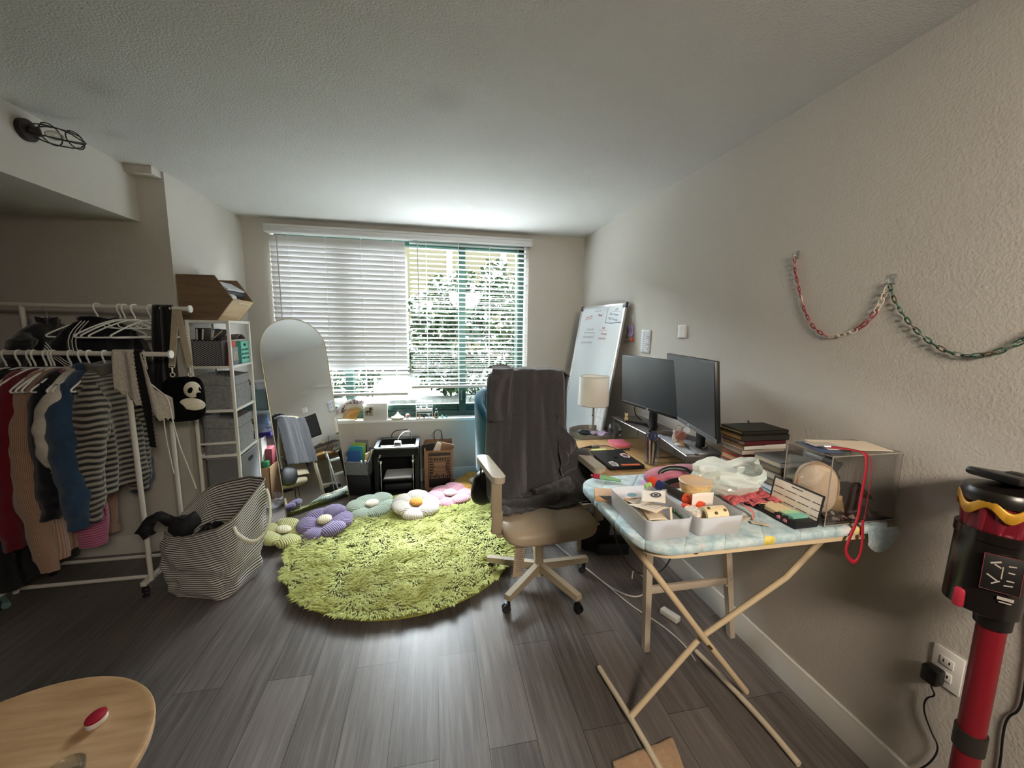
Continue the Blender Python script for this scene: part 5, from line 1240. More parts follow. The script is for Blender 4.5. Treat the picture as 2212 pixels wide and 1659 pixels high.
m = WB(wb); m.T = m.T @ WT; stroke([(-.24 + .012 * i, .232 + .004 * (i % 2)) for i in range(18)], .003); stroke([(-.10, .035), (-.04, .028), (.0, .038), (-.04, .05), (-.10, .04)], .002); obj('grey_line', m, mat('#6b7076', .7), wb)

# ---------------------------------------------------------------- notes on the right wall
def note(name, label, y, z, w, h, mt, rot=0, cat='paper', off=.004, curl=.0):
    T = frame((XR - off, y, z), (0, -cos(R(rot)), sin(R(rot))), (0, sin(R(rot)), cos(R(rot))))
    th = thing(name, label, cat, T.translation)
    m = MB(_mats[th.name] @ T); m.grid(lambda u, v: ((u - .5) * w, (v - .5) * h, curl * (.5 - v) ** 2 * 3 + .001), 4, 8); obj('sheet', m, mt, th, solid=.0008)
    return th, MB(_mats[th.name] @ T), T
note('sticky_note', 'lavender sticky note on the wall at the right edge of the whiteboard', 2.822, 1.520, .085, .085, mat('#b9a5d6', .8), 3, 'sticky note', .004, .018)
pg, m, _T = note('paper_sheet', 'tall printed paper sheet taped to the right wall above the left monitor', 2.594, 1.447, .126, .168, mat('#d9dce0', .8), -1.5)
for k in range(9):
    m.box((-.028, .060 - .015 * k, .0022), (.035, .003, .0004)); m.box((.026, .066 - .014 * k, .0022), (.05, .006 if k in (2, 3, 6) else .0022, .0004))
m.box((.028, -.055, .0022), (.012, .012, .0004)); obj('print', m, mat('#8c9096', .8), pg)
note('paper_sheet', 'blank off-white paper scrap taped to the right wall above the right monitor', 2.174, 1.520, .088, .080, mat('#e6e1db', .8), 1, 'paper', .004, .004)
m = MB(); m.cyl((XR, 2.77, 1.452), (XR - .010, 2.775, 1.452), .005); m.cyl((XR - .010, 2.775, 1.452), (XR - .028, 2.79, 1.458), .016, .010, 12); solo('push_pin', m, mat('#cf5a4e', .5), 'red push pin in the wall below the lavender note', 'pin')

# ---------------------------------------------------------------- side table, tray and lamp
st = thing('side_table', 'small white round side table under the lamp at the far end of the desk', 'side table', (1.205, 2.79, 0))
m = WB(st); m.cyl((1.205, 2.79, .690), (1.205, 2.79, .712), .165, seg=40); obj('table_top', m, mat('#cfcdc8', .4), st)
m = WB(st); m.cyl((1.205, 2.79, .02), (1.205, 2.79, .69), .018); m.cyl((1.205, 2.79, 0), (1.205, 2.79, .02), .13, seg=32); obj('pedestal', m, mat('#cfcdc8', .4), st)
m = MB(); m.lathe([(0, .714), (.172, .714), (.178, .720), (.180, .752), (.177, .752), (.172, .722), (.0, .718)], (1.20, 2.785, 0), 48); solo('tray', m, mat('#8b8781', .35, .4), 'round grey metal tray on the small side table under the lamp', 'tray')
tl = thing('table_lamp', 'white drum shade table lamp with a slim steel stem in front of the whiteboard', 'lamp', (1.215, 2.81, .719))
m = WB(tl); m.lathe([(.055, .719), (.055, .727), (.012, .732)], (1.215, 2.81, 0), 32); obj('base', m, STEEL, tl)
m = WB(tl); m.cyl((1.215, 2.81, .73), (1.215, 2.81, 1.05), .0075, seg=14); obj('stem', m, mat('#b3b1ad', .3, .8), tl)
t = NT('lamp_shade'); df = t.n('ShaderNodeBsdfDiffuse'); df.inputs[0].default_value = S('#f6f3ee'); tr_ = t.n('ShaderNodeBsdfTranslucent'); tr_.inputs[0].default_value = S('#f4efe6'); mx_ = t.n('ShaderNodeMixShader'); mx_.inputs[0].default_value = .3
t.l(df.outputs[0], mx_.inputs[1]); t.l(tr_.outputs[0], mx_.inputs[2]); SHADE = t.done(mx_)
m = WB(tl); m.lathe([(.116, .950), (.117, .950), (.109, 1.172), (.107, 1.172), (.115, .952)], (1.205, 2.80, 0), 48); obj('lamp_shade', m, SHADE, tl)
m = WB(tl); m.tube([(1.205 + .109 * cos(2 * pi * i / 48), 2.80 + .109 * sin(2 * pi * i / 48), 1.172) for i in range(48)], .002, 6, closed=True); obj('shade_ring', m, mat('#a29a8c', .5), tl); m = WB(tl); m.tube([(1.205 + .117 * cos(2 * pi * i / 48), 2.80 + .117 * sin(2 * pi * i / 48), .950) for i in range(48)], .002, 6, closed=True); obj('shade_ring', m, mat('#a29a8c', .5), tl)
m = WB(tl); m.tube([(1.195, 2.78, .98), (1.193, 2.775, .89), (1.193, 2.775, .875)], .0012, 5); m.ell((1.193, 2.775, .872), (.005, .005, .006)); obj('pull_chain', m, mat('#4a4744', .4, .8), tl)
gc = MB(); gc.ell((1.115, 2.735, .752), (.06, .035, .024), (0, 12, 25), 24); solo('pouch', gc, mat('#2b3a40', .6, 0, .6, 40), 'dark patterned pouch with teal edge lying in the round tray', 'pouch')
m = MB(); m.grid(lambda u, v: (1.155 + .12 * u, 2.66 + .075 * v, .748 + .014 * nz(u * 4, v * 4, 3) + .012 * sin(u * 9)), 24, 18); solo('cloth', m, fabric('d', '#b7a0c6', .1), 'lavender cloth crumpled over the rim of the round tray', 'cloth', solid=.006, ang=80)
m = MB(); m.lathe([(.0, .095), (.02, .093), (.042, .075), (.052, .040), (.052, 0)][::-1], (1.345, 2.70, .737), 32, T=Matrix.Rotation(R(0), 4, 'X')); solo('glass_dome', m, clear_mat('dome_glass', (.93, .94, .95, 1), .22), 'small clear glass dome between the tray and the monitor stand', 'glass dome')

# ---------------------------------------------------------------- desk
ZD = .735
dk = thing('desk', 'long light wood desk against the right wall with two monitors', 'desk', (1.2, 1.96, 0))
BAM = wood_mat('bamboo_top', '#a8804f', '#bd9560', '#caa673', (7, .8, 7), .42, 4)
m = WB(dk); m.span((.905, 1.30, ZD - .032), (XR - .004, 2.585, ZD), bev=.003); obj('desk_top', m, BAM, dk)
def leg(m, a, b, s0, s1):
    a = Vector(a); b = Vector(b); vs = []
    for p, s in ((a, s0), (b, s1)):
        for dx, dy in ((-1, -1), (1, -1), (1, 1), (-1, 1)): vs.append(p + Vector((dx * s[0] / 2, dy * s[1] / 2, 0)))
    m.add(vs, [[0, 1, 2, 3], [7, 6, 5, 4], [0, 4, 5, 1], [1, 5, 6, 2], [2, 6, 7, 3], [3, 7, 4, 0]])
DLEG = mat('#c0b2a0', .5)
for y in (1.53, 2.42):
    for xa, xb in ((.979, .955), (1.450, 1.345)):
        m = WB(dk); leg(m, (xa, y, 0), (xb + (.0 if xb < 1 else .0), y, ZD - .032), (.026, .030), (.034, .034)); obj('leg', m, DLEG, dk)
    m = WB(dk); m.box((1.185, y, .313), (.41, .020, .034), (0, 0, 0), bev=.003)
    for dz in (-.014, .014): m.cyl((1.395 + dz, y - .0175, .313 + dz), (1.395 + dz, y - .021, .313 + dz), .006, seg=10)
    obj('crossbar', m, DLEG, dk)
m = MB(); m.span((1.16, 1.335, ZD + .001), (1.492, 1.465, ZD + .116), bev=.004); solo('carton', m, mat('#2b2622', .7), 'unseen dark box added on the near end of the desk to block light under the ironing board', 'box')  # added box, hidden under the board; blocks a light streak on the right wall
# acrylic monitor stands with wire legs
def stand(label, P, z, legs, group=None, edge=None):
    th = thing('monitor_stand', label, 'monitor stand', (P[0][0], P[0][1], ZD))
    m = WB(th); m.prism(P, z - .006, z); obj('shelf', m, clear_mat('smoked_acrylic', (.70, .69, .69, 1), .4, .08, .45, (.42, .41, .41, 1)), th, 20)
    for a, b in legs:
        m = WB(th); m.tube([(a[0], a[1], z - .006), (a[0], a[1], ZD + .004), (b[0], b[1], ZD + .004), (b[0], b[1], z - .006)], .0035, 6); obj('wire_leg', m, STEEL, th)
    m = WB(th); m.tube([(x, y, z - .002) for x, y in P], .0025, 6, closed=True); obj('edge', m, mat('#b9b8b8', .25, .6), th)
    return th
ZS1, ZS2 = .902, .905
stand('grey acrylic shelf on wire legs under the left monitor', [(1.262, 2.59), (1.262, 2.12), (1.488, 2.12), (1.488, 2.59)], ZS1, (((1.275, 2.575), (1.47, 2.575)), ((1.275, 2.135), (1.47, 2.135))))
stand('grey acrylic shelf on wire legs under the right monitor', [(1.305, 2.075), (1.228, 1.675), (1.425, 1.640), (1.490, 2.045)], ZS2, (((1.310, 2.05), (1.475, 2.02)), ((1.245, 1.70), (1.415, 1.668))))
cs = thing('rim_tray', 'half-round clear tray with a grey rim on the right monitor stand', 'tray', (1.28, 1.86, ZS2 + .001))
arcp = [(1.300, 2.055), (1.238, 1.70)] + [(1.30 + .135 * sin(R(a)) * .95, 1.86 - .175 * cos(R(a))) for a in range(10, 171, 10)]
m = WB(cs); m.prism(arcp, ZS2 + .001, ZS2 + .005); obj('base', m, mat('#a9adb3', .2, 0, 0, 15, 0, 60, 0, .8), cs)
m = WB(cs); Q = arcp[2:]
vs = []; fs = []
for i, (x, y) in enumerate(Q):
    d = Vector((x - 1.30, y - 1.86, 0)).normalized() * .003
    vs += [(x - d.x, y - d.y, ZS2 + .002), (x + d.x, y + d.y, ZS2 + .002), (x + d.x, y + d.y, ZS2 + .034), (x - d.x, y - d.y, ZS2 + .034)]
    if i:
        o = 4 * i
        for k in range(4): fs.append([o - 4 + k, o - 4 + (k + 1) % 4, o + (k + 1) % 4, o + k])
m.add(vs, fs); obj('rim', m, mat('#6f6a66', .35), cs)
# monitors
SCR = mat('#26282b', .40, 0, 0, 15, .05, 500, 0, .9); BEZ = mat('#0b0b0c', .4); BEZG = mat('#6d6f72', .35, .4)
def monitor(label, bl_, br_2, h, tiltback, chin, side, foot):
    bl_ = Vector(bl_); br_2 = Vector(br_2); th = thing('monitor', label, 'monitor', (foot[0], foot[1], foot[2]))
    x = (br_2 - bl_); w = x.length; x.normalize(); nrm = x.cross(Vector((0, 0, 1))).normalized(); y = (Vector((0, 0, 1)) - nrm * tiltback).normalized()
    T = frame(bl_, x, y)
    m = WB(th); m.T = m.T @ T; m.span((0, 0, -.022), (w, h, -.001), bev=.002); m.box((w / 2, h * .45, -.035), (w * .6, h * .55, .035), bev=.012); obj('housing', m, BEZ, th)
    m = WB(th); m.T = m.T @ T; m.span((.006, chin, -.001), (w - .006, h - .007, .0005)); obj('screen', m, SCR, th)
    m = WB(th); m.T = m.T @ T; m.span((0, 0, -.004), (w, chin, .003), bev=.001); ch = obj('bezel', m, side, th)
    m = WB(th); m.T = m.T @ T; m.box((w / 2, chin / 2, .0035), (.018, .007, .001)); obj('logo', m, mat('#cfcfcf', .4), ch)
    c = T @ Vector((w / 2, h * .35, -.04)); f = Vector(foot)
    m = WB(th); m.box(((c.x + f.x) / 2, (c.y + f.y) / 2, (c.z + f.z) / 2), (.03, .05, abs(c.z - f.z) + .02), (0, 0, math.degrees(math.atan2(x.y, x.x)) + 90), bev=.004); obj('stand_neck', m, BLACKP, th)
    return th, T
t1, _ = monitor('left black monitor on the desk facing the room', (1.262, 2.448, 1.036), (1.315, 1.875, 1.036), .325, -.06, .016, BEZ, (1.385, 2.23, ZS1))
m = WB(t1); 
for a in ((1.275, 2.40), (1.295, 2.13)): m.tube([(1.385, 2.25, ZS1 + .012), ((1.385 + a[0]) / 2, (2.25 + a[1]) / 2, ZS1 + .012), (a[0], a[1], ZS1 + .010)], [.011, .010, .008], 8)
m.box((1.385, 2.25, ZS1 + .012), (.05, .05, .022), bev=.004); obj('stand_foot', m, mat('#26272a', .3), t1)
t2, _ = monitor('right black monitor on the desk turned toward the camera', (1.352, 2.035, 1.035), (1.198, 1.445, 1.035), .360, -.10, .020, BEZG, (1.395, 1.745, ZS2))
m = WB(t2); m.box((1.36, 1.735, ZS2 + .012), (.12, .20, .016), (0, 0, -14), bev=.004); obj('stand_foot', m, mat('#7d7d7f', .4, .3), t2)
m = MB(); m.tube([(1.40, 1.50, 1.12), (1.435, 1.48, 1.02), (1.44, 1.50, .90), (1.43, 1.53, ZD + .01)], .004, 6, sm=2); solo('cable', m, BLACK, 'black cable hanging down behind the right monitor', 'cable')
m = MB(); m.tube([(1.38, 2.48, 1.0), (1.375, 2.47, .95), (1.40, 2.46, .92), (1.45, 2.40, .86), (1.42, 2.30, .79), (1.38, 2.28, ZD + .006)], .004, 6, sm=2); solo('cable', m, BLACK, 'black cable dropping behind the left monitor to the desk', 'cable')
# small things on the stands and desk
fb_ = thing('bear_figurine', 'tiny yellow bear figurine on the left monitor stand', 'figurine', (1.292, 2.43, ZS1 + .001))
m = WB(fb_); m.ell((1.292, 2.43, ZS1 + .019), (.013, .012, .018)); obj('body', m, mat('#d9c08a', .5), fb_)
m = WB(fb_); m.ell((1.292, 2.43, ZS1 + .045), (.012, .011, .011)); m.ell((1.284, 2.434, ZS1 + .056), (.004, .004, .004)); m.ell((1.298, 2.424, ZS1 + .056), (.004, .004, .004)); obj('head', m, mat('#d9c8a0', .5), fb_)
gh = thing('glasses_holder', 'pink and white figure shaped eyeglass holder on the rim tray', 'glasses holder', (1.30, 1.835, ZS2 + .006))
q = Vector((1.30, 1.835, ZS2 + .006))
m = WB(gh); m.lathe([(.026, 0), (.020, .006), (.015, .025), (.017, .032)], q, 24); obj('base', m, mat('#c7a07c', .5), gh)
m = WB(gh); m.ell(q + Vector((0, 0, .052)), (.030, .028, .026)); obj('cup', m, mat('#b5786c', .4), gh)
m = WB(gh); m.ell(q + Vector((-.026, .018, .035)), (.012, .010, .032)); m.ell(q + Vector((-.026, .018, .070)), (.011, .010, .012)); m.ell(q + Vector((-.02, -.012, .008)), (.014, .02, .008)); obj('figure', m, mat('#e2dcd6', .4), gh)
eg = thing('eyeglasses', 'folded pink eyeglasses resting in the figure shaped holder', 'glasses', q + Vector((0, 0, .075)))
m = WB(eg)
for dx in (-.012, .02): m.tube([q + Vector((dx + .020 * cos(2 * pi * i / 16), -dx * .5, .090 + .018 * sin(2 * pi * i / 16))) for i in range(16)], .0016, 6, closed=True)
obj('frame', m, mat('#c58f86', .3), eg)
m = WB(eg); m.add([q + Vector((.002, -.012, .072)), q + Vector((.042, -.02, .072)), q + Vector((.034, -.016, .112)), q + Vector((.006, -.012, .108))], [[0, 1, 2, 3]]); obj('lens', m, clear_mat('lens', (.95, .95, .95, 1), .5, .1, .4, (.9, .9, .9, 1)), eg)
jr = thing('pen_jar', 'clear glass jar crammed with pens and scissors on the desk', 'jar', (1.262, 2.045, ZD))
jc = Vector((1.262, 2.045, ZD))
m = WB(jr); m.lathe([(.0, .003), (.036, .003), (.040, .010), (.040, .115), (.033, .128), (.034, .140)], jc, 28); obj('glass', m, clear_mat('jar_glass', (.93, .94, .94, 1), .22), jr)
PG = 'pens in the desk jar'
for i, (dx, dy, tx, ty, L, hx, lb) in enumerate(((-.016, -.010, -.026, -.018, .150, '#c9c3be', 'white pen leaning left in the desk jar'), (-.010, .012, -.02, .02, .160, '#9d3b4b', 'dark red pen in the desk jar'), (.012, -.010, .02, -.018, .150, '#24304e', 'navy pen in the desk jar'), (.006, .008, .016, .024, .145, '#7a5a45', 'brown pencil in the desk jar'), (.0, -.016, -.004, -.022, .140, '#b9a383', 'tan pen at the front of the desk jar'))):
    m = MB(); a = jc + Vector((dx, dy, .006)); b = jc + Vector((tx, ty, L)); m.cyl(a, a.lerp(b, .9), .0042, .0045, 8); m.cyl(a.lerp(b, .9), b, .0045, .0016, 8); solo('pen', m, mat(hx, .4), lb, 'pen', PG)
sc = thing('scissors', 'dark blue handled scissors standing handle up in the desk jar', 'scissors', jc + Vector((0, 0, .01)))
m = WB(sc)
for s in (-1, 1): m.tube([jc + Vector((s * .014 + .012 * cos(2 * pi * i / 14), -.006, .172 + .018 * sin(2 * pi * i / 14))) for i in range(14)], .005, 6, closed=True)
obj('handle', m, mat('#26386a', .35), sc)
m = WB(sc); m.box(jc + Vector((.002, -.006, .085)), (.010, .002, .14), (0, 3, 0)); m.box(jc + Vector((-.002, -.004, .085)), (.010, .002, .14), (0, -3, 0)); obj('blade', m, STEEL, sc)
m = MB(); m.box((1.262, 2.452, ZD + .008), (.115, .135, .016), (0, 0, -3), bev=.001); solo('sticky_pad', m, mat('#e8768f', .7), 'bright pink sticky note pad on the desk', 'sticky notes')
lt = thing('laptop', 'closed black laptop with stickers on the front edge of the desk', 'laptop', (1.075, 2.125, ZD + .001), -1)
m = MB(); m.prism(rrect(.218, .312, .012), 0, .014); obj('base', m, mat('#1a1b1d', .4, .3), lt, 30)
m = MB(); m.prism(rrect(.218, .312, .012), .0145, .019); lid = obj('lid', m, mat('#1d1e20', .42, .4), lt, 30)
m = MB(); P = [(.012 * cos(R(a)) * (1.0 if a < 200 else .9), .013 * sin(R(a)) * (1 - .12 * (abs(a - 90) < 20))) for a in range(0, 360, 20)]
T_ = frame((0, 0, .0191), (0, -1, 0), (1, 0, 0)); m.prism([(x, y) for x, y in P if not (x > .006 and abs(y) < .005)], 0, .0004, 0, T_); m.ell((.016, -.003, .0193), (.004, .002, .0003)); obj('lid_logo', m, mat('#0a0a0b', .2, .8), lid)
for (x, y, w, h, rz, a, b) in ((.078, .035, .05, .085, 20, '#e8d9d4', '#7d4a48'), (-.06, -.10, .045, .09, -20, '#d9d4d2', '#8d8582')):
    m = MB(); m.prism([(x + w * .5 * (1 + .18 * sin(3 * k)) * cos(2 * pi * k / 22), y + h * .5 * (1 + .15 * sin(5 * k)) * sin(2 * pi * k / 22)) for k in range(22)], .0191, .0194); m.prism([(x + w * .34 * (1 + .2 * sin(4 * k)) * cos(2 * pi * k / 22), y + h * .34 * (1 + .18 * sin(3 * k)) * sin(2 * pi * k / 22)) for k in range(22)], .0194, .0196, 1); obj('sticker', m, [mat(a, .4), mat(b, .4)], lid)
m = MB(); m.box((.032, -.128, .0193), (.11, .024, .0004), (0, 0, -3)); stk = obj('sticker', m, mat('#dd6a3f', .4), lid)
text('sticker_text', 'ORANGE', .016, Matrix.Translation((.032, -.128, .0197)) @ Matrix.Rotation(R(177), 4, 'Z'), mat('#f2d9c8', .5), stk) if False else None
m = MB(); m.box((1.04, 2.292, ZD + .022), (.10, .028, .003), (0, 0, 1)); solo('paper_strip', m, mat('#dfe39a', .7), 'pale yellow paper strip along the far edge of the laptop', 'paper')
ad = thing('cable_adapter', 'small grey video adapter with a black cable lying on the desk', 'adapter', (1.02, 2.40, ZD))
m = WB(ad); m.box((1.06, 2.40, ZD + .009), (.062, .022, .014), (0, 0, 6), bev=.003); obj('body', m, mat('#8c8d90', .3, .7), ad)
m = WB(ad); m.cyl((1.03, 2.397, ZD + .009), (.985, 2.392, ZD + .009), .009, .005, 10); m.tube([(.985, 2.392, ZD + .009), (.95, 2.385, ZD + .006), (.91, 2.37, ZD + .006)], .003, 6, sm=1); m.tube([(1.09, 2.403, ZD + .009), (1.14, 2.40, ZD + .012), (1.18, 2.36, ZD + .006), (1.185, 2.30, ZD + .006)], .0028, 6, sm=2); obj('cable', m, BLACK, ad)
m = MB(); m.tube([(1.165, 2.315, ZD + .006), (1.27, 2.32, ZD + .007)], .0055, 8); solo('pen', m, DARK, 'black pen on the desk behind the laptop', 'pen')

# ---------------------------------------------------------------- ironing board
ZI = .905
ib = thing('ironing_board', 'wide ironing board with a quilted pale blue cover standing across in front of the desk', 'ironing board', (1.05, 1.21, 0))
IBM = mat('#d2bd9b', .45)
def outline(off=0.0):
    P = []
    x0, x1, y0, y1, r = .585 - off, 1.475 + off * .2, .945 - off, 1.475 + off, .11
    for cx, cy, a0, rr_ in ((x1 - .05, y1 - .05, 0, .05), (x0 + r, y1 - r, 90, r), (x0 + r, y0 + r, 180, r), (x1 - .05, y0 + .05, 270, .05)):
        for i in range(9): a = R(a0 + 90 * i / 8); P.append((cx + (rr_ + off * (rr_ > .06)) * cos(a) - 0, cy + (rr_ + off * (rr_ > .06)) * sin(a)))
    return P
m = WB(ib); m.prism(outline(-.004), ZI - .050, ZI - .014); obj('board_frame', m, IBM, ib, 30)
t = NT('quilted_cover'); v = t.coord('Object', (1, 1, 1), (0, 0, R(38))); sx = t.n('ShaderNodeSeparateXYZ'); t.l(v, sx.inputs[0])
hs_ = []
for ax in (0, 1):
    mu = t.n('ShaderNodeMath', operation='MULTIPLY'); mu.inputs[1].default_value = 7.5 if ax else 9.5; t.l(sx.outputs[ax], mu.inputs[0]); pp = t.n('ShaderNodeMath', operation='PINGPONG'); pp.inputs[1].default_value = .5; t.l(mu.outputs[0], pp.inputs[0]); hs_.append(pp.outputs[0])
mn = t.n('ShaderNodeMath', operation='MINIMUM'); t.l(hs_[0], mn.inputs[0]); t.l(hs_[1], mn.inputs[1])
pw = t.n('ShaderNodeMath', operation='POWER'); t.l(mn.outputs[0], pw.inputs[0]); pw.inputs[1].default_value = .45
f = t.noise(t.coord('Object'), 22, 4, .7); vo = t.n('ShaderNodeTexVoronoi'); vo.inputs['Scale'].default_value = 7.0; t.l(t.coord('Object', (1, 1, 0)), vo.inputs['Vector'])
c = t.ramp(f, [(.35, S('#9cb8c0')), (.5, S('#b5cad0')), (.65, S('#d0dbdb'))])
fl = t.ramp(vo.outputs['Distance'], [(.17, (1, 1, 1, 1)), (.21, (0, 0, 0, 1))]); sp = t.n('ShaderNodeSeparateColor'); t.l(vo.outputs['Color'], sp.inputs[0])
gt = t.n('ShaderNodeMath', operation='GREATER_THAN'); gt.inputs[1].default_value = .55; t.l(sp.outputs[0], gt.inputs[0]); ml = t.n('ShaderNodeMath', operation='MULTIPLY'); t.l(gt.outputs[0], ml.inputs[0]); t.l(fl, ml.inputs[1])
ys = t.ramp(f, [(.4, S('#cdb64e')), (.55, S('#e0cf72'))])
c = t.mixc(ml.outputs[0], c, ys)
f3 = t.noise(t.coord('Object'), 9, 2); c = t.mixc(t.ramp(f3, [(.60, (0, 0, 0, 1)), (.66, (.5, .5, .5, 1))]), c, S('#d9c9c4'))
COVER = t.done(t.bsdf(c, .85, 0, t.bump(pw.outputs[0], .9, .012), .2, .2))
m = WB(ib); O = outline(.006); n = len(O); cx_, cy_ = 1.03, 1.21; vs = []; rings = 14
for k in range(rings + 1):
    for i, (x, y) in enumerate(O):
        s = k / rings; px_ = cx_ + (x - cx_) * s; py_ = cy_ + (y - cy_) * s
        vs.append((px_, py_, ZI - .002 + .0035 * nz(px_ * 9, py_ * 9) * (s < 1)))
for dz, sc in ((-.006, 1.004), (-.016, 1.005), (-.026, 1.001), (-.030, .985)):
    for i, (x, y) in enumerate(O): vs.append((cx_ + (x - cx_) * sc + .003 * nz(x * 20, y * 20), cy_ + (y - cy_) * sc + .003 * nz(y * 20, x * 20), ZI + dz + .004 * nz(x * 14, y * 14, 4)))
fs = []
for k in range(rings + 4):
    for i in range(n): j = (i + 1) % n; fs.append([k * n + i, k * n + j, (k + 1) * n + j, (k + 1) * n + i])
m.add(vs, fs)
m.grid(lambda u, v: (1.36 + .125 * u + .012 * v, .938 - .004 * sin(v * 3), ZI - .012 - .085 * v * (sin(pi * (.15 + .8 * u))) ** .6), 20, 10)
obj('cover', m, COVER, ib, 70)
m = WB(ib); m.cyl((.752, .9505, ZI - .033), (.752, .946, ZI - .033), .006, seg=10); obj('screw', m, mat('#6b5a45', .4, .7), ib)
def flat(m, a, b, w, th, up=(0, 1, 0)):
    a = Vector(a); b = Vector(b); d = (b - a).normalized(); s = d.cross(Vector(up)).normalized() * w / 2; o = Vector(up) * th / 2
    m.add([a - s - o, a + s - o, a + s + o, a - s + o, b - s - o, b + s - o, b + s + o, b - s + o], [[0, 1, 2, 3], [7, 6, 5, 4], [0, 4, 5, 1], [1, 5, 6, 2], [2, 6, 7, 3], [3, 7, 4, 0]])
m = WB(ib); m.tube([(.735, 1.215, .03), (1.02, 1.224, .318), (1.30, 1.14, .60), (1.47, 1.09, ZI - .05)], .0115, 10); lg = obj('leg', m, IBM, ib)
m = WB(ib); m.tube([(1.262, 1.225, .03), (1.03, 1.192, .318), (.615, 1.19, ZI - .05)], .0125, 10); lg = obj('leg', m, IBM, ib)
m = WB(ib); m.cyl((1.025, 1.165, .318), (1.025, 1.24, .318), .005, seg=10); obj('pivot_bolt', m, mat('#6b5a45', .4, .7), ib)
for x0_, x1_, ya in ((.712, .750, .94), (1.205, 1.242, .96)):
    m = WB(ib); m.tube([(x0_, 1.465, .012), (x0_ + .012, 1.30, .022), (x0_ + .022, 1.20, .024), (x1_ - .006, 1.08, .022), (x1_, ya, .012)], .0115, 10, sm=1); obj('foot_bar', m, mat('#cdbfa6', .45), ib)

# ---------------------------------------------------------------- clutter on the ironing board
def bin_(label, x0, x1, y0, y1, h, z=ZI + .002):
    th = thing('frosted_bin', label, 'bin', ((x0 + x1) / 2, (y0 + y1) / 2, z), 0, 'frosted plastic bins on the ironing board')
    m = MB(); w, d = x1 - x0, y1 - y0; O1 = rrect(w * .94, d * .95, .018); O2 = rrect(w, d, .022); I2 = rrect(w - .005, d - .005, .02); I1 = rrect(w * .94 - .005, d * .95 - .005, .016); n = len(O1)
    vs = [(x, y, zz) for P, zz in ((O1, 0), (O2, h), (I2, h), (I1, .003)) for x, y in P]; fs = []
    for k in range(3):
        for i in range(n): j = (i + 1) % n; fs.append([k * n + i, k * n + j, (k + 1) * n + j, (k + 1) * n + i])
    fs += [list(range(n))[::-1], [3 * n + i for i in range(n)]]; m.add(vs, fs); obj('body', m, FROST, th, 35); return th
bin_('frosted bin full of receipts and papers at the front left of the ironing board', .600, .755, .968, 1.225, .062)
bin_('frosted bin with tape rolls right of the receipts bin on the ironing board', .765, .930, .966, 1.185, .058)
RP = mat('#dccdb9', .8, 0, .06, 30); 
def sheetp(label, c, w, h, rz, tilt, mt, cat='paper', group=None, curl=.004, lines=0, name='paper_slip'):
    th = thing(name, label, cat, c, rz, group); m = MB(); M = Matrix.Rotation(R(tilt[0]), 4, 'X') @ Matrix.Rotation(R(tilt[1]), 4, 'Y'); m.T = M
    m.grid(lambda u, v: ((u - .5) * w, (v - .5) * h, curl * sin(u * 3) * sin(v * 4 + 1)), 10, 10); obj('sheet', m, mt, th, solid=.0008)
    if lines:
        m = MB(M)
        for k in range(lines): m.box((-w * .02, h * (.38 - .76 * k / max(1, lines - 1)), curl * .9 + .002), (w * (.8 - .12 * (k % 3)), h * .018, .0003))
        obj('print', m, mat('#8b8078', .8), th)
    return th
zt_ = ZI + .045
GP = 'paper slips in the receipts bin'
for k in range(9): sheetp(('crumpled slip low in the receipts bin'), (.676 + rnd.uniform(-.012, .012), 1.09 + rnd.uniform(-.05, .06), ZI + .014 + .0035 * k), .062, .085, rnd.uniform(-35, 35), (rnd.uniform(-4, 4), rnd.uniform(-5, 5)), mat(rnd.choice(['#d8c9b4', '#c9c4bb', '#d9cf9e', '#b9a9b4', '#dcd4c8']), .8, 0, .08, 40), 'paper', GP)
sheetp('long printed receipt across the middle of the receipts bin', (.668, 1.080, ZI + .056), .085, .105, 28, (-5, 6), RP, 'receipt', None, .006, 8, 'receipt')
tgt = sheetp('cream store tag printed with a black bullseye ring on the receipts bin', (.712, 1.125, ZI + .066), .075, .085, -32, (6, -8), mat('#e2d6c6', .8), 'tag', None, .003, 0, 'store_tag')
m = MB(Matrix.Rotation(R(6), 4, 'X') @ Matrix.Rotation(R(-8), 4, 'Y')); m.lathe([(.0115, .0035), (.0165, .0035), (.0165, .0042), (.0115, .0042)], (.008, .004, 0), 32, cap=False); m.lathe([(0, .0035), (.0062, .0035), (.0062, .0042), (0, .0042)], (.008, .004, 0), 24); obj('bullseye', m, mat('#25201f', .7), tgt)
sheetp('folded cream card standing up at the right of the receipts bin', (.700, 1.005, ZI + .058), .012, .05, 10, (80, 20), mat('#d9c8ad', .8), 'card', None, .001, 0, 'card')
m = MB(); m.ell((.655, 1.165, ZI + .058), (.018, .014, .004)); solo('sticker', m, mat('#6f93a0', .5), 'oval blue sticker at the far end of the receipts bin', 'sticker')
m = MB(); 
for k in range(6): m.tube([(.735 + .004 * nz(k, 1), .985 + .012 * k, ZI + .045), (.73, 1.0 + .012 * k, ZI + .058), (.742, 1.015 + .01 * k, ZI + .050)], .003, 6, sm=2)
solo('ribbon_scrap', m, mat('#33502f', .6), 'tangled dark green ribbon scrap at the right edge of the receipts bin', 'ribbon')
ml_ = thing('mailer', 'tan kraft mailer with black striped edge under the far left of the receipts bin', 'mailer', (.66, 1.27, ZI))
m = WB(ml_); m.box((.655, 1.262, ZI + .012), (.17, .085, .018), (0, 0, -22), bev=.003); obj('body', m, mat('#c19a74', .8), ml_)
m = WB(ml_)
for k in range(7): m.box((.590 + .008 * k, 1.232 - .002 * k, ZI + .0225), (.004, .05, .001), (0, 0, 30))
obj('stripe', m, DARK, ml_)
mk = thing('marker', 'red capped green marker lying near the far left corner of the ironing board', 'marker', (.69, 1.435, ZI))
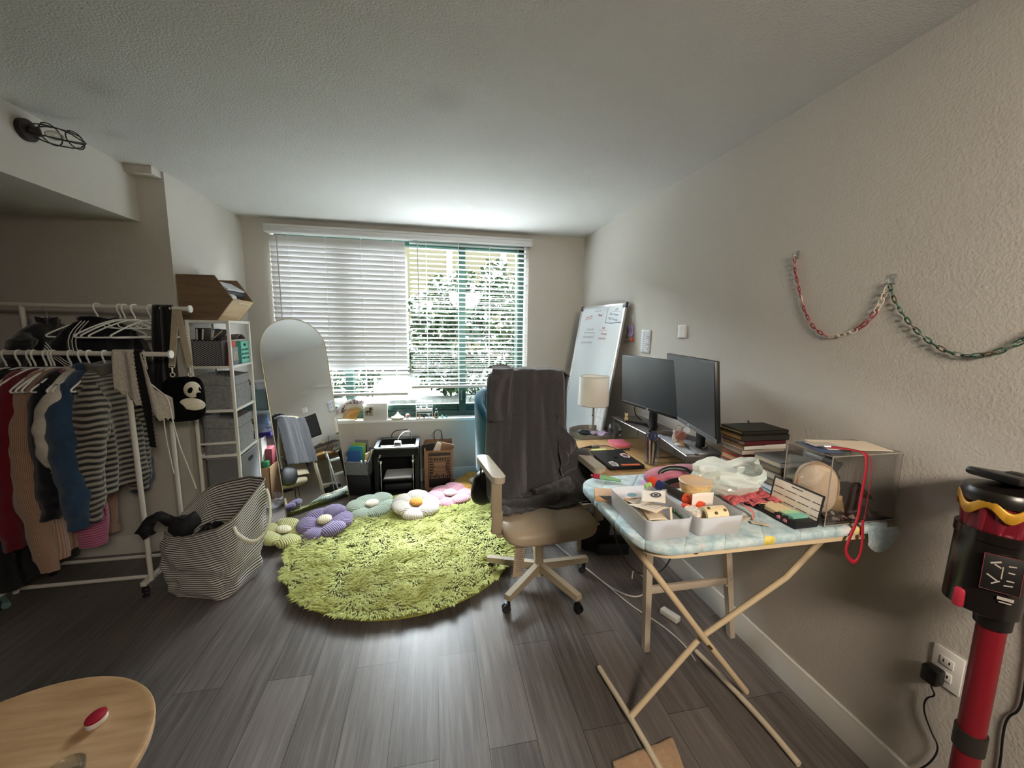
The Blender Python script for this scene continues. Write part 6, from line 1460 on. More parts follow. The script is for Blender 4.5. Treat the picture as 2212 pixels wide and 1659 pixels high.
m = WB(mk); m.cyl((.668, 1.450, ZI + .013), (.740, 1.405, ZI + .008), .0105, .006, 14); obj('barrel', m, mat('#7fae80', .4), mk)
m = WB(mk); m.cyl((.646, 1.463, ZI + .013), (.668, 1.450, ZI + .013), .0105, .0115, 14); m.ell((.640, 1.467, ZI + .013), (.006, .006, .005)); obj('cap', m, mat('#a3263a', .4), mk)
m = MB(); m.cyl((.735, 1.222, ZI + .058), (.765, 1.235, ZI + .060), .009, seg=12); solo('tape_roll', m, mat('#9cc47a', .5), 'tiny green tape roll beyond the receipts bin', 'tape')
# glue stick
gs = thing('glue_stick', 'orange and navy glue stick leaning in the tape bin', 'glue stick', (.82, 1.17, ZI + .02))
gp = [Vector((.775, 1.255, ZI + .068)), Vector((.790, 1.228, ZI + .062)), Vector((.806, 1.20, ZI + .057)), Vector((.838, 1.142, ZI + .045)), Vector((.872, 1.085, ZI + .034))]
for a, b, r, hx, nm in ((0, 1, .0165, '#d4452a', 'cap'), (1, 2, .0170, '#27305c', 'cap_band'), (2, 3, .0160, '#2a2724', 'label'), (3, 4, .0160, '#d4502e', 'barrel')): m = WB(gs); m.cyl(gp[a], gp[b], r, seg=20); obj(nm, m, mat(hx, .4), gs)
m = MB(); m.cyl((.815, 1.115, ZI + .028), (.838, 1.082, ZI + .028), .013, seg=16); solo('lip_balm', m, mat('#d05545', .4), 'short coral red tube beside the glue stick in the tape bin', 'tube')
# paper cup
cp = thing('paper_cup', 'printed paper dessert cup with tan rim behind the tape bin', 'cup', (.905, 1.165, ZI + .001))
t = NT('cup_print'); f = t.noise(t.coord('Object'), 60, 4, .7); g = t.noise(t.coord('Object', (1, 1, 2)), 22, 2)
CUPP = t.done(t.bsdf(t.mixc(.6, t.ramp(f, [(.36, S('#7c3a2c')), (.45, S('#c98f3c')), (.55, S('#dcbf7c')), (.68, S('#6f8a78'))]), t.ramp(g, [(.4, S('#d8b45e')), (.6, S('#e6d3a2'))])), .5))
m = WB(cp); m.lathe([(.040, 0), (.055, .085), (.0535, .085), (.0385, .004), (0, .004)], (.905, 1.175, ZI + .002), 40); obj('body', m, CUPP, cp)
m = WB(cp); m.lathe([(.0535, .0835), (.057, .0855), (.0535, .089), (.050, .0865)], (.905, 1.175, ZI + .002), 40); obj('rim', m, mat('#c9a886', .6), cp)
m = WB(cp); m.lathe([(0, .078), (.0525, .078), (.0525, .081), (0, .081)], (.905, 1.175, ZI + .002), 40); obj('lining', m, mat('#c2a083', .7), cp)
m = MB(); m.lathe([(.010, 0), (.026, 0), (.026, .016), (.010, .016)], (.812, 1.055, ZI + .030), 28, cap=False); m.lathe([(0, .015), (.0255, .0155), (0, .0165)], (.812, 1.055, ZI + .030), 28); solo('tape_roll', m, mat('#cfc4b6', .6, 0, .5, 140), 'flat roll of floral washi tape at the left of the tape bin', 'tape')
wr = thing('sticker_roll', 'thick cream roll of printed flower stickers in the tape bin', 'sticker roll', (.86, 1.03, ZI + .03))
m = WB(wr); m.lathe([(.016, 0), (.026, 0), (.026, .075), (.016, .075)], (0, 0, 0), 32, cap=False, T=frame((.828, 1.03, ZI + .036), (0, 1, 0), (0, 0, 1))); obj('roll', m, mat('#ddc9a0', .7), wr)
m = WB(wr)
for k, a in enumerate((35, 75, 110, 60)): 
    p = Vector((.842 + .017 * k, 1.03 - .0263 * sin(R(a - 20)) * 1, ZI + .036 + .0263 * cos(R(a - 20)))); m.ell(p, (.006, .005, .005), seg=10)
obj('printed_flower', m, mat('#5a4a34', .7), wr)
m = MB(); m.grid(lambda u, v: (.832 + .08 * u, 1.09 + .006 * sin(u * 3), ZI + .035 + .045 * v), 8, 4); solo('tissue', m, mat('#e2dad2', .8), 'white tissue behind the sticker roll in the tape bin', 'tissue', solid=.002)
m = MB(); m.box((.965, 1.10, ZI + .012), (.04, .02, .01), (0, 0, 30), bev=.003); solo('clip', m, BLACKP, 'small black clip right of the paper cup', 'clip')
# bags, pouches, ribbon
film('plastic_bag', (1.085, 1.235, ZI + .006), .115, .110, clear_mat('bag_pale', (.90, .93, .86, 1), .35, .2, .62, (.86, .89, .80, 1)), 'crumpled pale green plastic bag in the middle of the ironing board', 9, n=44, ax=(1.25, .8))
m = MB(); m.ell((.985, 1.385, ZI + .030), (.165, .055, .034), (0, 0, 8), 32, e=.8)
for v in m.v: v += Vector((0, 0, .006 * nz(v.x * 20, v.y * 20)))
solo('pencil_case', m, fabric('d', '#b56a80', .12), 'dusty pink soft pencil case at the back of the ironing board', 'pencil case', ang=80)
m = MB(); m.box((.842, 1.33, ZI + .006), (.11, .09, .006), (0, 0, -35), bev=.001); solo('notepad', m, mat('#b794c0', .6), 'lilac notepad under the dark green ribbon', 'notepad')
m = MB(); m.ell((.95, 1.30, ZI + .018), (.11, .018, .014), (0, 6, -18), 20); solo('pink_pouch', m, fabric('d', '#c27d93', .1), 'slim pink pouch under the dark green ribbon', 'pouch', ang=80)
def ribbon(P, w, mt, label, name='ribbon', cat='ribbon', up=None, sm=3, th=.0012):
    Q = [Vector(p) for p in P]
    for _ in range(sm):
        N = [Q[0]]
        for i in range(len(Q) - 1): N += [Q[i] * .75 + Q[i + 1] * .25, Q[i] * .25 + Q[i + 1] * .75]
        Q = N + [Q[-1]]
    vs = []; fs = []
    for i, p in enumerate(Q):
        d = (Q[min(i + 1, len(Q) - 1)] - Q[max(0, i - 1)]).normalized(); u = up(i / (len(Q) - 1)) if up else Vector((0, 0, 1)); s = d.cross(u); s = s.normalized() * w / 2 if s.length > 1e-6 else Vector((w / 2, 0, 0))
        vs += [p - s, p + s]
        if i: o = 2 * i; fs.append([o - 2, o - 1, o + 1, o])
    m = MB(); m.add(vs, fs); return m
m = ribbon([(.785, 1.30, ZI + .012), (.83, 1.29, ZI + .018), (.89, 1.30, ZI + .038), (.955, 1.295, ZI + .048), (.99, 1.30, ZI + .062), (.965, 1.325, ZI + .078), (.905, 1.34, ZI + .078), (.865, 1.345, ZI + .055), (.885, 1.33, ZI + .040)], .017, None, '', up=lambda k: Vector((.2, -.8, .55)))
solo('ribbon', m, mat('#10221e', .4), 'dark green satin ribbon looped on the ironing board beside the paper cup', 'ribbon', solid=.001, ang=15)
m = MB(); m.grid(lambda u, v: (1.02 + .17 * u + .02 * v, 1.12 + .12 * v - .03 * u, ZI + .010 + .022 * abs(nz(u * 5, v * 5, 4)) + .014 * sin(u * 8) ** 2), 30, 22); solo('gift_bag', m, mat('#c25a60', .7, 0, .45, 70), 'flattened red and white printed bag under the pale plastic bag', 'bag', solid=.004, ang=80)
m = ribbon([(1.045, 1.115, ZI + .02), (1.035, 1.085, ZI + .028), (1.045, 1.055, ZI + .012), (1.02, 1.035, ZI + .005)], .012, None, '', up=lambda k: Vector((0, -1, .3))); solo('ribbon', m, mat('#c9857f', .5), 'pink ribbon tail hanging from the red printed bag', 'ribbon', solid=.001, ang=15)
for i, (x, y, rz, lb) in enumerate(((1.00, 1.045, 20, 'cream paper scrap right of the tape bin nearest the pink ribbon'), (1.02, 1.005, -35, 'cream paper scrap on the cover near the front edge right of the tape bin'))):
    sheetp(lb, (x, y, ZI + .004), .05, .022, rz, (0, 0), mat('#d2c2ae', .8), 'paper', None, .002, 3)
# sticky-note organiser
so_ = thing('sticky_note_set', 'black folding sticky note set with its monthly planner flap standing open', 'sticky note set', (1.155, 1.04, ZI))
fx = Vector((1.186, 1.142, ZI + .006)); fy = Vector((1.188, .957, ZI + .006)); ax_ = (fy - fx); L = ax_.length; ax_.normalize(); nr = Vector((ax_.y, -ax_.x, 0)); nr = nr if nr.x < 0 else -nr
FT = frame(fx, ax_, (Vector((0, 0, 1)) - nr * .16))
m = WB(so_); m.T = m.T @ FT; m.span((0, 0, -.003), (L, .098, .0), bev=.0015); m.span((-.0, .0, 0), (.005, .098, .001)); m.span((L - .005, 0, 0), (L, .098, .001)); m.span((0, .093, 0), (L, .098, .001)); obj('flap', m, mat('#17151a', .5), so_)
m = WB(so_); m.T = m.T @ FT; m.span((.006, .005, .0002), (L - .006, .092, .0008)); pgp = obj('planner_page', m, mat('#d9cab8', .8), so_)
m = WB(so_); m.T = m.T @ FT
for r_ in range(3):
    for k in range(4): m.box((.028 + k * .048, .066 - .022 * r_, .0012), (.038, .0022, .0006))
m.box((L * .5, .084, .0012), (.04, .003, .0006)); obj('printed_line', m, mat('#2c2724', .8), pgp)
BT_ = Matrix(((ax_.x, nr.x, 0, fx.x), (ax_.y, nr.y, 0, fx.y), (0, 0, 1, fx.z), (0, 0, 0, 1)))
m = WB(so_); m.T = m.T @ BT_; m.span((0, 0, -.004), (L, .085, .004), bev=.0015)
for k in (.045, .105, .130, .155): m.span((k, .066, .004), (k + .012, .085, .016), bev=.001)
m.span((0, .0, .004), (.03, .085, .014), bev=.002); m.span((L - .035, 0, .004), (L, .085, .014), bev=.002); bs = obj('tray', m, mat('#141317', .5), so_)
for a, b, h, hx, lb in ((.032, .103, .016, '#d8c39a', 'cream note pad'), (.106, .130, .018, '#a9cfa0', 'pale green note pad'), (.131, .156, .020, '#79b8a4', 'mint note pad')):
    m = WB(so_); m.T = m.T @ BT_; m.span((a, .006, .0042), (b, .064 if a > .1 else .075, h)); o = obj('note_pad', m, mat(hx, .7), so_); o['label'] = lb
for k in (.118, .143): m = WB(so_); m.T = m.T @ BT_; m.span((k, .078, .004), (k + .011, .088, .011)); o = obj('flag', m, mat('#d3808a', .7), so_); o['label'] = 'pink page flags'

# ---------------------------------------------------------------- book stacks at the wall end of the board
m = MB(); m.box((1.405, 1.405, ZI + .022), (.18, .17, .030), (0, 0, 0), bev=.004); 
solo('file_tray', m, mat('#1a1a1c', .5), 'flat black file tray under the two book stacks', 'tray')
BK1 = 'tall book stack beside the right monitor'
zz = ZI + .038
def sbook(x, y, z, w, d, h, rz, cov, page, label, group, spine_dir=0):
    T = Matrix.Translation((x, y, z)) @ Matrix.Rotation(R(rz), 4, 'Z'); return book('book', label, T, w, d, h, mat(cov, .55), mat(page, .85, 0, .08, 60), group)
for i, (h, w, d, dx, dy, rz, cov, page, lb) in enumerate(((.020, .135, .19, 0, 0, 92, '#3a3531', '#b9ab9a', 'grey paged book at the bottom of the tall stack'), (.026, .130, .195, .004, 0, 90, '#a3271c', '#ad8a62', 'orange red spined book second from the bottom of the tall stack'), (.014, .125, .18, .002, .004, 91, '#7a3f35', '#b59a86', 'thin pinkish book third from the bottom of the tall stack'), (.022, .125, .18, .0, .004, 88, '#b5a79a', '#c7b8aa', 'pale book in the middle of the tall stack'), (.020, .13, .185, .0, 0, 90, '#c2bdb6', '#b08c60', 'tan paged book with a red and white spine in the tall stack'), (.020, .13, .19, -.002, .0, 92, '#4a1018', '#c6b29a', 'dark maroon book third from the top of the tall stack'), (.024, .145, .205, -.006, .0, 88, '#20201a', '#b8925c', 'yellow edged black book second from the top of the tall stack'), (.016, .14, .20, .0, .006, 89, '#17170f', '#c9b083', 'black hardcover on top of the tall stack'))):
    sbook(1.372 + dx, 1.430 + dy, zz, w, d + .02, h, rz, cov, page, lb, BK1); zz += h + .0005
m = MB(); m.box((1.365, 1.215, ZI + .020), (.20, .18, .022), (0, 0, -8), bev=.003); solo('paper_stack', m, mat('#c9c6c4', .7), 'low stack of white papers with a black edge under the short book stack', 'papers')
zz = ZI + .032
for i, (h, w, d, rz, cov, page, lb) in enumerate(((.024, .14, .20, 78, '#4a4138', '#9b8a76', 'brown book at the bottom of the short stack beside the clear box'), (.030, .14, .195, 80, '#857a6b', '#d3c4b2', 'thick cream paged book second in the short stack'), (.024, .135, .19, 79, '#5b5347', '#8b7c68', 'grey brown book third in the short stack'), (.022, .13, .185, 80, '#7a7b80', '#d0c0a8', 'grey covered book on top of the short stack'))):
    sbook(1.362 - .004 * i, 1.238, zz, w, d, h, rz + 10, cov, page, lb, 'short book stack beside the clear box'); zz += h + .0005

# ---------------------------------------------------------------- clear display box and what it holds
ax0, ax1, ay0, ay1, az0, az1 = 1.212, 1.492, .955, 1.115, ZI + .001, 1.138
ab = thing('acrylic_box', 'large clear acrylic display box at the wall end of the ironing board', 'display box', ((ax0 + ax1) / 2, (ay0 + ay1) / 2, az0))
AB = clear_mat('box_acrylic', (.985, .982, .978, 1), .0, .02, .01, (.5, .48, .45, 1), .22)
m = WB(ab)
m.span((ax0, ay0, az0), (ax1, ay0 + .003, az1)); m.span((ax0, ay1 - .003, az0), (ax1, ay1, az1)); m.span((ax0, ay0, az0), (ax0 + .003, ay1, az1)); m.span((ax1 - .003, ay0, az0), (ax1, ay1, az1)); m.span((ax0, ay0, az1 - .003), (ax1, ay1, az1)); obj('shell', m, AB, ab)
m = WB(ab)
E_ = [(ax0, ay0), (ax1, ay0), (ax1, ay1), (ax0, ay1)]
for z in (az0 + .003, az1 - .0015): m.tube([(x, y, z) for x, y in E_], .0016, 6, closed=True)
for x, y in E_: m.cyl((x, y, az0), (x, y, az1), .0016, seg=6)
obj('edge', m, mat('#a39c92', .25, .2), ab)
m = WB(ab); m.span((ax0 + .004, ay0 + .004, az0), (ax1 - .004, ay1 - .004, az0 + .004)); obj('base', m, BLACKP, ab)
bp = thing('zip_pouch', 'beige half-round zip pouch inside the clear display box', 'pouch', (1.265, 1.035, az0 + .005))
m = WB(bp); T_ = frame((1.266, 1.045, az0 + .005), (.80, -.6, 0), (0, 0, 1.2)) @ Matrix.Translation((0, .024, 0)); m.T = m.T @ T_
prof = [(-.062, 0), (.062, 0), (.066, .07), (.050, .12), (.02, .145), (-.02, .145), (-.050, .12), (-.066, .07)]
m.ell((0, .062, 0), (.060, .086, .030), seg=28, e=.72); body = obj('body', m, mat('#cbb59e', .8, 0, .05, 20, .3, 120), bp)
m = WB(bp); m.T = m.T @ T_; m.tube([(.061 * sin(R(a)), .066 + .084 * cos(R(a)), .012) for a in range(-105, 106, 10)], .003, 6); m.tube([(.061 * sin(R(a)), .066 + .084 * cos(R(a)), -.008) for a in range(-105, 106, 10)], .003, 6); obj('zipper', m, mat('#a88c70', .6), bp)
m = MB(); m.grid(lambda u, v: (1.305 + .085 * u + .02 * nz(v * 4, u * 3), 1.06 - .03 * sin(u * 5), 1.05 + .06 * (1 - u) * (1 - v) - .055 * v * (.5 + u) + .01 * nz(u * 6, v * 6)), 24, 16); solo('scarf', m, mat('#17161c', .9, 0, .3, 60), 'dark navy crumpled scarf hanging inside the clear display box', 'scarf', solid=.006, ang=80)
m = MB(); m.grid(lambda u, v: (1.31 + .06 * u, 1.03 + .02 * sin(u * 7 + v * 2), az0 + .012 + .065 * v * (1 - .3 * u) + .008 * nz(u * 6, v * 6)), 16, 12); solo('cloth', m, mat('#b99a68', .85, 0, .15, 30), 'folded tan cloth beside the beige pouch in the clear box', 'cloth', solid=.008, ang=80)
m = MB(); m.cyl((1.40, 1.02, az0 + .09), (1.455, 1.0, az0 + .055), .024, .003, 14); m.box((1.39, 1.03, az0 + .06), (.04, .05, .09), bev=.01); solo('leather_case', m, mat('#1c1410', .6), 'dark pointed leather case inside the clear display box', 'case')
rr = random.Random(4); GC = 'small trinkets on the base of the clear box'
for k, hx in enumerate(['#2b2328', '#6d625e', '#4a3530', '#8d8078', '#3a2d2a', '#5d4a3c', '#776a66', '#2d2730', '#6b4434', '#9a8e80', '#40302a', '#5b5052', '#4b3a2e', '#7d6a58']):
    x, y = 1.235 + (k % 7) * .037 + rr.uniform(-.006, .006), .975 + (k // 7) * .035 + rr.uniform(-.006, .006)
    m = MB(); m.tube([(x, y, az0 + .008), (x + rr.uniform(-.014, .014), y + rr.uniform(-.01, .01), az0 + .016), (x + rr.uniform(.008, .02), y + rr.uniform(-.012, .012), az0 + .010)], .0045, 6, sm=2); m.ell((x, y, az0 + .010), (.010, .007, .006), (0, 0, rr.uniform(0, 180)), 10)
    solo('trinket', m, mat(hx, .4), 'small dark hair trinket on the base of the clear display box', 'trinket', GC)
m = MB(); m.box((1.375, 1.045, az1 + .003), (.205, .115, .002), (0, 0, -14)); solo('paper_sheet', m, mat('#dccbb6', .8), 'cream paper sheet lying on top of the clear display box', 'paper')
m = MB(); m.box((1.265, 1.045, az1 + .0012), (.075, .125, .001), (0, 0, -14)); solo('folder', m, mat('#3e4f70', .5), 'navy blue folder under the cream paper on the clear box', 'folder')
pc_ = thing('pencil_drawing', 'small card with a grey pencil drawing on top of the clear box', 'card', (1.29, 1.06, az1 + .005)); m = WB(pc_); m.box((1.29, 1.06, az1 + .0055), (.085, .055, .0008), (0, 0, -14)); obj('sheet', m, mat('#b7aca0', .8, 0, .25, 60), pc_)
ln = thing('lanyard', 'red lanyard with a silver clasp trailing down from the clear box', 'lanyard', (1.30, .94, .80))
LR = mat('#a3172c', .6)
def strap(P, w, up): mm = ribbon(P, w, None, '', up=up); q_ = WB(ln); q_.add([v.copy() for v in mm.v], mm.f); return q_
q_ = strap([(1.272, 1.02, az1 + .009), (1.300, 1.00, az1 + .010), (1.322, .975, az1 + .009), (1.334, .952, az1 + .006), (1.333, .944, 1.10), (1.325, .943, 1.00), (1.318, .938, .93), (1.280, .930, .865), (1.272, .928, .83), (1.300, .928, .795), (1.325, .928, .79), (1.338, .928, .84), (1.332, .934, .93)], .014, lambda k: Vector((0, -.3, .95)) if k < .25 else Vector((.15, -1, .2)))
q2_ = strap([(1.322, .985, az1 + .009), (1.345, .955, az1 + .006), (1.352, .942, 1.11), (1.352, .942, 1.02), (1.350, .942, .95), (1.340, .938, .90), (1.330, .934, .87)], .008, lambda k: Vector((0, -.3, .95)) if k < .2 else Vector((.5, -1, .2)))
q_.f += [[i + len(q_.v) for i in f_] for f_ in q2_.f]; q_.mi += q2_.mi; q_.v += q2_.v
obj('strap', q_, LR, ln, 15, solid=.001)
m = WB(ln); m.tube([(1.258 + .010 * cos(2 * pi * i / 12), 1.03 + .006 * sin(2 * pi * i / 12), az1 + .008) for i in range(12)], .0018, 6, closed=True); m.cyl((1.262, 1.028, az1 + .008), (1.276, 1.018, az1 + .010), .004, seg=8); obj('clasp', m, CHROME, ln)

# ---------------------------------------------------------------- paper-clip style chain garlands on the wall
def garland(label, pts, cols, hookpts):
    th = thing('chain_garland', label, 'garland', (XR - .01, pts[0][0], pts[0][1]))
    P = [Vector((XR - .012, y, z)) for y, z in pts]
    for _ in range(3):
        N = [P[0]]
        for i in range(len(P) - 1): N += [P[i] * .75 + P[i + 1] * .25, P[i] * .25 + P[i + 1] * .75]
        P = N + [P[-1]]
    D = [0]
    for i in range(len(P) - 1): D.append(D[-1] + (P[i + 1] - P[i]).length)
    step = .0215; n = int(D[-1] / step)
    def at(s):
        for i in range(len(D) - 1):
            if D[i + 1] >= s: k = (s - D[i]) / max(1e-9, D[i + 1] - D[i]); return P[i].lerp(P[i + 1], k), (P[i + 1] - P[i]).normalized()
        return P[-1], (P[-1] - P[-2]).normalized()
    for k in range(n):
        p, d = at((k + .5) * step); flat_ = (k % 2 == 0); w = (Vector((1, 0, 0)).cross(d) if flat_ else Vector((1, 0, 0))).normalized()
        w = (w + Vector((1, 0, 0)) * .3).normalized() if flat_ else (w + Vector((1, 0, 0)).cross(d) * .5).normalized()
        m = WB(th); m.tube([p + d * (.0145 * math.copysign(abs(cos(2 * pi * i / 14)) ** .7, cos(2 * pi * i / 14))) + w * (.0065 * sin(2 * pi * i / 14)) for i in range(14)], .0019, 6, closed=True)
        obj('link', m, cols(k, n), th, 80)
    return th
RD, PK, WT_, GN, BR2, GY = mat('#8e2630', .35), clear_mat('pink_link', (.9, .55, .52, 1), .2, .1, .5, (.85, .45, .42, 1)), mat('#d8cdbd', .4), mat('#2f5a44', .35), mat('#6e5443', .35), mat('#7f8f80', .35)
garland('red and white plastic chain draped between two hooks on the right wall', [(1.437, 1.832), (1.428, 1.77), (1.410, 1.728), (1.377, 1.631), (1.329, 1.552), (1.285, 1.518), (1.242, 1.503), (1.16, 1.524), (1.112, 1.565), (1.085, 1.62), (1.068, 1.682)], lambda k, n: (WT_ if (k > n * .56 and not n * .74 < k < n * .86) else (PK if k % 4 == 1 else (WT_ if k == 8 else RD))), None)
garland('green and brown plastic chain draped from the second hook to the right', [(1.066, 1.682), (1.05, 1.64), (1.034, 1.611), (.987, 1.543), (.914, 1.478), (.847, 1.454), (.783, 1.470), (.743, 1.500), (.70, 1.545)], lambda k, n: (BR2 if k % 5 == 2 else (GY if k % 5 == 4 else GN)), None)
for y, z, lb in ((1.437, 1.840, 'clear wall hook holding the left end of the red chain'), (1.066, 1.694, 'clear wall hook where the red and green chains meet')):
    hk_ = thing('wall_hook', lb, 'hook', (XR, y, z), 0, 'clear adhesive wall hooks'); m = WB(hk_); m.box((XR - .0025, y, z + .004), (.005, .022, .034), bev=.002); obj('plate', m, clear_mat('hook_clear', (.95, .95, .95, 1), .6, .05, .25, (.9, .9, .9, 1)), hk_)
    m = WB(hk_); m.tube([(XR - .005, y, z - .002), (XR - .016, y, z - .009), (XR - .021, y, z - .002), (XR - .020, y, z + .006)], .0035, 8, sm=2); obj('hook', m, clear_mat('hook_clear2', (.95, .95, .95, 1), .6, .05, .3, (.95, .95, .95, 1)), hk_)

# ---------------------------------------------------------------- red stick vacuum by the right wall
vc = thing('stick_vacuum', 'red and black cordless stick vacuum standing against the right wall', 'vacuum', (1.40, .655, 0))
VR = mat('#8f1f2c', .3, .3); VB = mat('#14110f', .4); VS = clear_mat('smoke_bin', (.16, .13, .12, 1), .3, .08, .45, (.05, .04, .035, 1)); GOLD = mat('#c28f2c', .35, .3)
vt = Vector((1.402, .655, .78)); vb = Vector((1.395, .650, .07)); vd = (vt - vb).normalized()
m = WB(vc); m.cyl(vb, vt, .0265, seg=28); tube = obj('tube', m, VR, vc)
m = WB(vc); m.cyl(vb + vd * .345, vb + vd * .40, .031, seg=28); obj('tube_clip', m, mat('#2b2522', .5), tube)
m = WB(vc); m.cyl(vt, vt + Vector((-.002, 0, .05)), .033, .036, 28); m.box(vt + Vector((-.03, -.0, .075)), (.14, .085, .07), (0, 12, 0), bev=.018); obj('inlet', m, VB, vc)
bx_ = Vector((1.350, .658, .842)); bd = Vector((.045, 0, 1)).normalized()
m = WB(vc); m.cyl(bx_, bx_ + bd * .200, .066, .067, 40); m.cyl(bx_ + bd * .180, bx_ + bd * .203, .070, seg=40); bn = obj('dust_bin', m, mat('#181412', .22, 0, 0, 15, 0, 60, 0, .6), vc)
m = WB(vc); p = bx_ + Vector((-.063, .006, .024)); m.box(p, (.022, .022, .05), (0, 6, 20), bev=.008); obj('release_catch', m, mat('#a3283a', .4), bn)
m = WB(vc); p = bx_ + Vector((-.047, -.049, .118)); PT = frame(p, (.67, -.74, 0), (.045, 0, 1)); m.T = m.T @ PT; m.box((0, 0, 0), (.062, .088, .004), bev=.001); pa = obj('label_panel', m, mat('#0e0b0b', .5), bn)
m = WB(vc); m.T = m.T @ PT
m.tube([(-.031, -.044, .002), (.031, -.044, .002), (.031, .044, .002), (-.031, .044, .002)], .0008, 5, closed=True); obj('label_border', m, mat('#7d2a30', .5), pa)
m = WB(vc); m.T = m.T @ PT
for x, y, w, h, r_ in ((-.012, .026, .018, .004, 25), (-.008, .018, .012, .003, -30), (.014, .024, .012, .003, 10), (.014, .008, .010, .003, 0), (-.014, -.012, .022, .003, -35), (-.008, -.022, .016, .003, 40), (.014, -.012, .012, .003, 0), (.012, -.024, .014, .003, 12), (.0, .004, .002, .03, 0)): m.box((x, y, .0022), (w, h, .0004), (0, 0, r_))
obj('label_print', m, mat('#a89f98', .6), pa)
m = WB(vc); m.T = m.T @ PT; m.box((.012, -.058, .0006), (.026, .0075, .0006)); m.box((.012, -.067, .0006), (.02, .003, .0006)); obj('badge', m, mat('#a89f98', .6), pa)
cy0 = bx_ + bd * .202
m = WB(vc); m.cyl(cy0, cy0 + bd * .085, .060, .066, 40); m.cyl(cy0 + bd * .07, cy0 + bd * .10, .056, seg=32); cyc = obj('cyclone', m, mat('#6f1a26', .25, .2), vc)
m = WB(vc)
for k in range(12):
    a = 2 * pi * k / 12; q0 = cy0 + Vector((.052 * cos(a), .052 * sin(a), .0)); q1 = cy0 + bd * .082 + Vector((.056 * cos(a), .056 * sin(a), 0)); m.cyl(q0, q1, .009, .0155, 14)
obj('cyclone_cone', m, mat('#7d2230', .3, .2), cyc)
m = WB(vc); vs = []; fs = []; n = 96
for i in range(n):
    a = 2 * pi * i / n; wv = .014 * sin(6 * a + .6); r_ = .0705
    for rr_, dz in ((r_, .050 + wv), (r_ + .002, .053 + wv), (r_ + .002, .074 + wv), (r_, .078 + wv)): vs.append(cy0 + bd * dz + Vector((rr_ * cos(a), rr_ * sin(a), 0)))
for i in range(n):
    j = (i + 1) % n
    for k in range(3): fs.append([4 * i + k, 4 * j + k, 4 * j + k + 1, 4 * i + k + 1])
m.add(vs, fs); obj('gold_band', m, GOLD, cyc, solid=.002)
m = WB(vc); m.lathe([(.0695, .072), (.071, .092), (.064, .104), (.0, .108)], cy0, 48); obj('motor_cap', m, mat('#1c1816', .3), vc)
m = WB(vc); m.box(cy0 + Vector((.040, .01, .122)), (.15, .10, .020), (0, 10, 0), bev=.009); m.box(cy0 + Vector((.085, .02, .09)), (.06, .05, .08), (0, 10, 0), bev=.014); obj('head_unit', m, mat('#100f10', .35), vc)
m = WB(vc); m.cyl(vb + Vector((0, 0, -.02)), vb, .022); m.box((1.36, .60, .035), (.24, .10, .06), (0, 0, 20), bev=.02); m.cyl((1.27, .565, .03), (1.455, .64, .03), .028, seg=16); obj('floor_head', m, VB, vc)
# charger and cords
pl_ = thing('charger_plug', 'black charger plugged into the outlet beside the red vacuum tube', 'charger', (XR - .02, .785, .475))
m = WB(pl_); m.box((XR - .029, .787, .494), (.040, .042, .052), bev=.008); obj('body', m, BLACKP, pl_)
m = WB(pl_); m.tube([(XR - .03, .787, .468), (XR - .028, .784, .45), (XR - .022, .775, .43), (XR - .012, .802, .395), (XR - .012, .803, .35), (XR - .012, .775, .30), (XR - .014, .750, .275), (XR - .014, .765, .20), (XR - .016, .80, .125), (XR - .02, .82, .05)], .0024, 6, sm=2); obj('cord', m, BLACK, pl_)
m = MB(); m.tube([(XR - .006, .640, .80), (XR - .006, .628, .72), (XR - .006, .622, .60), (XR - .006, .622, .54), (XR - .006, .640, .505), (XR - .006, .642, .45), (XR - .006, .634, .35), (XR - .006, .64, .20), (XR - .020, .65, .010)], .0026, 6, sm=2); solo('cord', m, BLACK, 'thin dark cord running down the right wall at the edge of the view', 'cord')

# ---------------------------------------------------------------- low round wooden table at lower left
tb = thing('coffee_table', 'low round pine table with a lipped edge at lower left', 'table', (-1.045, .97, 0))
t = NT('pine_table'); f = t.noise(t.coord('Object', (1.2, 9, 1), (0, 0, R(20))), 3.2, 6, .6); c = t.ramp(f, [(.3, S('#8a6847')), (.5, S('#a98762')), (.7, S('#bd9d78'))])
f2 = t.noise(t.coord('Object', (1, 1, 1)), 2.5, 3); c = t.mixc(.3, c, t.ramp(f2, [(.35, S('#7d5c3c')), (.65, S('#c2a27e'))]))
vo = t.n('ShaderNodeTexVoronoi'); vo.inputs['Scale'].default_value = 5.5; t.l(t.coord('Object', (1.6, .55, 0), (0, 0, R(-42))), vo.inputs['Vector']); kn = t.ramp(vo.outputs['Distance'], [(.05, (1, 1, 1, 1)), (.10, (0, 0, 0, 1))]); c = t.mixc(kn, c, S('#3f2717'))
PINET = t.done(t.bsdf(c, .38, 0, t.bump(f, .06, .003)))
m = WB(tb); m.lathe([(0, .425), (.300, .425), (.313, .432), (.315, .448), (.312, .4535), (.304, .4538), (.296, .4505), (0, .450)], (-1.045, .97, 0), 96); obj('table_top', m, PINET, tb)
for a in (40, 130, 220, 310):
    m = WB(tb); m.cyl((-1.045 + .20 * cos(R(a)), .97 + .20 * sin(R(a)), .425), (-1.045 + .25 * cos(R(a)), .97 + .25 * sin(R(a)), 0), .018, .013, 14); obj('leg', m, PINET, tb)
tin = thing('lip_tin', 'small round tin with a shiny red lid on the pine table', 'tin', (-.905, 1.120, .451)); tc_ = Vector((-.905, 1.120, .451))
m = WB(tin); m.lathe([(0, 0), (.019, 0), (.0205, .003), (.0205, .016), (0, .016)], tc_, 40, sy=1.3); obj('body', m, mat('#d3cfca', .35), tin)
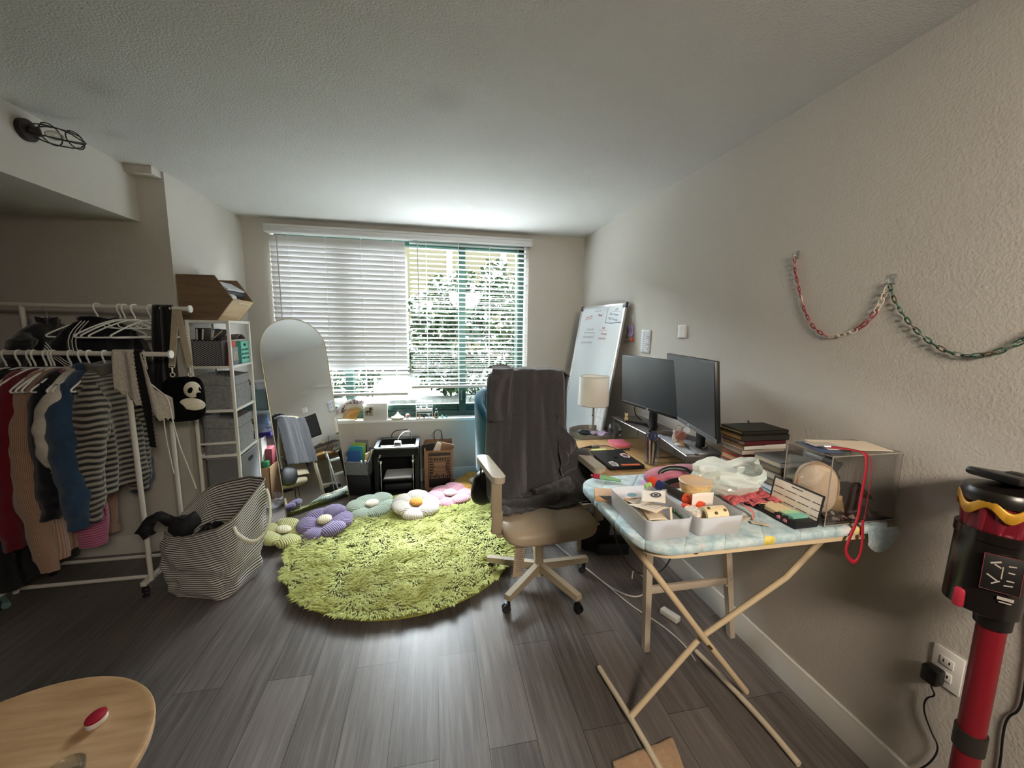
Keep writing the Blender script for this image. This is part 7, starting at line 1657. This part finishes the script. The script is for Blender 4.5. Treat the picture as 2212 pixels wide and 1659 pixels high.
m = WB(tin); m.lathe([(.0205, .016), (.0195, .0195), (.013, .022), (0, .023)], tc_, 40, sy=1.3); obj('lid', m, mat('#8f1d2c', .2, .2, .15, 300), tin)
gl = thing('glass_dish', 'small clear glass dish near the front edge of the pine table', 'glass dish', (-.855, .975, .451))
m = WB(gl); m.lathe([(0, .001), (.030, .001), (.033, .006), (.036, .030), (.0335, .031), (.030, .007), (0, .005)], (-.862, .972, .451), 40); obj('bowl', m, clear_mat('dish_glass', (.92, .93, .92, 1), .35), gl)
m = MB(); 
m.grid(lambda u, v: (.60 + .26 * u + .05 * (v - 1), .88 + .215 * v + .035 * u * 1, .006 + .004 * nz(u * 6, v * 6) + .006 * (1 - (2 * u - 1) ** 8) * (1 - (2 * v - 1) ** 8)), 30, 24); solo('bath_mat', m, mat('#b9956f', .95, 0, .15, 40, .8, 150, .3), 'tan towelling mat on the floor at the bottom edge of the view', 'mat', solid=.006, ang=80)

# ---------------------------------------------------------------- cables and things under the desk
cb = MB(); cb.tube([(.78, 2.72, .008), (.84, 2.46, .008), (.95, 2.15, .008), (1.02, 1.95, .008), (1.12, 1.86, .008), (1.22, 1.92, .008), (1.26, 2.02, .012), (1.22, 2.10, .03), (1.17, 2.02, .02)], .004, 6, sm=3); solo('cable', cb, mat('#cfcac2', .5), 'white cable looping over the floor from the chair to the desk legs', 'cable')
cb = MB(); cb.tube([(.86, 2.32, .008), (.93, 2.23, .008), (1.0, 2.0, .008), (1.06, 1.80, .008), (1.14, 1.66, .008), (1.18, 1.52, .008), (1.17, 1.42, .008)], .0032, 6, sm=3); solo('cable', cb, mat('#d6d2ca', .5), 'thin white cable crossing the floor under the ironing board', 'cable')
cb = MB(); cb.tube([(1.02, 2.05, .50), (1.04, 2.0, .28), (1.12, 1.95, .12), (1.24, 1.90, .10), (1.33, 1.88, .20), (1.36, 1.87, .42), (1.37, 1.87, .70)], .0045, 6, sm=3); solo('cable', cb, BLACK, 'black cable sagging in a loop under the desk', 'cable')
pw_ = thing('plug', 'white plug end lying under the desk behind the chair', 'plug', (.91, 2.58, .008)); m = WB(pw_); m.box((.925, 2.585, .030), (.055, .03, .03), (0, -14, 30), bev=.01); obj('body', m, WHITE, pw_)
m = WB(pw_); m.tube([(.90, 2.57, .026), (.83, 2.50, .010), (.76, 2.50, .008), (.72, 2.56, .008), (.74, 2.68, .010), (.80, 2.72, .008)], .0045, 6, sm=2); obj('cord', m, WHITE, pw_)
m = MB(); m.box((1.22, 1.70, .018), (.04, .10, .03), (0, 0, 25), bev=.006); solo('power_strip', m, mat('#e2dfd8', .4), 'white power strip on the floor under the desk', 'power strip')
tr2 = thing('waste_bin', 'black bin stuffed with dark odds and ends under the far end of the desk', 'bin', (1.14, 2.50, 0))
m = WB(tr2); m.lathe([(.11, 0), (.13, .26), (.127, .26), (.108, .005), (0, .005)], (1.10, 2.47, 0), 32); obj('body', m, mat('#101011', .6), tr2)
heap('laundry_pile', (1.10, 2.47, .17), .115, .13, mat('#121215', .8, 0, .8, 30), 'dark crumpled bags heaped in the black bin under the desk', 'heap', 8)
m = MB(); m.box((1.19, 2.36, .045), (.22, .13, .085), (0, 0, -8), bev=.01); solo('box', m, mat('#0e0e10', .6), 'flat black box on the floor under the desk', 'box')
m = MB(); m.span((1.12, 2.64, .0), (1.30, 2.66, .33)); m.box((1.0, 2.66, .17), (.20, .02, .33), (0, 0, 10)); solo('white_panel', m, mat('#b9b6b0', .5), 'white panel leaning on the floor behind the office chair', 'panel') if False else None
m = MB(); m.grid(lambda u, v: (.66 + .10 * u + .03 * v, 2.53 - .05 * sin(u * 3), .44 - .36 * v * (1 - .35 * abs(u - .4)) + .01 * nz(u * 5, v * 5)), 16, 20); solo('blanket_corner', m, BLK, 'grey blanket corner trailing down behind the office chair', 'blanket', solid=.01, ang=80) if False else None
m = MB(); m.tube([(-2.38, 2.50, .02), (-2.30, 2.43, .022), (-2.262, 2.40, .018)], [.022, .024, .018], 10, sm=2); solo('slipper', m, mat('#6f9490', .8), 'pale teal slipper tip on the floor at the far left under the rack', 'slipper')
